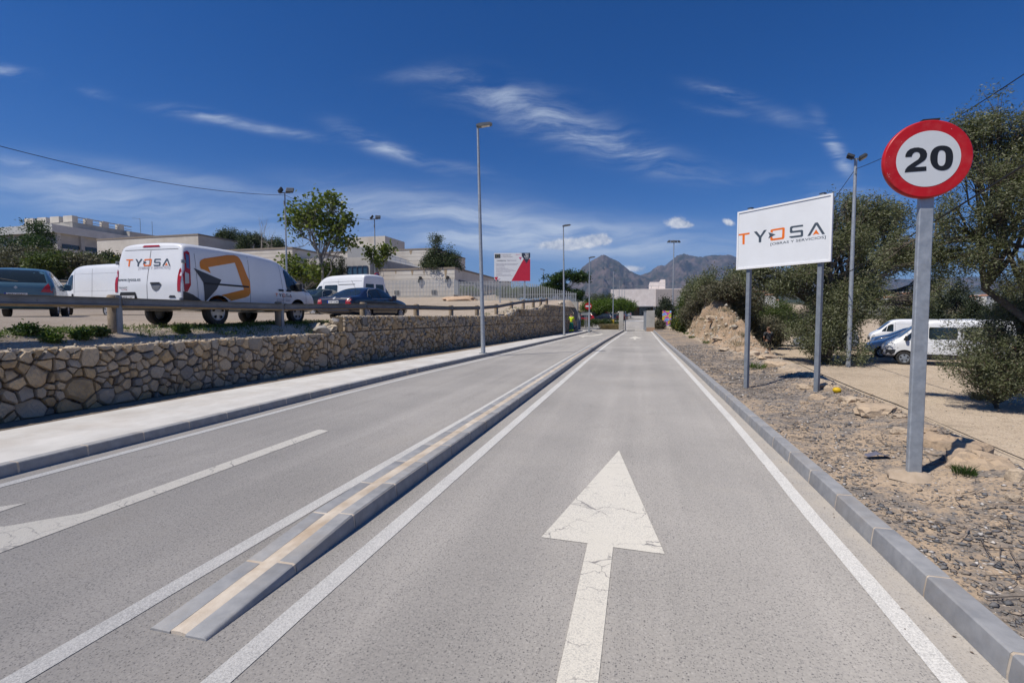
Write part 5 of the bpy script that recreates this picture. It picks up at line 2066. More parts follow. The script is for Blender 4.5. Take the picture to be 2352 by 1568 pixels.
SPEC = {
    'company_van': dict(wb=3.05, wr=0.335, lean=(0.17, 1.0, 1.95, -0.35), st=[(-1.04, .43, 1.87, .955, .86, 1.05), (-1.03, .40, 1.93, .985, .90, 1.05), (-.96, .37, 1.97, .995, .925, 1.05), (0, .34, 1.985, .995, .93, 1.05), (1.2, .33, 1.985, .995, .93, 1.05), (2.15, .33, 1.93, .995, .87, 1.05),
                        (2.5, .33, 1.86, .995, .85, 1.04), (3.05, .33, 1.50, .985, .80, 1.02), (3.42, .33, 1.20, .975, .81, 1.0), (3.65, .33, 1.10, .95, .82, .95), (4.0, .34, .95, .88, .78, .82), (4.12, .38, .75, .78, .68, .66), (4.15, .42, .62, .70, .6, .56)]),
    'panel_van': dict(wb=3.0, wr=0.33, lean=(0.05, 1.0, 2.1, -0.4), st=[(-.98, .45, 2.12, .97, .90, 1.1), (-.97, .42, 2.20, .99, .93, 1.1), (-.90, .39, 2.25, 1.0, .945, 1.1), (0.5, .38, 2.27, 1.0, .945, 1.1), (1.85, .38, 2.26, 1.0, .94, 1.1), (2.25, .38, 2.2, 1.0, .92, 1.1), (2.55, .38, 2.02, 1.0, .89, 1.1), (2.95, .38, 1.6, .99, .85, 1.1),
                      (3.22, .38, 1.33, .98, .86, 1.1), (3.66, .40, 1.10, .93, .8, .97), (3.82, .42, .9, .87, .76, .8), (3.88, .46, .7, .8, .7, .62)]),
    'minibus': dict(wb=3.5, wr=0.35, lean=(0.06, 1.0, 2.4, -0.4), st=[(-1.25, .5, 2.42, .94, .80, 1.2), (-1.23, .46, 2.52, .97, .83, 1.2), (-1.1, .42, 2.6, .99, .85, 1.2), (0.5, .40, 2.63, .99, .85, 1.2), (2.0, .40, 2.62, .99, .85, 1.2), (2.5, .40, 2.56, .99, .83, 1.2), (2.95, .40, 2.35, .99, .80, 1.2), (3.5, .40, 1.75, .98, .78, 1.18), (3.85, .40, 1.35, .97, .8, 1.1),
                    (4.2, .42, 1.15, .92, .8, .98), (4.38, .45, .9, .85, .74, .75), (4.42, .5, .7, .78, .68, .62)]),
    'sedan': dict(wb=2.7, wr=0.315, lean=(0, 1, 2, -9), st=[(-1.13, .42, .78, .72, .64, .70), (-1.11, .36, .90, .80, .71, .80), (-1.0, .29, .99, .86, .76, .88), (-.6, .26, 1.03, .875, .78, .92), (-.38, .25, 1.06, .875, .75, .93), (.08, .24, 1.30, .875, .64, .95), (.45, .24, 1.415, .875, .60, .95), (.9, .24, 1.46, .875, .59, .95),
                  (1.35, .24, 1.45, .875, .59, .95), (1.72, .24, 1.37, .875, .6, .95), (2.25, .24, 1.07, .87, .69, .94), (2.45, .24, 1.0, .87, .74, .90), (3.0, .26, .92, .86, .76, .84), (3.4, .30, .80, .80, .70, .72), (3.56, .34, .66, .68, .58, .58), (3.6, .4, .56, .6, .5, .5)]),
    'hatch': dict(wb=2.68, wr=0.315, lean=(0, 1, 2, -9), st=[(-.80, .42, .92, .78, .70, .82), (-.78, .36, 1.02, .845, .75, .92), (-.70, .29, 1.14, .885, .745, 1.0), (-.5, .26, 1.38, .9, .70, 1.02), (-.28, .25, 1.53, .9, .67, 1.02), (.1, .25, 1.59, .9, .66, 1.02), (.7, .25, 1.62, .9, .66, 1.02), (1.25, .25, 1.60, .9, .66, 1.02), (1.65, .25, 1.51, .9, .67, 1.02),
                  (2.35, .25, 1.14, .89, .73, 1.0), (2.6, .25, 1.05, .88, .76, .95), (3.05, .27, .95, .86, .75, .86), (3.35, .31, .80, .79, .69, .70), (3.46, .36, .62, .68, .58, .56)]),
}
VCACHE = {}
VBLACK = pm('black wheel arch', (0.012, 0.012, 0.012), 0.8)


def vehicle_mesh(kind):
    if kind in VCACHE:
        return VCACHE[kind]
    sp = SPEC[kind]
    sts = densify(sp['st'])
    rings = [skin_ring(s_) for s_ in sts]
    k = len(rings[0])
    full = []
    for s_, r_ in zip(sts, rings):
        ring = [(s_[0], p[0], p[1]) for p in r_] + [(s_[0], -p[0], p[1]) for p in r_[-2:0:-1]]
        full.append(ring)
    n_ = len(full[0])
    lean, z0, z1, xf = sp['lean']
    vs = []
    for ring in full:
        for x, y, z in ring:
            if lean and x < xf + 0.6:
                x += lean * min(1.2, max(0, (z - z0) / (z1 - z0))) * min(1, max(0, (xf + 0.6 - x) / 0.6))
            vs.append((x, y, z))
    fs = [(i * n_ + j, i * n_ + (j + 1) % n_, (i + 1) * n_ + (j + 1) % n_, (i + 1) * n_ + j) for i in range(len(full) - 1) for j in range(n_)]
    me0 = bpy.data.meshes.new('tmp')
    # end caps: strips between left and right points
    for b in (0, (len(full) - 1) * n_):
        h = n_ // 2
        for j in range(h):
            a1, a2 = b + j, b + j + 1
            c1, c2 = b + (n_ - j) % n_, b + (n_ - j - 1) % n_
            f = [a1, a2, c2, c1]
            f2 = []
            for q in f:
                if q not in f2:
                    f2.append(q)
            if len(f2) >= 3:
                fs.append(tuple(f2))
    me0.from_pydata(vs, [], fs)
    bm = bmesh.new()
    bm.from_mesh(me0)
    bmesh.ops.recalc_face_normals(bm, faces=bm.faces)
    bm.to_mesh(me0)
    bm.free()
    o = bpy.data.objects.new('tmp', me0)
    WORK.collection.objects.link(o)
    ss = o.modifiers.new('s', 'SUBSURF')
    ss.levels = ss.render_levels = 2
    me0.materials.append(VBLACK)
    me0.materials.append(VBLACK)
    ra = sp['wr'] * 1.19
    tmpo = []
    for wx in (0, sp['wb']):
        for sgn in (1, -1):
            Wl = max(s_[3] for s_ in sp['st'])
            cm = MB().lathe([(0.0001, Wl - 0.36), (ra, Wl - 0.36), (ra, Wl + 0.3), (0.0001, Wl + 0.3)], 40, 'y', (wx, 0, sp['wr'] + 0.02))
            if sgn < 0:
                cm.v = [(a, -b, c_) for a, b, c_ in cm.v]
            cme = cm.mesh('cut')
            cme.materials.append(VBLACK)
            cme.materials.append(VBLACK)
            bm = bmesh.new()
            bm.from_mesh(cme)
            bmesh.ops.remove_doubles(bm, verts=bm.verts, dist=0.0005)
            bmesh.ops.recalc_face_normals(bm, faces=bm.faces)
            for f in bm.faces:
                f.material_index = 1
            bm.to_mesh(cme)
            bm.free()
            co = bpy.data.objects.new('cut', cme)
            WORK.collection.objects.link(co)
            md = o.modifiers.new('b', 'BOOLEAN')
            md.operation = 'DIFFERENCE'
            md.object = co
            md.solver = 'EXACT'
            tmpo.append(co)
    me = bpy.data.meshes.new_from_object(evaluated(o))
    for q in [o] + tmpo:
        bpy.data.objects.remove(q)
    me.shade_smooth()
    me.set_sharp_from_angle(angle=R(38))
    bm = bmesh.new()
    bm.from_mesh(me)
    bvh = BVHTree.FromBMesh(bm)
    bm.free()
    VCACHE[kind] = (me, bvh)
    return VCACHE[kind]


def decal(bvh, mb, axis, off):
    """lay a flat shape (in 2D) on the body: axis 'L' left side, 'R' right side (x,z); 'B' back, 'F' front (y,z); 'T' top (x,y)"""
    bm = bmesh.new()
    vs = [bm.verts.new((p[0], p[1], 0)) for p in mb.v]
    for f in mb.f:
        try:
            bm.faces.new([vs[i] for i in f])
        except ValueError:
            pass
    bmesh.ops.triangulate(bm, faces=bm.faces[:])
    for L in (0.5, 0.28, 0.16):
        es = [e for e in bm.edges if e.calc_length() > L]
        if es:
            bmesh.ops.subdivide_edges(bm, edges=es, cuts=1)
            bmesh.ops.triangulate(bm, faces=bm.faces[:])
    bm.verts.ensure_lookup_table()
    out = MB()
    for i, v in enumerate(bm.verts):
        v.index = i
        a, b = v.co.x, v.co.y
        o, d = {'L': ((a, 6, b), (0, -1, 0)), 'R': ((a, -6, b), (0, 1, 0)), 'B': ((-8, a, b), (1, 0, 0)), 'F': ((9, a, b), (-1, 0, 0)), 'T': ((a, b, 6), (0, 0, -1))}[axis]
        loc, nor, idx, dist = bvh.ray_cast(Vector(o), Vector(d))
        if loc is None:
            loc, nor, idx, dist = bvh.find_nearest(Vector(o) + Vector(d) * 5)
        out.v.append(tuple(loc - Vector(d) * off))
    out.f = [tuple(q.index for q in f.verts) for f in bm.faces]
    bm.free()
    return out


def rrect(x0, x1, z0, z1, r):
    out = []
    for cx, cz, a0 in ((x1 - r, z1 - r, 0), (x0 + r, z1 - r, 90), (x0 + r, z0 + r, 180), (x1 - r, z0 + r, 270)):
        for k in range(4):
            t = R(a0 + 30 * k)
            out.append((cx + r * math.cos(t), cz + r * math.sin(t)))
    return out


def poly(ring):
    return fill([ring], lambda a, b: (a, b, 0))


def strip(pts, w):
    """thin line as a shape"""
    mb = MB()
    for a, b in zip(pts, pts[1:]):
        dx, dy = b[0] - a[0], b[1] - a[1]
        L = math.hypot(dx, dy)
        nx, ny = -dy / L * w / 2, dx / L * w / 2
        mb.add([(a[0] + nx, a[1] + ny, 0), (b[0] + nx, b[1] + ny, 0), (b[0] - nx, b[1] - ny, 0), (a[0] - nx, a[1] - ny, 0)], [(0, 1, 2, 3)])
    return mb


RIMM = pm('silver wheel cover', (0.42, 0.43, 0.45), 0.4, 0.4, var=0.06)
SEAM = pm('panel gap', (0.03, 0.03, 0.032), 0.8)
TAIL = pm('red lamp glass', (0.30, 0.008, 0.010), 0.15, c2=(0.42, 0.02, 0.02), scale=9, spec=0.6)
CLEARL = pm('clear lamp glass', (0.45, 0.46, 0.47), 0.15, spec=0.6)
GLASS = glassmat('vehicle glass', (0.010, 0.014, 0.014))
PLATE = pm('white number plate', (0.7, 0.7, 0.7), 0.4)
PBLUE = pm('plate blue', (0.01, 0.04, 0.3), 0.4)
PAINT = {}


def paint(name, c, coat=0.6):
    return pm(name, c, 0.35, c2=tuple(x * 1.06 for x in c), scale=1.5, coat=coat, dirt=tuple(x * 0.8 + 0.04 for x in c), dscale=1.2, damt=0.25)


def wheels(t, sp, W, cover=True, rim=None):
    r, w = sp['wr'], 0.2
    for wx in (0, sp['wb']):
        for sgn in (1, -1):
            c = (wx, sgn * (W - 0.025), r)
            ty = MB().lathe([(r * 0.63, -w), (r * 0.9, -w), (r * 0.985, -w + 0.03), (r, -w * 0.75), (r, -0.045), (r * 0.985, -0.018), (r * 0.9, 0), (r * 0.72, -0.004), (r * 0.64, -0.02)], 28, 'y')
            ty.v = [(a, b * sgn, z) for a, b, z in ty.v]
            wo = part('wheel', ty, RUBBER, t, 35)
            wo.location = c
            ri = MB().lathe([(r * 0.65, -0.022), (r * 0.62, -0.006), (r * 0.55, -0.018), (r * 0.3, -0.012), (r * 0.13, -0.002), (0.0005, 0.0)], 28, 'y')
            ri.v = [(a, b * sgn, z) for a, b, z in ri.v]
            ro = part('rim', ri, rim or RIMM, wo, 30)
            sl = MB()
            for k in range(5):
                a = k * 2 * math.pi / 5 + 0.3
                ring = [(r * rr * math.cos(a + da), 0.0, r * rr * math.sin(a + da)) for rr, da in ((0.33, -0.16), (0.52, -0.26), (0.55, 0), (0.52, 0.26), (0.33, 0.16))]
                sl.add([(p[0], sgn * 0.002 - sgn * 0.012 * (1 if j in (1, 2, 3) else 0.3) + sgn * 0.006, p[2]) for j, p in enumerate(ring)], [tuple(range(5))])
            part('rim_slot', sl, VBLACK, wo, stuff=True)


def vehicle(name, kind, label, cat, loc, heading, body_paint, feats, group=None, rim=None, label_small=False, sc=1.0):
    me0, bvh = vehicle_mesh(kind)
    sp = SPEC[kind]
    t = thing(name, label, cat, loc, heading, group)
    if sc != 1.0:
        t.scale = (sc, sc, sc)
    me = me0.copy()
    me.materials[0] = body_paint
    link('body', me, None, t)
    W = max(s_[3] for s_ in sp['st'])
    wheels(t, sp, W, rim=rim)
    for nm, shape, axis, mat, off in feats:
        for ax in axis:
            o = part(nm, decal(bvh, shape, ax, off), mat, t, 30, fix=False)
    return t, bvh


def mirror(t, x, y, z, mat):
    mb = MB().bevbox((x, y + 0.11 * (1 if y > 0 else -1), z), (0.12, 0.2, 0.24), 0.03)
    mb.box((x, y + 0.0, z - 0.05), (0.06, 0.1, 0.05))
    part('wing_mirror', mb, mat, t)


def number_plate(t, x, y, z, text, w=0.52, h=0.11, lean=0.0):
    mb = MB().box((x, y, z), (0.015, w, h))
    p = part('number_plate', mb, PLATE, t)
    mb = MB().box((x - 0.009, y + w / 2 - 0.025, z), (0.004, 0.045, h))
    part('blue_strip', mb, PBLUE, p)
    tx_ = text_on(text, lambda a, b: Vector((x - 0.0085, y - a, z + b)), -w / 2 + 0.07, -h * 0.33, w - 0.1, h * 0.66, 0.01)
    part('plate_characters', tx_, BLACKP, p, stuff=True)


WHITEV = paint('white vehicle paint', (0.72, 0.73, 0.74))
DARKPL = pm('dark grey bumper plastic', (0.05, 0.052, 0.055), 0.65, var=0.15)

# ---- company van
cc = at(497.5, 747, 12.2)
hd = R(91.6)
RH = Matrix.Rotation(hd, 3, 'Z')
vloc = Vector((cc.x, cc.y, 0)) - RH @ Vector((0, -0.90, 0))
gz = cc.z
VW = SPEC['company_van']
van, vb = vehicle('company_van', 'company_van', 'white van with a big orange and grey arrow logo parked behind the rail', 'van', (vloc.x, vloc.y, gz), hd, WHITEV, [
    ('side_window', poly([(2.55, 1.00), (2.52, 1.55), (2.56, 1.63), (2.84, 1.58), (3.15, 1.36), (3.40, 1.13), (3.42, 1.02), (3.0, 0.99)]), 'LR', GLASS, 0.008),
    ('windscreen', poly([(-0.74, 1.20), (0.74, 1.20), (0.62, 1.82), (-0.62, 1.82)]), 'F', GLASS, 0.008),
    ('window_pillar', strip([(3.02, 1.0), (2.93, 1.5)], 0.03), 'LR', BLACKPL, 0.012),
    ('panel_gap_or_shade', strip([(-0.60, 0.50), (-0.62, 1.72)], 0.008), 'LR', SEAM, 0.004),
    ('panel_gap_or_shade', strip([(1.06, 0.42), (1.06, 1.84)], 0.010), 'LR', SEAM, 0.004),
    ('panel_gap_or_shade', strip([(2.36, 0.42), (2.36, 1.76)], 0.010), 'LR', SEAM, 0.004),
    ('panel_gap_or_shade', strip([(3.46, 0.62), (3.46, 1.05)], 0.009), 'LR', SEAM, 0.004),
    ('panel_gap_or_shade', strip([(-0.86, 0.78), (-0.72, 0.60)], 0.008), 'LR', SEAM, 0.004),
    ('slide_rail', strip([(-0.42, 1.03), (1.02, 1.02)], 0.045), 'LR', BLACKPL, 0.012),
    ('panel_gap_or_shade', strip([(0.0, 0.45), (0.0, 1.78)], 0.010), 'B', SEAM, 0.004),
    ('panel_gap_or_shade', strip([(-0.78, 1.80), (0.78, 1.80)], 0.010), 'B', SEAM, 0.004),
    ('high_brake_light', poly([(-0.26, 1.865), (0.26, 1.865), (0.22, 1.905), (-0.22, 1.905)]), 'B', TAIL, 0.012),
    ('plate_recess', poly([(0.28, 0.62), (0.34, 0.80), (0.78, 0.80), (0.86, 0.62)]), 'B', BLACKPL, 0.010),
    ('lower_trim', poly([(-1.0, 0.46), (-0.36, 0.46), (-0.36, 0.52), (-0.75, 0.74), (-0.95, 0.80), (-1.0, 0.8)]), 'LR', DARKPL, 0.007),
    ('sill_trim', poly([(0.43, 0.36), (2.64, 0.36), (2.64, 0.44), (0.43, 0.44)]), 'LR', DARKPL, 0.006),
])
# big logo on the side: traced from the photo onto the side plane, mirrored for the hidden side
ZV = crop(280, 560, 4.5192)
PVs = Plane((RH @ Vector((0, -0.985, 0))) + Vector((vloc.x, vloc.y, 0)), RH @ Vector((1, 0, 0)))


def vside(p):
    a, b = PVs.hit(*ZV(p))
    return (a, b - gz)


BIGO = pm('orange vehicle wrap', (0.60, 0.20, 0.008), 0.4, var=0.05, coat=0.3)
BIGS = pm('charcoal vehicle wrap', (0.05, 0.052, 0.058), 0.45, var=0.06)
ringO = [(1000, 470), (1003, 430), (1020, 405), (1055, 390), (1320, 350), (1400, 350), (1440, 365), (1460, 390), (1480, 430), (1530, 580), (1560, 650), (1563, 770), (1545, 810), (1500, 830), (1290, 880), (1275, 860), (1230, 838), (1165, 825), (1118, 832),
         (1175, 755), (1192, 812), (1488, 740), (1400, 436), (1096, 488), (1122, 555), (1055, 520), (1010, 505)]
part('side_logo_ring', decal(vb, fill([[vside(p) for p in ringO]], lambda a, b: (a, b, 0)), 'R', 0.0055), BIGO, van, 30, fix=False)
ringS = [(928, 497), (1238, 630), (1180, 735), (1058, 872), (1045, 865), (1030, 660), (990, 590)]
part('side_logo_arrow', decal(vb, fill([[vside(p) for p in ringS]], lambda a, b: (a, b, 0)), 'R', 0.0068), BIGS, van, 30, fix=False)
# small logo, back doors and front door


def van_logo(axis, x0, z0, w, name='logo_letter', flip=1):
    for c_, ring in LOGON:
        rg = [(x0 + flip * p[0] * w, z0 + p[1] * w) for p in ring]
        part(name, decal(vb, fill([rg], lambda a, b: (a, b, 0)), axis, 0.007), LINK[c_], van, 30, fix=False)


van_logo('B', 0.70, 1.40, 1.32, flip=-1)
vs_, fs_ = text2d('[OBRAS Y SERVICIOS]', 0.06, 0.0, 1.1)
Wt = max(v[0] for v in vs_)
part('lettering', decal(vb, MB().add([(0.30 - v[0] / Wt * 0.92, 1.335 + v[1], 0) for v in vs_], fs_), 'B', 0.007), GREYT, van, fix=False, stuff=True)
vs_, fs_ = text2d('www.tyosa.es', 0.085, 0.004, 1.0)
Wt = max(v[0] for v in vs_)
part('lettering', decal(vb, MB().add([(0.86 - v[0] / Wt * 0.66, 1.06 + v[1], 0) for v in vs_], fs_), 'B', 0.007), SLATE, van, fix=False, stuff=True)
vs_, fs_ = text2d('TRANSIT', 0.04, 0.004, 1.2)
Wt = max(v[0] for v in vs_)
part('lettering', decal(vb, MB().add([(0.84 - v[0] / Wt * 0.26, 0.885 + v[1], 0) for v in vs_], fs_), 'B', 0.007), BLACKP, van, fix=False, stuff=True)
vs_, fs_ = text2d('CUSTOM', 0.026, 0.003, 1.2)
Wt = max(v[0] for v in vs_)
part('lettering', decal(vb, MB().add([(0.76 - v[0] / Wt * 0.17, 0.845 + v[1], 0) for v in vs_], fs_), 'B', 0.007), TAIL, van, fix=False, stuff=True)
dl = vside((1842, 812))
dr = vside((2030, 820))
van_logo('R', dl[0], dl[1] - 0.02, dr[0] - dl[0])
for k, (y, x0, x1) in enumerate([(822, 1915, 2030), (850, 1855, 1945), (850, 1955, 2015), (868, 1855, 1940), (868, 1958, 2010), (893, 1890, 1970)]):
    a, b = vside((x0, y)), vside((x1, y + 3))
    part('small_print', decal(vb, strip([(a[0], a[1]), (b[0], b[1])], 0.018), 'R', 0.007), GREYT, van, fix=False)
for s_ in (1, -1):
    # tall tail lights wrapping the corner
    for nm, rg, mt, o_ in (('tail_light', [(-0.975, .80), (-0.90, .80), (-0.80, .96), (-0.775, 1.35), (-0.75, 1.72), (-0.80, 1.76), (-0.885, 1.72), (-0.92, 1.32), (-0.985, 1.18)], TAIL, 0.014),
                           ('clear_lens', [(-0.955, .98), (-0.845, 1.0), (-0.83, 1.22), (-0.93, 1.26)], CLEARL, 0.020), ('lamp_window', [(-0.88, 1.36), (-0.80, 1.33), (-0.785, 1.66), (-0.86, 1.69)], pm('sky tinted lens', (0.10, 0.14, 0.26), 0.1, spec=0.8), 0.020)):
        o = part(nm, decal(vb, poly(rg), 'L' if s_ > 0 else 'R', o_), mt, van, 30, fix=False)
    o = part('tail_light', decal(vb, poly([(s_ * 0.87, .80), (s_ * 0.95, .80), (s_ * 0.96, 1.2), (s_ * 0.92, 1.35), (s_ * 0.885, 1.30), (s_ * 0.865, 1.15)]), 'B', 0.010), TAIL, van, 30, fix=False)
    mirror(van, 3.02, s_ * 0.93, 1.12, BLACKPL)
mb = MB().bevbox((-1.03, 0, 0.47), (0.16, 1.86, 0.20), 0.04)
part('rear_bumper', mb, DARKPL, van)
mb = MB().bevbox((-1.112, -0.60, 0.47), (0.012, 0.16, 0.05), 0.003)
part('reflector', mb, TAIL, van)
mb = MB().bevbox((-1.112, 0.60, 0.47), (0.012, 0.16, 0.05), 0.003)
part('reflector', mb, TAIL, van)
number_plate(van, -1.068, 0.57, 0.665, '9458 LXC', 0.46, 0.10)
mb = MB()
mb.v, mb.f = decal(vb, poly([(-0.10, 1.00), (-0.40, 1.00), (-0.42, 0.965), (-0.34, 0.86), (-0.25, 0.82), (-0.17, 0.86)]), 'B', 0.012).v, decal(vb, poly([(-0.10, 1.00), (-0.40, 1.00), (-0.42, 0.965), (-0.34, 0.86), (-0.25, 0.82), (-0.17, 0.86)]), 'B', 0.012).f
hnd = part('door_handle', mb, pm('grey handle cup', (0.16, 0.165, 0.175), 0.4), van, fix=False)
part('door_handle', decal(vb, poly([(-0.62, 0.66), (-0.82, 0.66), (-0.80, 0.71), (-0.66, 0.715)]), 'B', 0.012), pm('dark handle', (0.03, 0.03, 0.035), 0.4), van, fix=False)
mb = MB()
mb.add(*[(lambda d: (d.v, d.f))(decal(vb, poly(rrect(-0.40, -0.12, 0.985, 1.02, 0.015)), 'B', 0.03))][0])
part('door_handle', mb, BLACKPL, van, fix=False)
for x in (2.16, 2.50):
    part('door_handle', decal(vb, poly(rrect(x, x + 0.22, 0.965, 1.02, 0.02)), 'R', 0.02), BLACKPL, van, fix=False)
    part('door_handle', decal(vb, poly(rrect(x, x + 0.22, 0.965, 1.02, 0.02)), 'L', 0.02), BLACKPL, van, fix=False)
for s_ in (1, -1):
    for z in (0.62, 1.50):
        mb = MB().bevbox((-1.02 + (0.08 if z > 1 else 0), s_ * 0.955, z), (0.09, 0.05, 0.08), 0.008)
        part('door_hinge', mb, GALVD, van)
    part('headlight', decal(vb, poly([(s_ * 0.5, .72), (s_ * 0.78, .80), (s_ * 0.82, .92), (s_ * 0.6, .86)]), 'F', 0.01), CLEARL, van, fix=False)
part('side_trim', decal(vb, poly([(3.40, 1.01), (3.68, 0.98), (3.42, 1.12)]), 'R', 0.009), BLACKPL, van, fix=False)
part('front_bumper', decal(vb, poly([(-0.7, .40), (0.7, .40), (0.8, .56), (-0.8, .56)]), 'F', 0.012), DARKPL, van, fix=False)

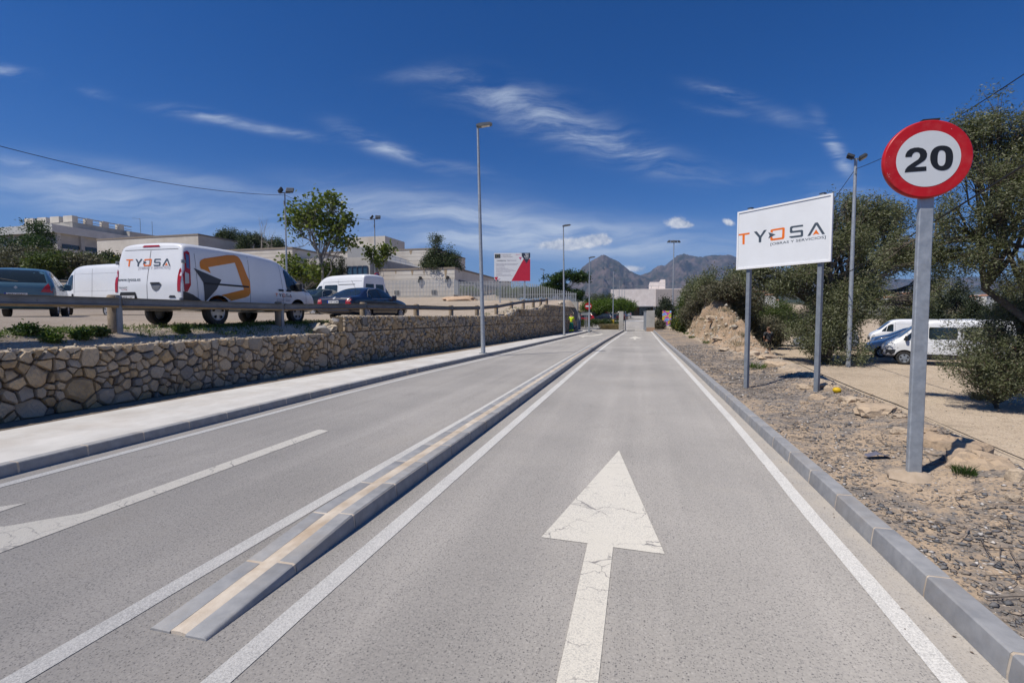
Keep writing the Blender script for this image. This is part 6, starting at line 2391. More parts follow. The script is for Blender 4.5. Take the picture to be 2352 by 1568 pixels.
# generic fittings
CARF = lambda k: {
    'sedan': [('side_window', poly([(.02, 1.00), (.20, 1.20), (.42, 1.33), (.95, 1.385), (1.38, 1.37), (1.72, 1.27), (2.12, 1.02), (2.1, 0.985), (.3, 0.965)]), 'LR', GLASS, 0.006),
              ('chrome_trim', strip([(.28, 0.955), (2.12, 0.975)], 0.018), 'LR', CLEARL, 0.009), ('chrome_trim', strip([(.0, 1.0), (.19, 1.215), (.42, 1.35), (.95, 1.402)], 0.014), 'LR', CLEARL, 0.009), ('window_pillar', strip([(1.02, .97), (.98, 1.38)], 0.05), 'LR', BLACKPL, 0.009), ('window_pillar', strip([(.34, .97), (.40, 1.32)], 0.03), 'LR', BLACKPL, 0.009),
              ('rear_window', poly([(-.60, 1.075), (.60, 1.075), (.52, 1.34), (.42, 1.385), (-.42, 1.385), (-.52, 1.34)]), 'B', GLASS, 0.007), ('windscreen', poly([(-.62, 1.06), (.62, 1.06), (.5, 1.40), (-.5, 1.40)]), 'F', GLASS, 0.007),
              ('panel_gap_or_shade', strip([(1.0, .30), (1.02, .96)], 0.008), 'LR', SEAM, 0.004), ('panel_gap_or_shade', strip([(.1, .5), (.30, .96)], 0.008), 'LR', SEAM, 0.004), ('panel_gap_or_shade', strip([(2.1, .30), (2.15, .97)], 0.008), 'LR', SEAM, 0.004),
              ('door_handle', poly(rrect(.42, .60, .86, .895, .012)), 'LR', BLACKPL, 0.014), ('door_handle', poly(rrect(1.18, 1.36, .86, .895, .012)), 'LR', BLACKPL, 0.014),
              ('tail_light', poly([(.55, .70), (.79, .70), (.82, .98), (.60, .97)]), 'B', TAIL, 0.008), ('tail_light', poly([(-.55, .70), (-.79, .70), (-.82, .98), (-.60, .97)]), 'B', TAIL, 0.008),
              ('tail_lens', poly([(.60, .79), (.76, .79), (.78, .88), (.62, .88)]), 'B', pm('pinkish lens', (0.5, 0.22, 0.2), 0.2), 0.013), ('tail_lens', poly([(-.60, .79), (-.76, .79), (-.78, .88), (-.62, .88)]), 'B', pm('pinkish lens', (0.5, 0.22, 0.2), 0.2), 0.013),
              ('bumper_strip', strip([(-.76, .56), (.76, .56)], 0.03), 'B', BLACKPL, 0.008), ('headlight', poly([(.45, .62), (.72, .64), (.74, .75), (.5, .74)]), 'F', CLEARL, 0.008), ('headlight', poly([(-.45, .62), (-.72, .64), (-.74, .75), (-.5, .74)]), 'F', CLEARL, 0.008)],
    'hatch': [('side_window', poly([(-.30, 1.10), (-.12, 1.36), (.1, 1.46), (.75, 1.51), (1.25, 1.48), (1.60, 1.38), (2.15, 1.08), (2.1, 1.045), (-.2, 1.045)]), 'LR', GLASS, 0.006), ('window_pillar', strip([(.95, 1.03), (.93, 1.52)], 0.06), 'LR', BLACKPL, 0.009), ('window_pillar', strip([(.08, 1.03), (.12, 1.47)], 0.05), 'LR', BLACKPL, 0.009),
              ('rear_window', poly([(-.70, 1.10), (.70, 1.10), (.60, 1.46), (.52, 1.51), (-.52, 1.51), (-.60, 1.46)]), 'B', GLASS, 0.008), ('windscreen', poly([(-.66, 1.12), (.66, 1.12), (.54, 1.54), (-.54, 1.54)]), 'F', GLASS, 0.007),
              ('panel_gap_or_shade', strip([(.95, .32), (.95, 1.04)], 0.008), 'LR', SEAM, 0.004), ('panel_gap_or_shade', strip([(2.0, .32), (2.1, 1.04)], 0.008), 'LR', SEAM, 0.004), ('door_handle', poly(rrect(.35, .52, .90, .935, .012)), 'LR', BLACKPL, 0.014), ('door_handle', poly(rrect(1.15, 1.32, .90, .935, .012)), 'LR', BLACKPL, 0.014),
              ('tail_light', poly([(.56, .80), (.84, .78), (.86, 1.06), (.74, 1.08), (.66, .98)]), 'B', TAIL, 0.010), ('tail_light', poly([(-.56, .80), (-.84, .78), (-.86, 1.06), (-.74, 1.08), (-.66, .98)]), 'B', TAIL, 0.010),
              ('bumper_strip', strip([(-.74, .50), (.74, .50)], 0.05), 'B', BLACKPL, 0.008), ('headlight', poly([(.45, .66), (.74, .70), (.76, .84), (.52, .80)]), 'F', CLEARL, 0.008), ('headlight', poly([(-.45, .66), (-.74, .70), (-.76, .84), (-.52, .80)]), 'F', CLEARL, 0.008), ('grille', poly([(-.4, .45), (.4, .45), (.4, .58), (-.4, .58)]), 'F', BLACKPL, 0.008)],
    'panel_van': [('side_window', poly([(2.28, 1.22), (2.28, 1.83), (2.45, 1.83), (2.72, 1.66), (3.05, 1.30), (3.05, 1.22)]), 'LR', GLASS, 0.008), ('window_pillar', strip([(2.78, 1.22), (2.66, 1.72)], 0.035), 'LR', WHITEV, 0.012), ('windscreen', poly([(-.78, 1.36), (.78, 1.36), (.72, 2.05), (-.72, 2.05)]), 'F', GLASS, 0.008),
                  ('panel_gap_or_shade', strip([(2.16, .45), (2.16, 2.0)], 0.012), 'LR', SEAM, 0.004), ('panel_gap_or_shade', strip([(0.92, .45), (0.92, 2.05)], 0.012), 'LR', SEAM, 0.004), ('panel_gap_or_shade', strip([(-.88, 1.12), (2.14, 1.12)], 0.012), 'LR', pm('pressed line shadow', (0.5, 0.5, 0.5), 0.6), 0.004), ('panel_gap_or_shade', strip([(-.86, 1.84), (2.14, 1.86)], 0.012), 'LR', pm('pressed line shadow', (0.5, 0.5, 0.5), 0.6), 0.004),  # the two long grey strips paint the shading of pressed body lines
                  ('panel_gap_or_shade', strip([(0, .5), (0, 2.05)], 0.012), 'B', SEAM, 0.004), ('door_handle', poly(rrect(2.2, 2.32, .84, 1.02, .03)), 'LR', BLACKPL, 0.012), ('tail_light', poly([(-.98, .75), (-.80, .75), (-.80, 1.08), (-.98, 1.08)]), 'LR', TAIL, 0.012), ('tail_light', poly([(.78, .7), (.93, .7), (.93, 1.08), (.8, 1.08)]), 'B', TAIL, 0.01), ('tail_light', poly([(-.78, .7), (-.93, .7), (-.93, 1.08), (-.8, 1.08)]), 'B', TAIL, 0.01),
                  ('lower_trim', poly([(-.85, .42), (-.45, .42), (-.45, .56), (-.85, .56)]), 'LR', DARKPL, 0.007), ('lower_trim', poly([(.45, .42), (2.55, .42), (2.55, .56), (.45, .56)]), 'LR', DARKPL, 0.007),
                  ('front_bumper', poly([(3.42, .44), (3.86, .44), (3.86, .74), (3.35, .74)]), 'LR', DARKPL, 0.01), ('front_bumper', poly([(-.8, .46), (.8, .46), (.82, .72), (-.82, .72)]), 'F', DARKPL, 0.012), ('headlight', poly([(3.50, .80), (3.80, .78), (3.78, .92), (3.55, .95)]), 'LR', CLEARL, 0.012), ('headlight', poly([(.5, .78), (.82, .8), (.82, .95), (.56, .92)]), 'F', CLEARL, 0.01), ('headlight', poly([(-.5, .78), (-.82, .8), (-.82, .95), (-.56, .92)]), 'F', CLEARL, 0.01)],
    'minibus': [('side_window', poly([(2.6, 1.32), (2.6, 1.98), (2.95, 1.98), (3.2, 1.80), (3.55, 1.42), (3.5, 1.30)]), 'LR', GLASS, 0.008), ('side_window', poly(rrect(1.1, 2.35, 1.32, 2.0, .08)), 'LR', GLASS, 0.008), ('windscreen', poly([(-.76, 1.45), (.76, 1.45), (.68, 2.3), (-.68, 2.3)]), 'F', GLASS, 0.008),
                ('panel_gap_or_shade', strip([(2.48, .5), (2.48, 2.2)], 0.012), 'LR', SEAM, 0.004), ('panel_gap_or_shade', strip([(1.05, .5), (1.05, 2.3)], 0.012), 'LR', SEAM, 0.004), ('panel_gap_or_shade', strip([(-1.05, 2.17), (2.5, 2.19)], 0.016), 'LR', SEAM, 0.004), ('slide_rail', strip([(-0.5, 1.98), (1.0, 2.0)], 0.04), 'LR', SEAM, 0.006),
                ('rear_window', poly([(.08, 1.35), (.76, 1.35), (.70, 2.0), (.08, 2.0)]), 'B', GLASS, 0.008), ('rear_window', poly([(-.08, 1.35), (-.76, 1.35), (-.70, 2.0), (-.08, 2.0)]), 'B', GLASS, 0.008), ('door_handle', poly(rrect(2.55, 2.75, 1.05, 1.12, .02)), 'LR', BLACKPL, 0.012), ('tail_light', poly([(.82, .8), (.92, .8), (.9, 1.3), (.84, 1.3)]), 'B', TAIL, 0.01), ('tail_light', poly([(-.82, .8), (-.92, .8), (-.9, 1.3), (-.84, 1.3)]), 'B', TAIL, 0.01)],
}[k]


def park(name, kind, label, cat, ref, refpt, hcam, colour, group=None, sc=1.0, gz_=None, extra=None, rim=None):
    """ref: world point of the local point refpt=(x,y); hcam: heading in degrees right of the camera axis"""
    h = R(104.63 - hcam)
    q = Matrix.Rotation(h, 3, 'Z') @ Vector((refpt[0] * sc, refpt[1] * sc, 0))
    loc = (ref.x - q.x, ref.y - q.y, ref.z if gz_ is None else gz_)
    t, b = vehicle(name, kind, label, cat, loc, h, colour, CARF(kind) + (extra or []), group, rim, sc=sc)
    return t, b


# pale blue people carrier seen from behind, cut by the left edge
sky_ = paint('pale metallic blue paint', (0.055, 0.125, 0.18))
r0 = at(40, 728, 15.2)
t, b = park('parked_car', 'hatch', 'pale blue people carrier parked at the left edge', 'car', r0, (-0.78, 0), -37, sky_, extra=[('wiper', strip([(-.05, 1.12), (.35, 1.2)], 0.02), 'B', BLACKPL, 0.016), ('badge', poly([(-.05, .93), (0, .98), (.05, .93), (0, .88)]), 'B', CLEARL, 0.01), ('badge', strip([(-.62, .66), (-.3, .66)], 0.03), 'B', CLEARL, 0.01)])
number_plate(t, -0.83, 0, 0.70, '4071 DWG')
for s_ in (1, -1):
    mirror(t, 1.95, s_ * 0.84, 1.08, sky_)
# plain white panel van left
r0 = at(286, 729.5, 21.8)
t, b = park('parked_van', 'panel_van', 'plain white panel van parked left of the logo van', 'van', r0, (-0.97, 0.9), -69, WHITEV, 'plain white vans', 1.1)
mirror(t, 2.95, 0.95, 1.30, BLACKPL)
mirror(t, 2.95, -0.95, 1.30, BLACKPL)
# dark blue saloon
navy = paint('dark navy paint', (0.008, 0.011, 0.030), 0.9)
r0 = at(767, 738, 19.4)
t, b = park('parked_car', 'sedan', 'dark navy saloon with aerial parked behind the rail', 'car', r0, (-1.12, 0), 17, navy, extra=[('badge', poly([(.055 * math.cos(a), .93 + .055 * math.sin(a)) for a in np.arange(0, 6.28, 0.6)]), 'B', CLEARL, 0.012), ('chrome_strip', strip([(-.72, .935), (-.3, .94)], 0.014), 'B', CLEARL, 0.010)])
number_plate(t, -1.135, 0.02, 0.78, '0747 DDM')
for s_ in (1, -1):
    mirror(t, 1.95, s_ * 0.82, 1.02, navy)
mb = MB().tube([(0.35, 0, 1.40), (0.1, 0, 1.72)], 0.006, 5)
part('aerial', mb, BLACKPL, t)
mb = MB().bevbox((-1.06, 0, 0.48), (0.2, 1.56, 0.22), 0.06)
part('rear_bumper', mb, navy, t)
# minibus
r0 = at(838, 728, 29.0)
t, b = park('minibus', 'minibus', 'high roofed white minibus with dark windows behind the navy saloon', 'minibus', r0, (-1.24, 0.85), -58.5, WHITEV, gz_=1.62)
mirror(t, 3.45, 0.98, 1.55, BLACKPL)
mirror(t, 3.45, -0.98, 1.55, BLACKPL)
# dark green hatch almost hidden between van and saloon
r0 = at(681, 734, 26.5)
park('parked_car', 'sedan', 'dark green car almost hidden between the logo van and the navy saloon', 'car', r0, (-1.12, 0), 17, paint('dark green paint', (0.03, 0.045, 0.042)), gz_=lot_z(r0.x, r0.y))
# dark four wheel drive
r0 = at(866, 700, 37)
t, b = park('parked_car', 'hatch', 'dark blue four wheel drive car behind the minibus', 'car', r0, (-0.78, 0), -15, paint('dark slate paint', (0.022, 0.028, 0.045)), sc=1.1, gz_=lot_z(r0.x, r0.y) + 0.02)
for s_ in (0.55, -0.55):
    mb = MB().tube([(-0.2, s_, 1.62), (-0.2, s_, 1.68), (1.2, s_, 1.68), (1.2, s_, 1.63)], 0.018, 5)
    part('roof_rail', mb, GALVD, t)

# right lot: the white van behind the bush, three more behind it, two behind the low bush
r0 = on_z(2076, 838, -0.92)
vw = [('side_window', poly(rrect(1.05, 2.1, 1.30, 1.88, .08)), 'LR', GLASS, 0.008), ('side_window', poly(rrect(-.6, .82, 1.30, 1.88, .08)), 'LR', GLASS, 0.008), ('panel_gap_or_shade', strip([(3.3, 1.0), (3.36, 1.28)], 0.01), 'LR', SEAM, 0.004)]
t, b = park('minibus', 'panel_van', 'white minibus with black bumper parked behind the dark bush', 'minibus', r0, (3.0, 0.9), -56, WHITEV, None, 1.06, right_z(r0.x, r0.y), vw, rim=GALVD)
mirror(t, 2.95, 0.95, 1.32, BLACKPL)
mirror(t, 2.95, -0.95, 1.32, BLACKPL)
for u, z_, kind, lb, cat, col, nm, sc in [(1990, 31, 'hatch', 'white car parked just left of the white minibus', 'car', WHITEV, 'parked_car', 1.0),
                                      (2003, 36, 'hatch', 'dark blue car behind the white car beside the minibus', 'car', paint('dark blue paint', (0.012, 0.03, 0.08)), 'parked_car', 1.12),
                                      (1996, 43, 'panel_van', 'white panel van farthest back behind the dark blue car', 'van', WHITEV, 'parked_van', 1.02),
                                      (1822, 38, 'hatch', 'silver car glimpsed through the bush beside the man', 'car', paint('silver paint', (0.30, 0.33, 0.38)), 'parked_car', 1.0),
                                      (1838, 46, 'hatch', 'white car glimpsed behind the silver car and the bush', 'car', WHITEV, 'parked_car', 1.05)]:
    r0 = at(u, 800, z_)
    fx = {'hatch': 3.4, 'panel_van': 3.85}[kind]
    park(nm, kind, lb, cat, r0, (fx, 0.5), -60, col, None, sc, right_z(r0.x, r0.y))

# car park past the gate
for u, z_, kind, lb, cat, col, nm, hc, sc in [(1390, 90, 'hatch', 'dark blue hatchback nearest behind the hedge past the gate', 'car', navy, 'parked_car', -40, 1.0),
                                          (1342, 93, 'hatch', 'black people carrier behind the gate frame', 'car', paint('black paint', (0.012, 0.012, 0.013)), 'parked_car', -50, 1.2),
                                          (1336, 84, 'hatch', 'bright red car showing between the gate posts', 'car', paint('red paint', (0.42, 0.012, 0.015)), 'parked_car', -100, 1.0),
                                          (1366, 97, 'hatch', 'white people carrier between the black and the dark blue cars', 'car', WHITEV, 'parked_car', -60, 1.15),
                                          (1376, 106, 'panel_van', 'dark red van behind the white people carrier', 'van', paint('dark red paint', (0.12, 0.010, 0.018)), 'parked_van', -60, 1.0),
                                          (1414, 106, 'hatch', 'white car in the row beyond the narrow gate pillar', 'car', WHITEV, 'parked_car', -60, 1.1),
                                          (1416, 97, 'hatch', 'dark maroon car just left of the narrow gate pillar', 'car', paint('maroon paint', (0.07, 0.008, 0.012)), 'parked_car', -60, 1.0),
                                          (1441, 118, 'hatch', 'silver grey car parked beside the road near the end building', 'car', paint('silver grey paint', (0.32, 0.34, 0.38)), 'parked_car', 14, 1.05),
                                          (1399, 116, 'hatch', 'pale grey car far behind the hedge under the green trees', 'car', paint('pale grey paint', (0.4, 0.42, 0.44)), 'parked_car', -60, 1.0)]:
    r0 = at(u, 735, z_)
    park(nm, kind, lb, cat, r0, (1.3, 0), hc, col, None, sc, road_z(r0.y))

# ------------------------------------------------------------------ people


def skinmesh(verts, edges, radii, root=0, sub=2):
    me = bpy.data.meshes.new('tmp')
    me.from_pydata([Vector(v) for v in verts], edges, [])
    o = bpy.data.objects.new('tmp', me)
    WORK.collection.objects.link(o)
    o.modifiers.new('k', 'SKIN')
    sv = me.skin_vertices[0].data
    for i, r_ in enumerate(radii):
        r_ = r_ if isinstance(r_, tuple) else (r_, r_)
        sv[i].radius = r_
        sv[i].use_root = (i == root)
    s_ = o.modifiers.new('s', 'SUBSURF')
    s_.levels = s_.render_levels = sub
    out = bpy.data.meshes.new_from_object(evaluated(o))
    bpy.data.objects.remove(o)
    out.shade_smooth()
    return out


SKINM = pm('skin', (0.36, 0.20, 0.135), 0.6, var=0.06)


def person(label, loc, heading, pose, shirt, trous, hairm, shoesm, short=False, bands=None):
    """figure facing +x locally; pose gives hand and foot targets"""
    t = thing('person', label, 'person', loc, heading)
    H = pose
    V = [(0, 0, .96), (0, 0, 1.12), (0.0, 0, 1.30), (0, 0, 1.45), (0.01, 0, 1.53), (0.03, 0, 1.60), (0.025, 0, 1.70), (0.02, 0, 1.755)]
    RR = [(.15, .115), (.145, .105), (.165, .115), (.12, .085), .055, .075, .092, .06]
    E = [(0, 1), (1, 2), (2, 3), (3, 4), (4, 5), (5, 6), (6, 7)]
    for s_, k in ((1, 'L'), (-1, 'R')):
        a = len(V)
        el, ha = H['el' + k], H['ha' + k]
        V += [(0, s_ * .185, 1.42), el, ha]
        RR += [.062, .042, .03]
        E += [(3, a), (a, a + 1), (a + 1, a + 2)]
        d = (Vector(ha) - Vector(el)).normalized()
        b = len(V)
        side = Vector((0, 1, 0))
        V += [tuple(Vector(ha) + d * 0.06)]
        RR += [(.038, .02)]
        E += [(a + 2, b)]
        for f, (dy, L) in enumerate(((-.028, .075), (-.009, .088), (.011, .082), (.03, .065))):
            c_ = len(V)
            p1 = Vector(ha) + d * 0.10 + side * dy
            V += [tuple(p1), tuple(p1 + d * L * 0.55 + Vector((0.012, 0, 0)))]
            RR += [.011, .008]
            E += [(b, c_), (c_, c_ + 1)]
        c_ = len(V)
        V += [tuple(Vector(ha) + d * 0.045 + Vector((.03, 0, 0)) - side * s_ * .02), tuple(Vector(ha) + d * 0.085 + Vector((.045, 0, 0)) - side * s_ * .025)]
        RR += [.014, .010]
        E += [(a + 2, c_), (c_, c_ + 1)]
        h = len(V)
        kn, an = H['kn' + k], H['an' + k]
        V += [(0, s_ * .095, .90), kn, an, (an[0] + .05, an[1], an[2] - .055), (an[0] + .17, an[1] + s_ * .02, an[2] - .06)]
        RR += [.095, .062, .042, .045, .035]
        E += [(0, h), (h, h + 1), (h + 1, h + 2), (h + 2, h + 3), (h + 3, h + 4)]
    part('body', skinmesh(V, E, RR, 0, 2), SKINM, t)
    # shirt
    V2 = [(0, 0, .93), (0, 0, 1.10), (0, 0, 1.30), (0, 0, 1.46), (0.005, 0, 1.50)]
    R2 = [(.185, .135), (.17, .128), (.19, .138), (.14, .10), (.07, .07)]
    E2 = [(0, 1), (1, 2), (2, 3), (3, 4)]
    for s_, k in ((1, 'L'), (-1, 'R')):
        a = len(V2)
        sh, el = Vector((0, s_ * .195, 1.42)), Vector(H['el' + k])
        V2 += [tuple(sh), tuple(sh.lerp(el, 0.82))]
        R2 += [.082, .062]
        E2 += [(3, a), (a, a + 1)]
    part('shirt', skinmesh(V2, E2, R2, 0, 2), shirt, t)
    V3 = [(0, 0, .99), (0, 0, .90)]
    R3 = [(.165, .13), (.165, .13)]
    E3 = [(0, 1)]
    for s_, k in ((1, 'L'), (-1, 'R')):
        a = len(V3)
        kn, an = Vector(H['kn' + k]), Vector(H['an' + k])
        hp = Vector((0, s_ * .095, .84))
        if short:
            V3 += [tuple(hp), tuple(hp.lerp(kn, 0.8))]
            R3 += [.118, .11]
            E3 += [(1, a), (a, a + 1)]
        else:
            V3 += [tuple(hp), tuple(kn), tuple(an + Vector((0, 0, .02)))]
            R3 += [.118, .088, .08]
            E3 += [(1, a), (a, a + 1), (a + 1, a + 2)]
    part('trousers', skinmesh(V3, E3, R3, 0, 2), trous, t)
    for s_, k in ((1, 'L'), (-1, 'R')):
        an = Vector(H['an' + k])
        mb = MB().bevbox(an + Vector((.055, 0, -.045)), (.28, .105, .085), .03)
        part('shoe', mb, shoesm, t)
        if bands:
            kn = Vector(H['kn' + k])
            for f, h_ in ((0.75, 0.16),):
                c_ = kn.lerp(an, f)
                mb = MB().tube([c_ + Vector((0, 0, -h_ / 2)), c_ + Vector((0, 0, h_ / 2))], [.093, .096], 14)
                part('trouser_band', mb, bands, t, 40)
    mb = MB().blob((0.0, 0, 1.715), (.098, .088, .085), 4, 2, 0.05)
    part('hair', mb, hairm, t, 60)
    for s_ in (1, -1):
        mb = MB().blob((0.02, s_ * .092, 1.655), (.02, .012, .032), 5, 1, 0.03)
        part('ear', mb, SKINM, t, 60)
        mb = MB().blob((0.112, s_ * .033, 1.67), (.008, .012, .008), 5, 1, 0.0)
        part('eye', mb, BLACKP, t, 60)
    mb = MB().blob((0.122, 0, 1.64), (.02, .013, .022), 6, 1, 0.03)
    part('nose', mb, SKINM, t, 60)
    mb = MB().blob((0.108, 0, 1.602), (.012, .026, .006), 6, 1, 0.0)
    part('mouth', mb, pm('lips', (0.28, 0.10, 0.085), 0.5), t, 60)
    return t


walkp = dict(elL=(-.05, .25, 1.15), haL=(.05, .26, .92), elR=(-.04, -.25, 1.15), haR=(.02, -.29, .90), knL=(.10, .10, .50), anL=(-.02, .10, .10), knR=(.06, -.10, .50), anR=(-.14, -.11, .13))
p = on_z(1312, 763.5, 0.128)
wk = person('person in yellow shirt and green trousers walking away on the pavement', p, R(104.6 - 4), walkp, pm('fluorescent yellow cloth', (0.62, 0.78, 0.02), 0.7, var=0.06), pm('green work cloth', (0.006, 0.17, 0.13), 0.8, var=0.15), pm('short dark hair', (0.10, 0.07, 0.05), 0.8), BLACKPL, False, pm('fluorescent band', (0.62, 0.78, 0.02), 0.6))
wk.scale = (1.02, 1.02, 1.0)
hb = p + Matrix.Rotation(R(100.6), 3, 'Z') @ Vector((.04, -.33, .0))
bag = thing('bag', 'dark navy bag hanging from the right hand of the walking worker', 'bag', (hb.x, hb.y, 0.50))
mb = MB().blob((0, 0, 0.14), (.2, .12, .17), 3, 2, 0.1)
part('pouch', mb, pm('navy bag cloth', (0.012, 0.016, 0.05), 0.8), bag, 60)
mb = MB().tube([(0.1, 0, .27), (.06, 0, .38), (-.06, 0, .38), (-.1, 0, .27)], 0.012, 6)
part('bag_handle', mb, BLACKPL, bag)
standp = dict(elL=(.0, .27, 1.15), haL=(.17, .14, 1.02), elR=(.0, -.27, 1.15), haR=(.17, -.14, 1.0), knL=(.015, .11, .50), anL=(.0, .13, .10), knR=(.015, -.11, .50), anR=(.0, -.13, .10))
p = at(1763.5, 813, 30.0)
mn = person('person in grey t-shirt and black shorts standing with back turned below the bank', (p.x, p.y, top_z(p.x, p.y, 750) - 1.80 * 1.04), R(104.6 + 6), standp, pm('grey cotton', (0.075, 0.08, 0.088), 0.9, var=0.1), pm('black shorts cloth', (0.014, 0.014, 0.017), 0.9), pm('cropped brown hair', (0.14, 0.085, 0.06), 0.8), pm('trainers', (0.1, 0.1, 0.1), 0.7), True)
mn.scale = (1.08, 1.08, 1.04)
# ------------------------------------------------------------------ vegetation
BARK = pm('grey brown bark', (0.085, 0.07, 0.055), 0.95, c2=(0.15, 0.125, 0.10), scale=5, bump=0.6, bscale=30)
BARKP = pm('pale poplar bark', (0.24, 0.215, 0.18), 0.9, c2=(0.36, 0.33, 0.28), scale=4, bump=0.3)
OLIVE = leafmat('olive leaves', [(0.055, 0.066, 0.028), (0.095, 0.112, 0.048), (0.14, 0.155, 0.075), (0.23, 0.235, 0.15), (0.10, 0.105, 0.052)], 0.5, 0.25)
POPLAR = leafmat('poplar leaves', [(0.07, 0.10, 0.022), (0.10, 0.14, 0.03), (0.15, 0.185, 0.045), (0.19, 0.21, 0.06)], 0.45, 0.4)
PINE = leafmat('pine needles', [(0.030, 0.048, 0.016), (0.05, 0.072, 0.024), (0.078, 0.10, 0.036)], 0.6, 0.12)
CYP = leafmat('cypress sprays', [(0.016, 0.026, 0.012), (0.028, 0.040, 0.017), (0.046, 0.056, 0.026)], 0.6, 0.1)
SHRUB = leafmat('grey green shrub leaves', [(0.065, 0.07, 0.036), (0.10, 0.10, 0.058), (0.14, 0.135, 0.085), (0.18, 0.165, 0.115)], 0.6, 0.15)
BROOM = leafmat('fresh green shrub leaves', [(0.045, 0.07, 0.016), (0.075, 0.105, 0.026), (0.11, 0.14, 0.04)], 0.55, 0.25)
BRIGHT = leafmat('bright spring leaves', [(0.06, 0.10, 0.012), (0.095, 0.15, 0.02), (0.13, 0.19, 0.03)], 0.5, 0.4)
AIL = leafmat('deep green leaves', [(0.020, 0.046, 0.010), (0.035, 0.07, 0.014), (0.06, 0.10, 0.022)], 0.5, 0.25)
DRYL = leafmat('dry grass', [(0.22, 0.17, 0.09), (0.32, 0.25, 0.14), (0.40, 0.33, 0.20)], 0.8, 0.3)
YELL = leafmat('yellow broom flowers', [(0.40, 0.28, 0.008), (0.55, 0.40, 0.015)], 0.6, 0.2)
BROWNB = leafmat('brown dead twigs', [(0.10, 0.07, 0.05), (0.16, 0.115, 0.085), (0.20, 0.15, 0.12)], 0.8, 0.1)
GRASS = leafmat('verge weeds', [(0.045, 0.085, 0.012), (0.075, 0.125, 0.02), (0.11, 0.16, 0.035), (0.14, 0.15, 0.06)], 0.55, 0.3)


def leafcloud(centers, per, spread, size, seed, aspect=0.45, droop=0.0, up=0.0, flat=1.0):
    """many single leaves (diamonds with a fold) round the given points"""
    g = np.random.default_rng(seed)
    Cn = np.repeat(np.asarray(centers, dtype=np.float64), per, axis=0)
    n = len(Cn)
    off = g.normal(0, 1, (n, 3)) * spread
    off[:, 2] *= flat
    P = Cn + off
    d = g.normal(0, 1, (n, 3))
    d[:, 2] = d[:, 2] * 0.7 + up - droop
    d /= np.linalg.norm(d, axis=1, keepdims=True) + 1e-9
    s = g.normal(0, 1, (n, 3))
    s -= d * (s * d).sum(1, keepdims=True)
    s /= np.linalg.norm(s, axis=1, keepdims=True) + 1e-9
    L = size * g.uniform(0.6, 1.35, (n, 1))
    w = L * aspect
    V = np.stack([P, P + d * L * 0.5 + s * w * 0.5, P + d * L, P + d * L * 0.5 - s * w * 0.5], 1).reshape(-1, 3)
    Fq = np.arange(4 * n).reshape(-1, 4)
    return V, Fq


def grow(base, crown_pts, trunk_top, r0, seed, levels=(7, 5), bend=0.15):
    """trunk and limbs reaching for the leaf clumps: returns tube list [(pts, radii)]"""
    rd = random.Random(seed)
    tubes = []
    base, top = Vector(base), Vector(trunk_top)
    P = [Vector(p) for p in crown_pts]
    mid = [base.lerp(top, t) + Vector((rd.uniform(-1, 1), rd.uniform(-1, 1), 0)) * bend * (top - base).length * math.sin(math.pi * t) * 0.4 for t in (0, 0.25, 0.5, 0.75, 1)]
    tubes.append((mid, [r0 * (1.25 - 0.25 * min(1, k)) * (1 - 0.11 * k) for k in range(5)]))
    k1 = min(levels[0], len(P))
    seeds = rd.sample(P, k1)
    groups = [[] for _ in seeds]
    for p in P:
        groups[min(range(k1), key=lambda i: (seeds[i] - p).length_squared)].append(p)
    for gpts in groups:
        if not gpts:
            continue
        c = sum(gpts, Vector()) / len(gpts)
        st = mid[rd.choice((2, 3, 3, 4, 4))]
        L = (c - st).length
        c0 = st.lerp(c, 0.75)
        m1 = st.lerp(c0, 0.35) + Vector((rd.uniform(-1, 1), rd.uniform(-1, 1), rd.uniform(0, 1))) * L * 0.10
        m2 = st.lerp(c0, 0.7) + Vector((rd.uniform(-1, 1), rd.uniform(-1, 1), rd.uniform(-.3, 1))) * L * 0.08
        rl = r0 * min(0.55, 0.22 + 0.05 * math.sqrt(len(gpts)))
        limb = [st, m1, m2, c0]
        tubes.append((limb, [rl, rl * 0.8, rl * 0.6, rl * 0.42]))
        k2 = min(levels[1], len(gpts))
        s2 = rd.sample(gpts, k2)
        g2 = [[] for _ in s2]
        for p in gpts:
            g2[min(range(k2), key=lambda i: (s2[i] - p).length_squared)].append(p)
        for sub in g2:
            if not sub:
                continue
            c2 = sum(sub, Vector()) / len(sub)
            st2 = limb[rd.choice((1, 2, 2, 3))].lerp(c0, rd.uniform(0, 0.5))
            e2 = st2.lerp(c2, 0.8)
            m = st2.lerp(e2, 0.5) + Vector((rd.uniform(-1, 1), rd.uniform(-1, 1), rd.uniform(-1, 1))) * (e2 - st2).length * 0.13
            tubes.append(([st2, m, e2], [rl * 0.42, rl * 0.3, rl * 0.18]))
            for p in sub:
                s3 = m.lerp(e2, rd.random())
                mm = s3.lerp(p, 0.5) + Vector((rd.uniform(-1, 1), rd.uniform(-1, 1), rd.uniform(-1, 1))) * (p - s3).length * 0.12
                tubes.append(([s3, mm, p], [rl * 0.15, rl * 0.11, rl * 0.05]))
    return tubes


def tubes_mesh(tubes, n=6):
    mb = MB()
    for pts, rs in tubes:
        mb.tube(pts, [max(0.004, r_) for r_ in rs], n if rs[0] > 0.05 else 4, False)
    return mb.mesh('tmp', smooth='all', fix=False)


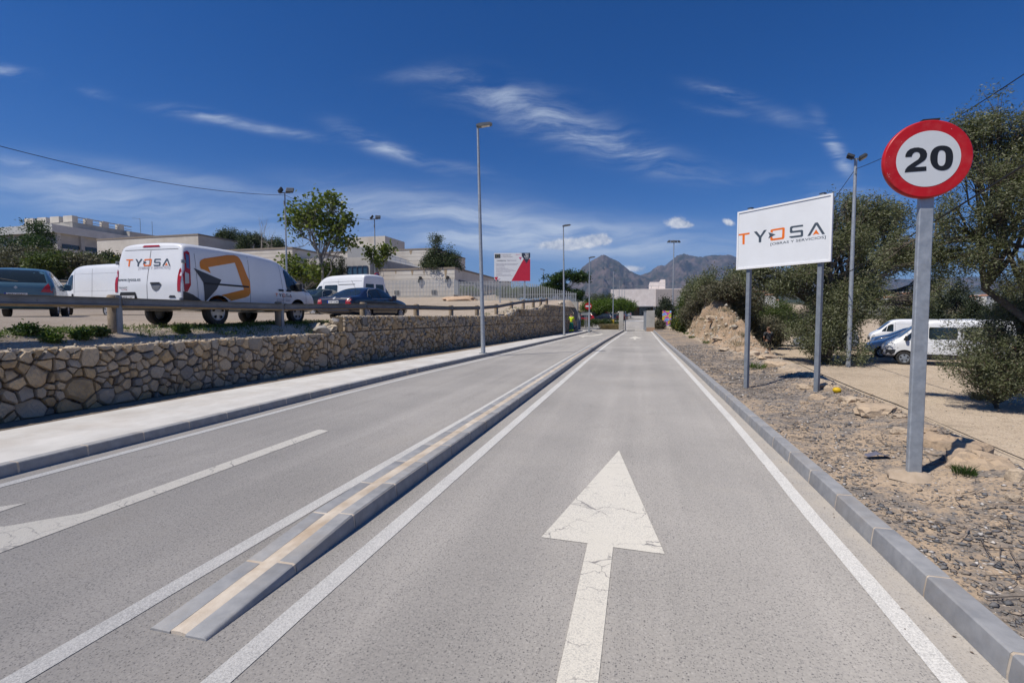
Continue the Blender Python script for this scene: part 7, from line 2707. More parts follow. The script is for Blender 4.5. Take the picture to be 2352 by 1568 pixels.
def in_blobs(blobs, n, seed, shell=0.35, gap=0.0, gs=0.8):
    """points inside a union of ellipsoids (centre, radii), denser to the outside; noise opens gaps"""
    rd = random.Random(seed)
    out = []
    wts = [b[1][0] * b[1][1] * b[1][2] for b in blobs]
    tries = 0
    while len(out) < n and tries < n * 40:
        tries += 1
        c, r_ = rd.choices(blobs, wts)[0]
        d = Vector((rd.gauss(0, 1), rd.gauss(0, 1), rd.gauss(0, 1))).normalized()
        t = shell + (1 - shell) * rd.random() ** 0.5
        p = Vector(c) + Vector((d.x * r_[0], d.y * r_[1], d.z * r_[2])) * t
        if gap and noise.noise(p * gs + Vector((seed, 0, 0))) < gap - 0.5:
            continue
        out.append(p)
    return out


def tree(name, label, base, blobs, trunk_top, r0, nclump, per, spread, leaf, mat, seed, cat='tree', group='trees', bark=None, aspect=0.4, shell=0.35, gap=0.35, gs=0.8, levels=(8, 5), droop=0.0, up=0.0, trunk='trunk', crown='crown', extra=None, flat=1.0, bend=0.15):
    """coordinates of blobs and trunk_top are relative to the base"""
    t = thing(name, label, cat, base, 0, group)
    pts = in_blobs(blobs, nclump, seed, shell, gap, gs)
    me = tubes_mesh(grow((0, 0, -0.15), pts, trunk_top, r0, seed, levels, bend))
    part(trunk, me, bark or BARK, t)
    V, Fq = leafcloud([tuple(p) for p in pts], per, spread, leaf, seed, aspect, droop, up, flat)
    cm = fastmesh(crown, V, Fq)
    part(crown, cm, mat, t)
    if extra:
        for nm, m_, frac, n2, sp2, sz2, as2 in extra:
            rd = random.Random(seed + 5)
            sub = rd.sample(pts, max(1, int(len(pts) * frac)))
            V, Fq = leafcloud([tuple(p) for p in sub], n2, sp2, sz2, seed + 9, as2)
            part(nm, fastmesh(nm, V, Fq), m_, t)
    return t


def shrub(name, label, base, r_, n, per, spread, leaf, mat, seed, group, aspect=0.4, cat='shrub', extra=None, droop=0.0, up=0.3, gap=0.3, stems=0.03):
    blobs = [((0, 0, r_[2] * 0.62), (r_[0], r_[1], r_[2] * 0.62))]
    rd = random.Random(seed)
    for k in range(3):
        a = rd.uniform(0, 6.28)
        blobs.append(((math.cos(a) * r_[0] * 0.5, math.sin(a) * r_[1] * 0.5, r_[2] * rd.uniform(0.5, 0.85)), (r_[0] * 0.5, r_[1] * 0.5, r_[2] * 0.4)))
    return tree(name, label, base, blobs, (rd.uniform(-.2, .2) * r_[0], 0, r_[2] * 0.3), stems, int(n * 1.4), max(4, int(per * .72)), spread * .7, leaf, mat, seed, cat, group, aspect=aspect, shell=0.25, gap=gap, gs=1.6 / max(r_), levels=(5, 3), droop=droop, up=up, trunk='stems', crown='foliage', extra=extra)


def base_at(u, v, d, zf):
    p = at(u, v, d)
    return (p.x, p.y, zf(p.x, p.y))


def off(base, u, v, d):
    p = at(u, v, d)
    return (p.x - base[0], p.y - base[1], p.z - base[2])


def px(d, n):
    return n * d / F


# big olive tree behind the speed limit sign
B = base_at(2395, 890, 13.4, right_z)
bl = [(off(B, 2290, 290, 12.8), (1.05, 1.0, 0.85)), (off(B, 2215, 330, 13), (0.65, 0.7, 0.7)), (off(B, 2330, 420, 12.2), (1.1, 1.0, 1.0)), (off(B, 2210, 500, 13.4), (0.95, 1.0, 0.75)), (off(B, 2110, 560, 13.8), (0.8, 0.9, 0.75)), (off(B, 2050, 600, 14.2), (0.6, 0.7, 0.5)),
      (off(B, 2330, 560, 12.2), (0.9, 1.0, 0.7)), (off(B, 2200, 600, 13.4), (0.9, 0.9, 0.4)), (off(B, 2420, 350, 12.5), (1.2, 1.2, 1.4)), (off(B, 2260, 245, 12.8), (0.5, 0.5, 0.4)), (off(B, 2420, 560, 12.0), (1.0, 1.0, 1.0)), (off(B, 2300, 650, 12.6), (0.6, 0.7, 0.35))]
tree('olive_tree', 'large grey green olive tree rising at the right edge behind the speed limit sign', B, bl, off(B, 2296, 560, 13.0), 0.15, 1250, 62, 0.12, 0.082, OLIVE, 3, group='olive trees', aspect=0.26, shell=0.2, gap=0.43, gs=1.3, levels=(14, 7),
     extra=[('dead_twigs', BROWNB, 0.3, 10, 0.17, 0.10, 0.06)], bend=0.3)
# olive behind the tall mast
B = base_at(1898, 836, 27.5, right_z)
bl = [(off(B, 1985, 475, 28), (1.2, 1.3, 1.0)), (off(B, 2075, 470, 28), (.9, 1, .8)), (off(B, 1900, 560, 27.5), (2.2, 2.0, 1.9)), (off(B, 1800, 640, 27), (2.1, 2.0, 1.0)), (off(B, 1990, 520, 28), (1.6, 1.6, 1.6)), (off(B, 2060, 500, 28), (1.0, 1.2, 1.2)), (off(B, 2040, 600, 28), (1.8, 1.6, 1.3)), (off(B, 1760, 610, 27), (1.4, 1.5, 0.9)),
      (off(B, 1930, 660, 27), (2.0, 2.0, 1.1)), (off(B, 2105, 590, 28), (1.0, 1.2, 1.2)), (off(B, 1920, 480, 27.5), (0.9, 1, 1.0)), (off(B, 2100, 690, 28), (1.0, 1.2, 0.7)), (off(B, 2150, 640, 28), (0.8, 1.0, 0.8))]
tree('olive_tree', 'broad olive tree between the white logo board and the speed limit sign', B, bl, off(B, 1885, 690, 27.5), 0.3, 1400, 62, 0.21, 0.155, OLIVE, 5, group='olive trees', aspect=0.28, shell=0.15, gap=0.43, gs=0.7, levels=(14, 7),
     extra=[('dead_twigs', BROWNB, 0.25, 8, 0.3, 0.22, 0.06)], bend=0.25)
# dense low bush at its foot
B = base_at(1905, 832, 25.8, right_z)
bl = [(off(B, 1905, 740, 25.8), (2.0, 1.6, 1.7)), (off(B, 1850, 775, 25.6), (1.0, 1.2, 1.0)), (off(B, 1965, 730, 26), (1.1, 1.2, 1.9)), (off(B, 1930, 810, 25.3), (1.6, 1.2, 0.7)), (off(B, 2010, 690, 26.3), (0.8, 0.9, 1.1))]
tree('olive_bush', 'dark dense olive bush round the foot of the tall mast', B, bl, (0, 0, 0.8), 0.12, 640, 44, 0.16, 0.13, OLIVE, 8, 'shrub', 'olive bushes', aspect=0.28, shell=0.1, gap=0.2, trunk='stems', crown='foliage', up=0.25)
# bush with open twigs in front of the white minibus
B = base_at(2290, 928, 13.6, right_z)
bl = [(off(B, 2290, 800, 13.6), (0.85, 0.9, 1.1)), (off(B, 2230, 780, 13.4), (0.6, 0.6, 0.7)), (off(B, 2350, 760, 13.4), (0.9, 0.9, 1.4)), (off(B, 2300, 880, 13.2), (0.9, 0.8, 0.5)), (off(B, 2190, 830, 13.3), (0.45, 0.5, 0.45)), (off(B, 2430, 800, 13), (0.9, 0.9, 1.3)), (off(B, 2330, 840, 13), (0.9, 0.8, 0.9)), (off(B, 2250, 850, 13.2), (0.7, 0.6, 0.6)), (off(B, 2190, 770, 13.5), (0.4, 0.5, 0.6))]
tree('olive_bush', 'dark twiggy olive bush low at the right edge in front of the white minibus', B, bl, (0, 0, 0.25), 0.07, 1250, 36, 0.10, 0.072, OLIVE, 13, 'shrub', 'olive bushes', aspect=0.3, shell=0.1, gap=0.26, gs=1.6, levels=(14, 6), trunk='stems', crown='foliage', up=0.2,
     extra=[('dead_twigs', BROWNB, 0.4, 10, 0.14, 0.13, 0.05)])
# cypresses and junipers behind the minibus
for k, (u, d, vt, w, lb) in enumerate([(2150, 42, 655, 0.9, 'slim dark cypress left of the tall juniper behind the minibus'), (2195, 46, 620, 1.6, 'tall pointed dark juniper just right of the sign pole'), (2232, 44, 655, 1.1, 'dark conical cypress right of the tall juniper'), (2300, 40, 650, 1.5, 'dark cypress behind the olive tree trunk'), (2345, 44, 640, 1.6, 'dark conifer at the right edge behind the minibus'), (2108, 48, 700, 1.2, 'low dark juniper behind the parked cars')]):
    B = base_at(u, 800, d, right_z)
    h = top_z(B[0], B[1], vt) - B[2]
    bl = [((0, 0, h * 0.30), (w, w, h * 0.32)), ((0, 0, h * 0.55), (w * 0.75, w * 0.75, h * 0.27)), ((0, 0, h * 0.76), (w * 0.42, w * 0.42, h * 0.2)), ((0, 0, h * 0.9), (w * 0.18, w * 0.18, h * 0.1)), ((w * 0.5, 0, h * 0.35), (w * 0.6, w * 0.6, h * 0.15)), ((-w * 0.5, 0, h * 0.42), (w * 0.5, w * 0.5, h * 0.14))]
    tree('cypress_tree', lb, B, bl, (0, 0, h * 0.6), 0.09, 230, 40, 0.2, 0.22, CYP, 30 + k, group='dark conifers behind the right lot', aspect=0.3, shell=0.15, gap=0.25, gs=0.8, up=0.5)
# bushes behind the right lot
for k, (u, d, vt, w, mt, lb) in enumerate([(2085, 52, 695, 1.9, OLIVE, 'rounded olive bush behind the parked vans left of the sign pole'), (2045, 60, 690, 1.6, SHRUB, 'straw tinted bush beyond the parked vans'), (1770, 62, 700, 2.6, OLIVE, 'grey green bush between the man and the far houses'), (1715, 50, 690, 2.2, SHRUB, 'grey shrub on the far side of the bank')]):
    B = base_at(u, 800, d, right_z)
    h = top_z(B[0], B[1], vt) - B[2]
    shrub('shrub', lb, B, (w, w, h), 150, 42, 0.3, 0.2, mt, 50 + k, 'bushes behind the right lot')
# planting on the bank
bank = [(1640, 38, 630, 1.75, OLIVE, 'biggest olive green bush crowning the bank of spoil'), (1672, 36, 640, 1.5, OLIVE, 'olive green bush right of the biggest one on the bank'), (1606, 42, 648, 1.5, OLIVE, 'olive bush left of the biggest one on the bank'), (1692, 32, 658, 1.5, SHRUB, 'grey green scrub on the bank left of the logo board post'), (1712, 33, 735, .9, SHRUB, 'dry grey scrub low on the bank beside the man'),
        (1738, 42, 716, 1.7, BROOM, 'fresh green broom bush behind the left board post'), (1795, 41, 714, 1.6, BROOM, 'green broom right above the standing man'), (1772, 38, 738, 1.2, SHRUB, 'low scrub behind the standing man'), (1662, 31, 688, 1.0, SHRUB, 'dry scrub hanging over the sandy slope'), (1576, 47, 690, 1.0, BROOM, 'green bush on the far left end of the bank'),
        (1572, 45, 735, .75, BROOM, 'yellow flowering broom at the foot of the bank'), (1516, 57, 742, .45, SHRUB, 'dry bush just right of the wide gate pillar'), (1608, 40, 690, 1.1, SHRUB, 'brown scrub under the biggest bush of the bank'), (1588, 44, 712, .9, SHRUB, 'brown scrub on the far left slope of the bank'), (1556, 50, 738, .6, BROOM, 'low green bush by the painted wall'), (1638, 35, 678, 1.0, SHRUB, 'grey scrub in the middle of the bank top')]
for k, (u, d, vt, w, mt, lb) in enumerate(bank):
    B = base_at(u, 760, d, right_z)
    h = max(0.7, top_z(B[0], B[1], vt) - B[2])
    ex = [('flowers', YELL, 0.3, 6, 0.2, 0.09, 0.8)] if k in (10,) else ([('dead_twigs', BROWNB, 0.6, 12, 0.3, 0.25, 0.05)] if mt is SHRUB else None)
    shrub('bush', lb, B, (w, w * 1.1, h), 190, 46, 0.24, 0.15, mt, 70 + k, 'bushes on the bank of spoil', extra=ex)

# small conifer and trees by the end building
B = base_at(1528, 720, 84, lambda x, y: 0.6)
h = top_z(B[0], B[1], 681) - B[2]
tree('conifer', 'dark conical conifer in front of the end building', B, [((0, 0, h * .4), (1.7, 1.7, h * .4)), ((0, 0, h * .7), (1.0, 1.0, h * .28)), ((0, 0, h * .9), (.4, .4, h * .12))], (0, 0, h * .6), .12, 170, 36, .3, .3, CYP, 91, group='trees round the gate', up=.4)
for k, (u, d, vc, w, hh, mt, lb) in enumerate([(1415, 98, 702, 2.3, 1.15, BRIGHT, 'light green tree beside the lamp posts past the gate'), (1388, 92, 704, 2.3, 1.2, BRIGHT, 'light green tree behind the dark blue hatchback'), (1362, 95, 705, 2.2, 1.1, BRIGHT, 'light green tree behind the no entry sign'), (1440, 108, 705, 1.7, 1.0, BRIGHT, 'light green tree in front of the end building'),
                                               (1376, 135, 690, 4.5, 2.4, PINE, 'dark pine clump far past the car park'), (1420, 150, 694, 4.0, 2.0, PINE, 'dark pines below the mountain saddle')]):
    B = base_at(u, 735, d, lambda x, y: road_z(y))
    z = top_z(B[0], B[1], vc) - B[2]
    tree('car_park_tree', lb, B, [((0, 0, z), (w, w, hh)), ((w * .5, 0, z + .5), (w * .6, w * .6, hh * .6)), ((-w * .5, 0, z - .3), (w * .6, w * .6, hh * .6))], (0, 0, z * .8), .12, 150, 40, .3, .26, mt, 95 + k, group='trees round the gate', aspect=.5)
# ailanthus like tree above the retaining wall
B = base_at(1288, 700, 60, lambda x, y: 3.4)
bl = [(off(B, 1275, 640, 60), (1.6, 1.5, .55)), (off(B, 1310, 632, 60), (1.9, 1.5, .6)), (off(B, 1335, 640, 60), (1.2, 1.2, .6)), (off(B, 1262, 655, 60), (.9, 1, .5)), (off(B, 1300, 672, 60), (1.4, 1.2, .5)), (off(B, 1330, 678, 60), (.8, 1, .8)), (off(B, 1285, 660, 60), (1, 1, .5))]
tree('spreading_tree', 'green tree with flat layered crown above the retaining wall', B, bl, off(B, 1300, 675, 60), .12, 260, 40, .22, .24, AIL, 110, group='trees round the gate', aspect=.45, shell=.1, gap=.25, flat=.6)
for k, (u, d, vt, w, mt, lb) in enumerate([(1258, 62, 678, 1.3, PINE, 'small dark bush right of the red and white billboard'), (1190, 60, 695, 1.5, BRIGHT, 'low green bush behind the fence under the billboard'), (1245, 59, 690, 1.4, BROOM, 'green bush behind the fence right of the billboard post'), (1075, 66, 678, 1.4, BRIGHT, 'small green bush behind the fence by the street lamp'), (1218, 58, 676, 1.5, AIL, 'dark green bush behind the fence right under the billboard corner'), (1160, 61, 682, 1.3, BROOM, 'green bush behind the fence left of the billboard post')]):
    B = base_at(u, 700, d, lot_z)
    h = max(1.0, top_z(B[0], B[1], vt) - B[2])
    shrub('bush', lb, B, (w, w, h), 110, 36, .24, .2, mt, 115 + k, 'bushes behind the bar fence')

# broad poplar behind the parked cars
B = base_at(738, 640, 40, lot_z)
bl = [(off(B, 700, 500, 40), (1.55, 1.6, 1.5)), (off(B, 735, 470, 40), (1.7, 1.7, 1.3)), (off(B, 780, 520, 40), (1.4, 1.5, 1.6)), (off(B, 668, 520, 40), (.8, 1, 1.2)), (off(B, 740, 530, 40), (1.8, 1.6, 1.3)), (off(B, 770, 470, 40), (.9, 1, .9)), (off(B, 655, 590, 40), (.5, .8, .5)), (off(B, 720, 610, 40), (1.4, 1.3, .8)), (off(B, 800, 560, 40), (.7, .8, .8)), (off(B, 800, 500, 40), (.6, .8, .9))]
tree('poplar_tree', 'broad young poplar with scattered green leaves and pale branches', B, bl, off(B, 738, 590, 40), .15, 430, 7, .22, .29, POPLAR, 121, bark=BARKP, group='trees behind the terrace', aspect=.8, shell=.1, gap=.34, gs=.7, levels=(12, 6))
B = base_at(873, 690, 43, lot_z)
bl = [(off(B, 850, 580, 43), (.55, .6, .5)), (off(B, 885, 575, 43), (.7, .6, .55)), (off(B, 868, 600, 43), (.7, .7, .6)), (off(B, 900, 568, 43), (.3, .4, .3))]
tree('poplar_tree', 'small young poplar with few leaves by the no parking sign', B, bl, off(B, 868, 640, 43), .07, 90, 9, .18, .26, POPLAR, 123, bark=BARKP, group='trees behind the terrace', aspect=.8, shell=.1, gap=.2, levels=(5, 4))
B = base_at(680, 650, 42, lot_z)
bl = [(off(B, 690, 620, 42), (1.1, 1, .8)), (off(B, 740, 630, 41), (1.2, 1, .7)), (off(B, 660, 605, 42), (.5, .6, .5))]
tree('poplar_tree', 'low leafy poplar growing under the broad poplar', B, bl, (0, 0, 1.2), .08, 150, 10, .25, .26, POPLAR, 125, bark=BARKP, group='trees behind the terrace', aspect=.8, shell=.1, gap=.3)
# cypresses in front of the recess
for k, (u, d, vt, w, lb) in enumerate([(722, 56, 600, .8, 'thick dark cypress behind the broad poplar trunk'), (763, 57, 594, .62, 'slim dark cypress right of the poplar trunk, left one of the pair'), (785, 57, 590, .95, 'widest dark cypress right of the poplar'), (822, 58, 640, .6, 'short dark cypress left of the blue framed entrance'), (905, 60, 680, .0, '')]):
    if not lb:
        continue
    B = base_at(u, 690, d, lot_z)
    h = top_z(B[0], B[1], vt) - B[2]
    bl = [((0, 0, h * .35), (w, w, h * .36)), ((0, 0, h * .65), (w * .72, w * .72, h * .27)), ((0, 0, h * .88), (w * .3, w * .3, h * .13))]
    tree('cypress_tree', lb, B, bl, (0, 0, h * .6), .1, 200, 34, .18, .22, CYP, 130 + k, group='cypresses in front of the buildings', aspect=.3, shell=.2, gap=.1, up=.7)
B = base_at(1020, 640, 72, lambda x, y: 5)
bl = [(off(B, 1000, 555, 72), (.9, .9, 1.2)), (off(B, 1003, 585, 72), (1.9, 1.8, 1.1)), (off(B, 1010, 608, 72), (2.4, 2, 1.0)), (off(B, 1035, 590, 72), (1.3, 1.3, .8)), (off(B, 985, 605, 72), (1.1, 1.2, .9)), (off(B, 1040, 612, 72), (1.4, 1.4, .8)), (off(B, 1030, 570, 72), (.5, .6, .5)), (off(B, 978, 612, 72), (.6, .6, .5))]
tree('pine_tree', 'irregular dark green pine in front of the large stone block', B, bl, off(B, 1003, 570, 72), .2, 330, 46, .32, .30, PINE, 140, group='pines among the buildings', aspect=.3, shell=.15, gap=.28, gs=.7)
for k, (u, d, v, w, h_, lb) in enumerate([(545, 105, 552, 3.4, 2.4, 'largest rounded dark pine above the company van roof'), (520, 104, 550, 1.8, 1.4, 'left lobe pine beside the largest rounded pine'), (590, 108, 557, 2.4, 1.8, 'rounded dark pine right of the largest one'), (636, 100, 567, 1.6, 1.6, 'small rounded dark pine left of the flood light mast'), (563, 92, 575, .9, 2.4, 'narrow dark conifer against the box building')]):
    B = base_at(u, 640, d, lambda x, y: 8)
    z = top_z(B[0], B[1], v) - B[2]
    tree('pine_tree', lb, B, [((0, 0, z), (w, w, h_)), ((w * .5, 0, z - .4), (w * .6, w * .6, h_ * .7)), ((-w * .5, 0, z - .3), (w * .6, w * .6, h_ * .7))], (0, 0, z * .7), .2, 200, 44, .4, .4, PINE, 145 + k, group='pines among the buildings', aspect=.3, shell=.2, gap=.15)
# bare poplars
for k, (u, d, vt, lb) in enumerate([(603, 80, 492, 'bare grey tree standing up behind the company van roof'), (618, 84, 520, 'lower bare grey tree right of the taller bare one')]):
    B = base_at(u, 600, d, lambda x, y: 10)
    h = top_z(B[0], B[1], vt) - B[2]
    t = thing('bare_tree', lb, 'tree', B, 0, 'bare trees')
    pts = [Vector((random.gauss(0, .9), random.gauss(0, .9), h * random.uniform(.35, 1))) for _ in range(40)]
    part('branches', tubes_mesh(grow((0, 0, 0), pts, (0, 0, h * .55), .14, 150 + k, (6, 4))), BARKP, t)
# scrub hillside upper left: single bushes close together
hill = [(20, 62, 548, 4.2, 'dark pine shaped bush at the upper left edge'), (75, 66, 535, 2.6, 'tall dark bush left of the concrete building'), (10, 55, 590, 3.6, 'dark green bush at the left edge above the blue car'), (60, 54, 585, 3.4, 'grey green bush above the blue car roof'), (110, 56, 590, 3.0, 'yellow flowering bush below the concrete building corner'), (40, 47, 618, 3.0, 'grey bush right behind the blue car'),
        (90, 48, 612, 2.8, 'grey scrub between the blue car and the white panel van'), (140, 50, 605, 2.8, 'brownish grey bush behind the white panel van cab'), (175, 55, 598, 3.0, 'fresh green bush in the middle of the slope'), (205, 52, 605, 2.6, 'green bush above the white panel van'), (240, 52, 612, 2.4, 'bush with yellow flowers above the white panel van tail'), (272, 54, 600, 2.4, 'dark green bush just left of the company van'),
        (310, 58, 600, 2.2, 'dark bush behind the company van roof edge'), (190, 45, 622, 2.0, 'low scrub right behind the white panel van roof'), (125, 44, 626, 2.2, 'low scrub above the white panel van windscreen')]
for k, (u, d, vt, w, lb) in enumerate(hill):
    B = base_at(u, 660, d, lot_z)
    h = max(1.5, top_z(B[0], B[1], vt - 6) - B[2])
    mt = [AIL, AIL, AIL, SHRUB, SHRUB, SHRUB, SHRUB, SHRUB, BROOM, BROOM, BROOM, PINE, PINE, SHRUB, BROOM][k]
    ex = [('flowers', YELL, .22, 7, .25, .14, .8)] if k in (4, 10) else ([('dead_twigs', BROWNB, .6, 10, .4, .35, .05)] if k in (5, 6, 7, 13) else None)
    shrub('bush', lb, B, (w, w, h), 220, 44, .36, .27, mt, 160 + k, 'bushes on the slope behind the cars', extra=ex)
HILLG = soil('scrubby slope', [(0.25, (0.07, 0.068, 0.035)), (0.5, (0.11, 0.10, 0.055)), (0.75, (0.18, 0.15, 0.10))], 0.3)

# hedge and dry grass past the gate
for k in range(7):
    u = 1332 + k * 15
    B = base_at(u, 748, 66, lambda x, y: road_z(y))
    shrub('hedge_bush', ['leftmost hedge bush seen through the gate frame', 'second hedge bush from the left past the gate', 'third hedge bush from the left past the gate', 'middle hedge bush below the dark blue hatchback', 'third hedge bush from the right past the gate', 'hedge bush left of the dry grass', 'hedge bush nearest the yellow cabinet'][k], B, (.75, .6, .95), 70, 34, .14, .12, [AIL, BROOM][k % 2], 180 + k, 'hedge bushes past the gate')


def grass_tuft(name, label, base, rad, h, n, mat, seed, group=None, cat='grass tuft'):
    g = np.random.default_rng(seed)
    a = g.uniform(0, 6.283, n)
    r_ = rad * np.sqrt(g.uniform(0, 1, n)) * .5
    P = np.stack([np.cos(a) * r_, np.sin(a) * r_, np.zeros(n)], 1)
    lean = g.uniform(.1, 1.0, (n, 1)) * np.stack([np.cos(a), np.sin(a), np.zeros(n)], 1) + g.normal(0, .25, (n, 3)) * [1, 1, 0]
    H = h * g.uniform(.5, 1.1, (n, 1))
    mid = P + lean * H * .28 + np.array([[0, 0, 1]]) * H * .62
    tip = P + lean * H * .75 + np.array([[0, 0, 1]]) * H * .95
    s = g.normal(0, 1, (n, 3)) * [1, 1, 0]
    s /= np.linalg.norm(s, axis=1, keepdims=True)
    w = .012 * h / .3 * g.uniform(.5, 1.2, (n, 1))
    V = np.stack([P, mid + s * w, tip, mid - s * w], 1).reshape(-1, 3)
    me = fastmesh('blades', V, np.arange(4 * n).reshape(-1, 4))
    t = thing(name, label, cat, base, 0, group)
    part('blades', me, mat, t)
    return t


for k, (u, d) in enumerate([(1392, 59), (1404, 58.5), (1416, 58)]):
    B = base_at(u, 757, d, lambda x, y: road_z(y))
    grass_tuft('dry_grass', ['straw coloured ornamental grass, left clump by the narrow pillar', 'straw coloured ornamental grass, middle clump by the narrow pillar', 'straw coloured ornamental grass, right clump touching the narrow pillar'][k], B, 1.2, .75, 420, DRYL, 190 + k, 'straw coloured grass past the gate', 'grass')
mb = MB()
pb = on_z(1405, 756.5, 0.1)
mb.bevbox((pb.x - .6, pb.y + .6, .0), (3.6, 1.6, .10), .02)
struct('planter_kerb', mb, CONC)

# weeds along the top of the wall and on the verge
wv = []
rd = random.Random(9)
for _ in range(4200):
    y = rd.uniform(4.2, 17.5) if rd.random() < .8 else rd.uniform(17, 40)
    x = wall_x(y) - rd.uniform(.35, 2.3)
    p = Vector((x * 1.1, y * .5, 0))
    if noise.noise(p * 1.3) + .28 * noise.noise(p * 4) + (0.15 if x < rail_x(y) + .35 else -.05) < .10 - (.12 if 8.5 < y < 15 else 0):
        continue
    wv.append((x, y, lot_z(x, y) + rd.uniform(0, .05)))
V, Fq = leafcloud(wv, 8, .05, .06, 201, .22, up=1.2, flat=.45)
o = link('weeds', fastmesh('weeds', V, Fq), GRASS)
tag(o, 'low green weeds and grass along the top of the gabion wall', 'weeds')
o['kind'] = 'stuff'
for k, (u, v, s_, mt, lb) in enumerate([(228, 772, .15, BROOM, 'dark green weed clump left of the nearest rail post'), (62, 770, .17, AIL, 'dusty weed on the wall top at the left edge'), (120, 786, .13, GRASS, 'bright green weed on the wall top below the blue car'), (185, 778, .13, GRASS, 'bright green weed left of the nearest rail post'), (420, 765, .15, GRASS, 'green weed below the company van rear wheel')]):
    q = on_f(u, v, lot_z)
    shrub('weed', lb, (q.x, q.y, lot_z(q.x, q.y)), (s_, s_, s_ * .8), 50, 22, .05, .06, mt, 210 + k, 'weeds on the wall top', cat='weed', stems=.008)
q = on_f(2215, 1092, right_z)
grass_tuft('grass_tuft', 'small green grass tuft beside the shadow of the speed limit sign', (q.x, q.y, right_z(q.x, q.y)), .16, .10, 200, AIL, 220)
q = on_f(2253, 920, right_z)
grass_tuft('dry_grass', 'brown dry grass in the shade under the olive bush', (q.x, q.y, right_z(q.x, q.y)), .5, .35, 200, DRYL, 221, None, 'grass')
for k, (u, v) in enumerate([(1577, 768), (1590, 777), (1625, 790), (1735, 848)]):
    q = on_f(u, v, right_z)
    grass_tuft('grass_tuft', ['green weeds at the foot of the bank, farthest up the road', 'green weeds at the foot of the bank, second from the far end', 'green weeds on the gravel below the sandy slope', 'small weed beside the left board post'][k], (q.x, q.y, right_z(q.x, q.y)), .5, .22, 160, GRASS, 225 + k, 'weeds on the gravel verge')

# ------------------------------------------------------------------ rocks, pebbles and litter on the right verge
ROCK = islandmat('pinkish limestone', [(0.36, 0.27, 0.19), (0.46, 0.36, 0.26), (0.42, 0.34, 0.255), (0.50, 0.41, 0.31)], bump=1.0, bscale=16, bdist=0.03, objrand=True)
rocks = [(2012, 935, 92, 46, 'largest pale flat rock left of the sign pole'), (1952, 914, 40, 30, 'rounded pinkish rock left of the largest flat rock'), (1981, 917, 24, 18, 'small pink rock between the rounded rock and the largest flat rock'), (1889, 883, 30, 30, 'yellowish rock leaning beside the right board post'), (1912, 890, 36, 17, 'flat rock behind the yellow fruit'), (1878, 911, 36, 14, 'flat pale stone in front of the right board post'),
         (1847, 923, 18, 14, 'small ochre stone on the gravel'), (1848, 886, 34, 26, 'brown lump of rock left of the right board post'), (1731, 810, 30, 28, 'upright yellowish rock below the standing man'), (1762, 818, 40, 20, 'broken pale rock right below the standing man'), (1788, 832, 58, 20, 'flat pale slab in front of the standing man'), (1818, 847, 66, 20, 'long flat pale slab beside the board shadow'),
         (2066, 954, 26, 16, 'small pink rock touching the sign pole on its left'), (2068, 985, 40, 24, 'pale slab half hidden by the sign pole'), (2130, 985, 40, 24, 'pale slab right of the sign pole'), (2180, 1006, 130, 52, 'broad pale slab carrying the sign shadow'), (2250, 1050, 150, 48, 'broad pale slab in front of the grass tuft'), (2338, 1085, 40, 56, 'yellowish rock at the right edge'), (2330, 1140, 30, 30, 'pale broken rock at the right edge below the yellowish one'),
         (1995, 905, 20, 12, 'small stone behind the rounded rock'), (1700, 800, 24, 16, 'pale stone at the foot of the sandy slope'), (1650, 775, 34, 14, 'grey stones halfway up the sandy slope'), (1668, 800, 30, 12, 'pale flat stone below the sandy slope'), (1640, 728, 40, 22, 'grey outcrop on the sandy slope')]
for k, (u, v, w, h, lb) in enumerate(rocks):
    q = on_f(u, v + h * .25, right_z)
    d = -(RCt @ (q - EYEV)).z
    wx, hz_ = px(d, w) / 2, px(d, h) / 2
    fl = w / h > 2
    mb = MB()
    if fl and w > 34:
        rg = random.Random(500 + k)
        N_ = 18
        ang = [2 * math.pi * j / N_ for j in range(N_)]
        rad_ = [rg.uniform(.62, 1.05) for j in range(N_)]
        rings_, th = [], max(.05, hz_ * .5)
        for f, z_ in ((1.0, -.10), (1.03, th * .15), (.95, th * .8), (.72, th), (.45, th * 1.08), (.2, th * 1.02)):
            rings_.append([(math.cos(a) * wx * r_ * f * rg.uniform(.94, 1.05), math.sin(a) * wx * 1.1 * r_ * f * rg.uniform(.94, 1.05), z_ + (rg.uniform(-.03, .03) if z_ > 0 else 0)) for a, r_ in zip(ang, rad_)])
        mb.add([p for r_ in rings_ for p in r_] + [(0, 0, th)], [(i * N_ + j, i * N_ + (j + 1) % N_, (i + 1) * N_ + (j + 1) % N_, (i + 1) * N_ + j) for i in range(5) for j in range(N_)] + [(5 * N_ + j, 5 * N_ + (j + 1) % N_, 6 * N_) for j in range(N_)])
        o = part('rock', mb, ROCK, None, 24)
        o.location = (q.x, q.y, right_z(q.x, q.y))
        o.rotation_euler = (random.uniform(-.05, .05), random.uniform(-.05, .05), YAW)
        tag(o, lb, 'rock', 'pale rocks along the edge of the verge')
        continue
    mb.blob((0, 0, 0), (wx * 1.02, wx * (1.15 if fl else .85), max(.035, hz_ * (.55 if fl else .95))), 300 + k, 3, .22, Matrix.Rotation(random.uniform(-.4, .4) + YAW, 3, 'Z'))
    mb.v = [(x, y, z if z < hz_ * .5 else hz_ * .5 + (z - hz_ * .5) * .35) for x, y, z in mb.v]
    o = part('rock', mb, ROCK, None, 24)
    o.location = (q.x, q.y, right_z(q.x, q.y) + hz_ * .15)
    tag(o, lb, 'rock', 'pale rocks along the edge of the verge')
q = on_f(1922, 902, right_z)
mb = MB().blob((0, 0, 0), (.075, .06, .055), 3, 2, .06)
o = part('yellow_fruit', mb, pm('yellow peel', (.62, .40, .008), .5, bump=.2), None, 60)
o.location = (q.x, q.y, q.z + .05)
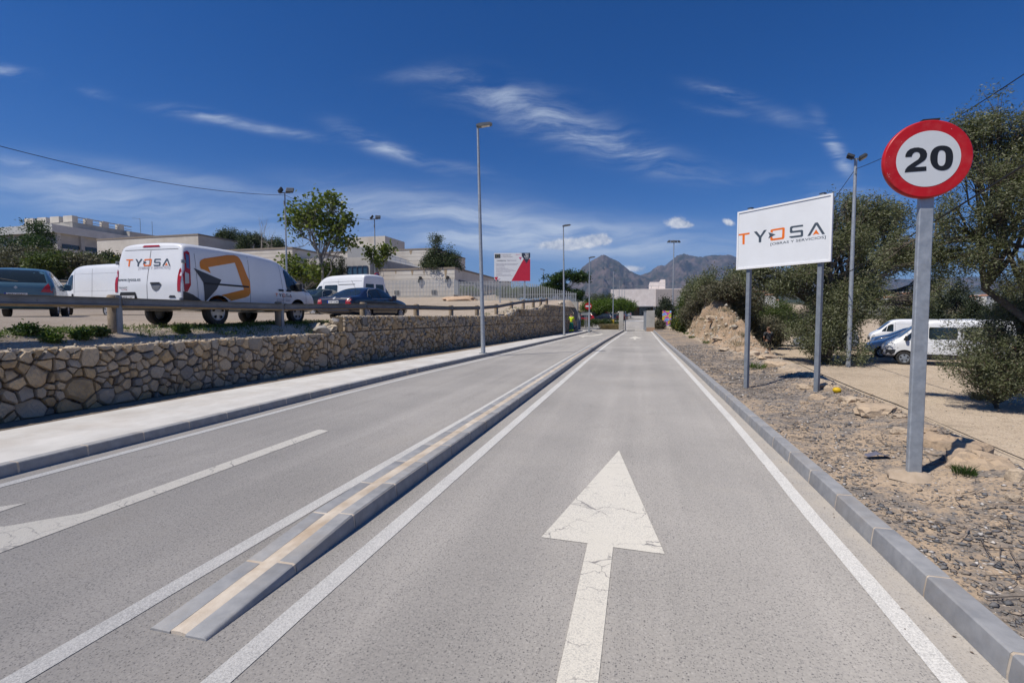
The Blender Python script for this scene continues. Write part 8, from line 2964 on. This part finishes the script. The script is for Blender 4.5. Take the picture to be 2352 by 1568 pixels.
tag(o, 'bright yellow fruit lying among the pale rocks', 'fruit')
q = on_f(2016, 1052, right_z)
mb = MB().add([(-.11, -.05, .01), (.0, -.06, .05), (.12, -.04, .012), (.11, .05, .01), (.0, .05, .055), (-.12, .05, .008)], [(0, 1, 4, 5), (1, 2, 3, 4)])
o = part('roof_tile_shard', mb, pm('grey violet shard', (.13, .13, .17), .7), None)
o.location = (q.x, q.y, q.z + .01)
tag(o, 'grey violet curved shard lying on the gravel left of the sign pole', 'shard')
mb = MB().blob((bp_.x, bp_.y, bp_.z - .03), (.2, .18, .07), 71, 2, .2)
part('base_soil', mb, pm('tan base soil', (.34, .265, .19), .95, c2=(.45, .36, .27), scale=9, bump=.6), sg, 60, world=True)
# loose pebbles
PEB = islandmat('loose pebbles', [(0.07, 0.075, 0.085), (0.14, 0.14, 0.15), (0.20, 0.19, 0.18), (0.11, 0.115, 0.125), (0.30, 0.24, 0.18), (0.09, 0.09, 0.10), (0.42, 0.34, 0.26), (0.16, 0.16, 0.165), (0.55, 0.52, 0.49)], bump=.4)
g = np.random.default_rng(77)
ico = np.array([(0, 0, .8), (.9, 0, .1), (0, .9, .1), (-.9, 0, .1), (0, -.9, .1), (0, 0, -.5)])
icf = np.array([(0, 1, 2), (0, 2, 3), (0, 3, 4), (0, 4, 1), (5, 2, 1), (5, 3, 2), (5, 4, 3), (5, 1, 4)])
Vs, Fs = [], []
cnt = 0
for _ in range(30000):
    yv = 1.2 + 26 * random.random() ** 2.2
    xv = kerb_r(yv) + .17 + 2.0 * random.random() ** 1.1
    if noise.noise(Vector((xv * .9, yv * .9, 11))) < -.12 and random.random() < .75:
        continue
    s_ = .006 + .024 * random.random() ** 3.5
    if yv > 12:
        s_ *= 1.5
    M = np.array(Matrix.Rotation(random.uniform(0, 6.28), 3, 'Z') @ Matrix.Rotation(random.uniform(-.5, .5), 3, 'X'))
    v = (ico * [s_ * random.uniform(.8, 1.7), s_ * random.uniform(.6, 1.1), s_ * random.uniform(.35, .8)] * g.uniform(.75, 1.25, (6, 3))) @ M.T + [xv, yv, right_z(xv, yv) + s_ * .2]
    Vs.append(v)
    Fs.append(icf + cnt)
    cnt += 6
o = link('gravel', fastmesh('gravel', np.concatenate(Vs), np.concatenate(Fs)), PEB)
tag(o, 'loose slate chips and pebbles on the verge behind the right kerb', 'gravel')
o['kind'] = 'stuff'
Vs, Fs, cnt = [], [], 0
for _ in range(2600):
    yv = 4 + 24 * random.random() ** 1.5
    xv = kerb_r(yv) + 1.6 + 9 * random.random() ** 1.8
    s_ = .006 + .02 * random.random() ** 3
    v = (ico * s_ * g.uniform(.6, 1.4, (6, 3))) + [xv, yv, right_z(xv, yv) + s_ * .2]
    Vs.append(v)
    Fs.append(icf + cnt)
    cnt += 6
for _ in range(3000):
    yv = 4 + 20 * random.random() ** 1.5
    xv = wall_x(yv) - .3 - 2.2 * random.random()
    s_ = .007 + .028 * random.random() ** 3
    v = (ico * s_ * g.uniform(.6, 1.4, (6, 3))) + [xv, yv, lot_z(xv, yv) + s_ * .2]
    Vs.append(v)
    Fs.append(icf + cnt)
    cnt += 6
o = link('small_stones', fastmesh('small_stones', np.concatenate(Vs), np.concatenate(Fs)), CAPST)
tag(o, 'small pale stones scattered on the sandy lot and the wall top', 'stones')
o['kind'] = 'stuff'
# stones and dry scrub strewn over the bank
Vs, Fs, cnt = [], [], 0
rd = random.Random(91)
n_ = 0
while n_ < 1500:
    yv, xv = rd.uniform(15, 50), rd.uniform(2.8, 7.5)
    if berm_h(xv, yv) < .08:
        continue
    n_ += 1
    s_ = (.03 + .16 * rd.random() ** 4) * (.5 if yv < 26 or xv > 5.6 else 1)
    v = (ico * s_ * g.uniform(.55, 1.45, (6, 3))) + [xv, yv, right_z(xv, yv) + s_ * .1]
    Vs.append(v)
    Fs.append(icf + cnt)
    cnt += 6
o = link('bank_stones', fastmesh('bank_stones', np.concatenate(Vs), np.concatenate(Fs)), CAPST)
tag(o, 'broken pale stones strewn over the eroded bank of spoil', 'stones')
o['kind'] = 'stuff'
sc_ = []
while len(sc_) < 260:
    yv, xv = rd.uniform(17, 50), rd.uniform(3, 7.5)
    if berm_h(xv, yv) > .15 and noise.noise(Vector((xv * .6, yv * .35, 51))) > .0:
        sc_.append((xv, yv, right_z(xv, yv) + .05))
V, Fq = leafcloud(sc_, 26, .12, .22, 92, .06, up=1.0, flat=.5)
o = link('dry_scrub', fastmesh('dry_scrub', V, Fq), leafmat('dry scrub stalks', [(0.09, 0.075, 0.045), (0.15, 0.125, 0.075), (0.22, 0.19, 0.12), (0.10, 0.105, 0.05)], 0.8, 0.1))
tag(o, 'dry grey scrub clinging to the eroded bank of spoil', 'scrub')
o['kind'] = 'stuff'
# dry twigs on the gravel
mb = MB()
for _ in range(620):
    yv = 2 + 16 * random.random() ** 1.6
    xv = kerb_r(yv) + .3 + 1.6 * random.random()
    if noise.noise(Vector((xv * 1.4, yv * 1.0, 31))) < .0:
        continue
    a, L = random.uniform(0, 3.14), random.uniform(.08, .38)
    pts = [(xv + math.cos(a) * L * t + random.uniform(-.015, .015), yv + math.sin(a) * L * t + random.uniform(-.015, .015), right_z(xv + math.cos(a) * L * t, yv + math.sin(a) * L * t) + .012 + .03 * random.random()) for t in (-.5, 0, .5)]
    mb.tube(pts, random.uniform(.0018, .0045), 3, False)
o = part('dry_twigs', mb, pm('dry twig bark', (.12, .095, .075), .9, c2=(.26, .21, .17), scale=4), None, fix=False)
tag(o, 'dry twigs and stalks littering the gravel verge', 'twigs')
o['kind'] = 'stuff'
# dead leaves on the road by the kerb
V, Fq = leafcloud([(KX - .02 - .22 * random.random() ** 2, 1.2 + 9 * random.random(), .008) for _ in range(60)], 1, .01, .022, 333, .5, flat=.1)
V[:, 2] = .006 + (V[:, 2] - V[:, 2].mean()) * .1
o = link('fallen_leaves', fastmesh('fallen_leaves', V, Fq), BROWNB)
tag(o, 'dead leaves lying in the gutter along the right kerb', 'leaves')
o['kind'] = 'stuff'
# thin wire strung along the edge of the lot
wp = [on_f(u, v, right_z) + Vector((0, 0, .06)) for u, v in ((1775, 808), (1830, 836), (1874, 860), (1975, 905), (2060, 938), (2120, 960), (2200, 996), (2290, 1036), (2380, 1075))]
mb = MB().tube([p - wp[0] for p in wp], .009, 5)
o = part('wire', mb, CABLE, None, 60)
o.location = wp[0]
tag(o, 'thin dark wire running along the edge of the sandy lot', 'wire')

# ------------------------------------------------------------------ mountains, far slope, town, haze


def mountain(name, ridge, dist, depth, mat, rough, foot=-6, seed=0, nu=160, nt=34):
    us = np.linspace(ridge[0][0], ridge[-1][0], nu)

    def fn(u, t):
        v = interp(u, ridge)
        d0 = dist * (1 + .10 * noise.noise(Vector((u * .006, seed, 0))))
        p0 = at(u, 725, d0)
        h = (725 - v) / F * d0 + EYE
        # t: 0 foot (towards us) .. 1 ridge .. 1.35 behind
        if t <= 1:
            d = d0 - depth * (1 - t)
            k = t ** 1.25
        else:
            d = d0 + depth * (t - 1) * 1.6
            k = max(0, 1 - (t - 1) * 2.2)
        p = at(u, 725, d)
        q = Vector((p.x / dist * 9, p.y / dist * 9, seed))
        rid = 1 - abs(noise.noise(q * 1.6)) * 2
        rid2 = 1 - abs(noise.noise(q * 4.1)) * 2
        n = rid * .5 + rid2 * .42 + (1 - abs(noise.noise(q * 9)) * 2) * .2 + noise.noise(q * 21) * .12 + noise.noise(q * 47) * .06
        amp = rough * h * (math.sin(math.pi * min(1, t)) ** .6 * .9 + .05)
        z = foot + (h - foot) * k + amp * (n - .35)
        if t > .93 and t <= 1:
            z = min(z, h * 1.01) if t < 1 else h + rough * h * .06 * noise.noise(q * 14)
        return (p.x, p.y, z)
    ts = list(np.linspace(0, 1, nt)) + [1.12, 1.3, 1.46]
    me = gridmesh(name, us, ts, fn, True)
    return struct(name, me, mat)


def rockmat(name, rock, green, scale, gthr=.5):
    m = bpy.data.materials.new(name)
    m.use_nodes = True
    t = NT(m.node_tree)
    b = t.n['Principled BSDF']
    g_ = t.new('ShaderNodeNewGeometry')
    pos = g_.outputs['Position']
    sp_ = t.new('ShaderNodeSeparateXYZ')
    t.put(sp_.inputs[0], g_.outputs['Normal'])
    n1 = t.noise(pos, scale, 8, .68)
    n2 = t.noise(pos, scale * 5, 6, .7)
    veg = t.mapr(t.m('ADD', t.m('MULTIPLY', n1, .7), t.m('MULTIPLY', n2, .4)), gthr - .05, gthr + .12)
    col = t.mix(n2, tuple(x * .7 for x in rock), tuple(x * 1.25 for x in rock))
    col = t.mix(veg, col, t.mix(n2, tuple(x * .7 for x in green), tuple(x * 1.3 for x in green)))
    t.put(b.inputs['Base Color'], col)
    b.inputs['Roughness'].default_value = 1.0
    b.inputs['Specular IOR Level'].default_value = 0.05
    bp = t.new('ShaderNodeBump')
    bp.inputs['Strength'].default_value = 1.0
    bp.inputs['Distance'].default_value = 6 * .006 / scale
    t.put(bp.inputs['Height'], t.m('ADD', n1, t.m('MULTIPLY', n2, .4)))
    t.put(b.inputs['Normal'], bp.outputs[0])
    return m


RM = rockmat('mountain rock and scrub', (0.15, 0.115, 0.105), (0.030, 0.038, 0.030), .006, .50)
mountain('mountain', [(1180, 715), (1250, 690), (1300, 655), (1325, 632), (1337, 617), (1350, 606), (1366, 596), (1376, 590), (1384.5, 586), (1393, 590), (1405, 597), (1420, 604), (1432, 614), (1445, 624), (1462, 632), (1480, 638), (1520, 652), (1560, 668), (1640, 690), (1700, 705)], 5200, 1900, RM, .30, seed=1, nu=260, nt=60)
mountain('mountain', [(1400, 690), (1440, 655), (1465, 636), (1478, 630), (1492, 626), (1508, 614), (1516, 611), (1524, 614), (1536, 604), (1545, 597), (1553, 590), (1560, 587), (1570, 585), (1582, 588), (1596, 590), (1612, 592), (1630, 590), (1648, 590), (1660, 587), (1672, 588), (1688, 594), (1704, 600), (1740, 612), (1800, 622), (1860, 634), (1920, 628), (1980, 632), (2050, 642), (2150, 640), (2230, 636), (2300, 646), (2400, 652), (2520, 660), (2700, 690)], 6000, 2300, RM, .30, seed=2, nu=420, nt=60)
RM2 = rockmat('wooded foothills', (0.20, 0.16, 0.11), (0.040, 0.050, 0.026), .012, .44)
mountain('foothills', [(900, 716), (1100, 712), (1250, 700), (1330, 690), (1400, 684), (1460, 676), (1520, 680), (1580, 672), (1640, 668), (1700, 662), (1780, 664), (1860, 672), (1950, 668), (2040, 676), (2140, 668), (2240, 672), (2340, 664), (2460, 676), (2700, 690)], 2400, 900, RM2, .25, seed=3)
RM3 = rockmat('near valley slope', (0.26, 0.20, 0.13), (0.055, 0.062, 0.03), .03, .47)
vs_ = [(1560, 716), (1640, 706), (1700, 700), (1800, 694), (1900, 698), (2000, 694), (2100, 697), (2200, 695), (2300, 690), (2420, 694), (2700, 700)]
mountain('valley_slope', vs_, 900, 520, RM3, .12, foot=-2, seed=4, nu=110, nt=16)
# houses of the town, far right
WH = pm('white house render', (0.62, 0.60, 0.56), .9, var=.05)
TILE = pm('clay roof tiles', (0.30, 0.15, 0.09), .9, c2=(0.38, 0.21, 0.13), scale=2)
DARKW = pm('dark window opening', (0.03, 0.03, 0.035), .6)
rd = random.Random(21)
spots = [(1697, 676), (1703, 668), (1709, 683), (1714, 672), (1719, 690), (1726, 684), (1731, 672), (1738, 690), (1745, 680), (1752, 672), (1760, 686), (1768, 678), (1705, 693), (1693, 684), (1776, 690), (2036, 672), (2046, 684), (2056, 676), (2066, 686), (2072, 696), (2084, 690), (2082, 676), (2096, 684), (2040, 696), (2060, 700), (2120, 690), (2128, 680), (2240, 682), (2252, 688), (2262, 680), (2275, 686), (2010, 690), (1990, 682), (1690, 668), (1723, 662)]
for k, (u, v) in enumerate(spots):
    d = rd.uniform(430, 640)
    p = at(u, v, d)
    w, dp, h = rd.uniform(7, 13), rd.uniform(7, 11), rd.uniform(5, 8)
    t = thing('house', 'small pale houses with clay roofs of the distant town', 'house', (p.x, p.y, p.z - h), rd.uniform(-.5, .5), 'small houses of the distant town')
    m = MB().box((0, 0, h / 2 - 4), (w, dp, h + 8))
    part('wall', m, WH, t)
    m = MB()
    m.add([(-w / 2 - .4, -dp / 2 - .4, h), (w / 2 + .4, -dp / 2 - .4, h), (w / 2 + .4, dp / 2 + .4, h), (-w / 2 - .4, dp / 2 + .4, h), (-w / 2 + .5, 0, h + 1.8), (w / 2 - .5, 0, h + 1.8)], [(0, 1, 5, 4), (2, 3, 4, 5), (1, 2, 5), (3, 0, 4), (3, 2, 1, 0)])
    part('roof', m, TILE, t)
    for x in (-w * .28, w * .22):
        m = MB().box((x, -dp / 2 - .02, h * .55), (1.1, .06, 1.4))
        part('window', m, DARKW, t)
# long sheds of an industrial estate
for k, (u, v, w, lb) in enumerate([(2075, 668, 46, 'long pale shed roof in the valley left of the sign pole'), (2290, 674, 40, 'long grey shed in the valley at the right edge'), (1998, 700, 24, 'low white shed behind the parked vans')]):
    p = at(u, v, 620)
    t = thing('shed', lb, 'shed', (p.x, p.y, p.z - 6))
    part('wall', MB().box((0, 0, 2), (w, 16, 8)), WH, t)
    m = MB().box((0, 0, 6.3), (w + 1, 17, .5))
    part('roof', m, pm('grey sheet roof', (.36, .37, .39), .6), t)
# dead trunk and far mound past the bank
p = at(1681, 700, 60)
t = thing('dead_trunk', 'dead leaning trunk stump standing behind the bank', 'tree trunk', (p.x, p.y, -.6))
z1 = top_z(p.x, p.y, 655) + .6
mb = MB().tube([(0, 0, -.3), (-.1, 0, z1 * .5), (-.25, 0, z1)], [.28, .22, .16], 8)
part('trunk', mb, BARK, t, 50)
mb = MB().tube([(-.1, 0, z1 * .7), (-.8, 0, z1 * .82)], [.08, .04], 6)
part('branch', mb, BARK, t, 50)
for k, (u, v, d, w, h, lb) in enumerate([(1830, 706, 95, 4.5, 1.8, 'earth mound with a concrete hut behind the right lot'), (1352, 700, 150, 6, 3.2, 'bare earth mound behind the light green trees'), (1338, 702, 150, 5, 3.4, 'smaller bare earth mound left of the other one')]):
    p = at(u, v, d)
    mb = MB().blob((0, 0, 0), (w, w, h), 400 + k, 3, .15)
    o = part('earth_mound', mb, SAND, None, 60)
    o.location = (p.x, p.y, p.z - h * .7)
    tag(o, lb, 'mound', 'earth mounds')
q = on_f(1058, 690, lot_z)
mb = MB().blob((0, 0, 0), (2.2, 1.2, .45), 410, 3, .15)
o = part('earth_mound', mb, pm('orange earth', (.42, .29, .19), .95, c2=(.52, .38, .27), scale=3, world=True), None, 60)
o.location = (q.x, q.y, lot_z(q.x, q.y) + .05)
tag(o, 'low heap of orange earth in front of the bar fence', 'mound', 'earth mounds')

hz_ = MB().box((0, 3600, 348), (16000, 9400, 706))
ho = part('haze', hz_, None)
ho['kind'] = 'stuff'
hm = bpy.data.materials.new('haze')
hm.use_nodes = True
t = NT(hm.node_tree)
t.n.clear()
out = t.new('ShaderNodeOutputMaterial')
pv = t.new('ShaderNodeVolumePrincipled')
pv.inputs['Color'].default_value = (0.45, 0.66, 1.0, 1)
pv.inputs['Density'].default_value = 0.000075
pv.inputs['Anisotropy'].default_value = 0.2
t.l.new(pv.outputs[0], out.inputs['Volume'])
ho.data.materials.append(hm)

bpy.data.scenes.remove(WORK)
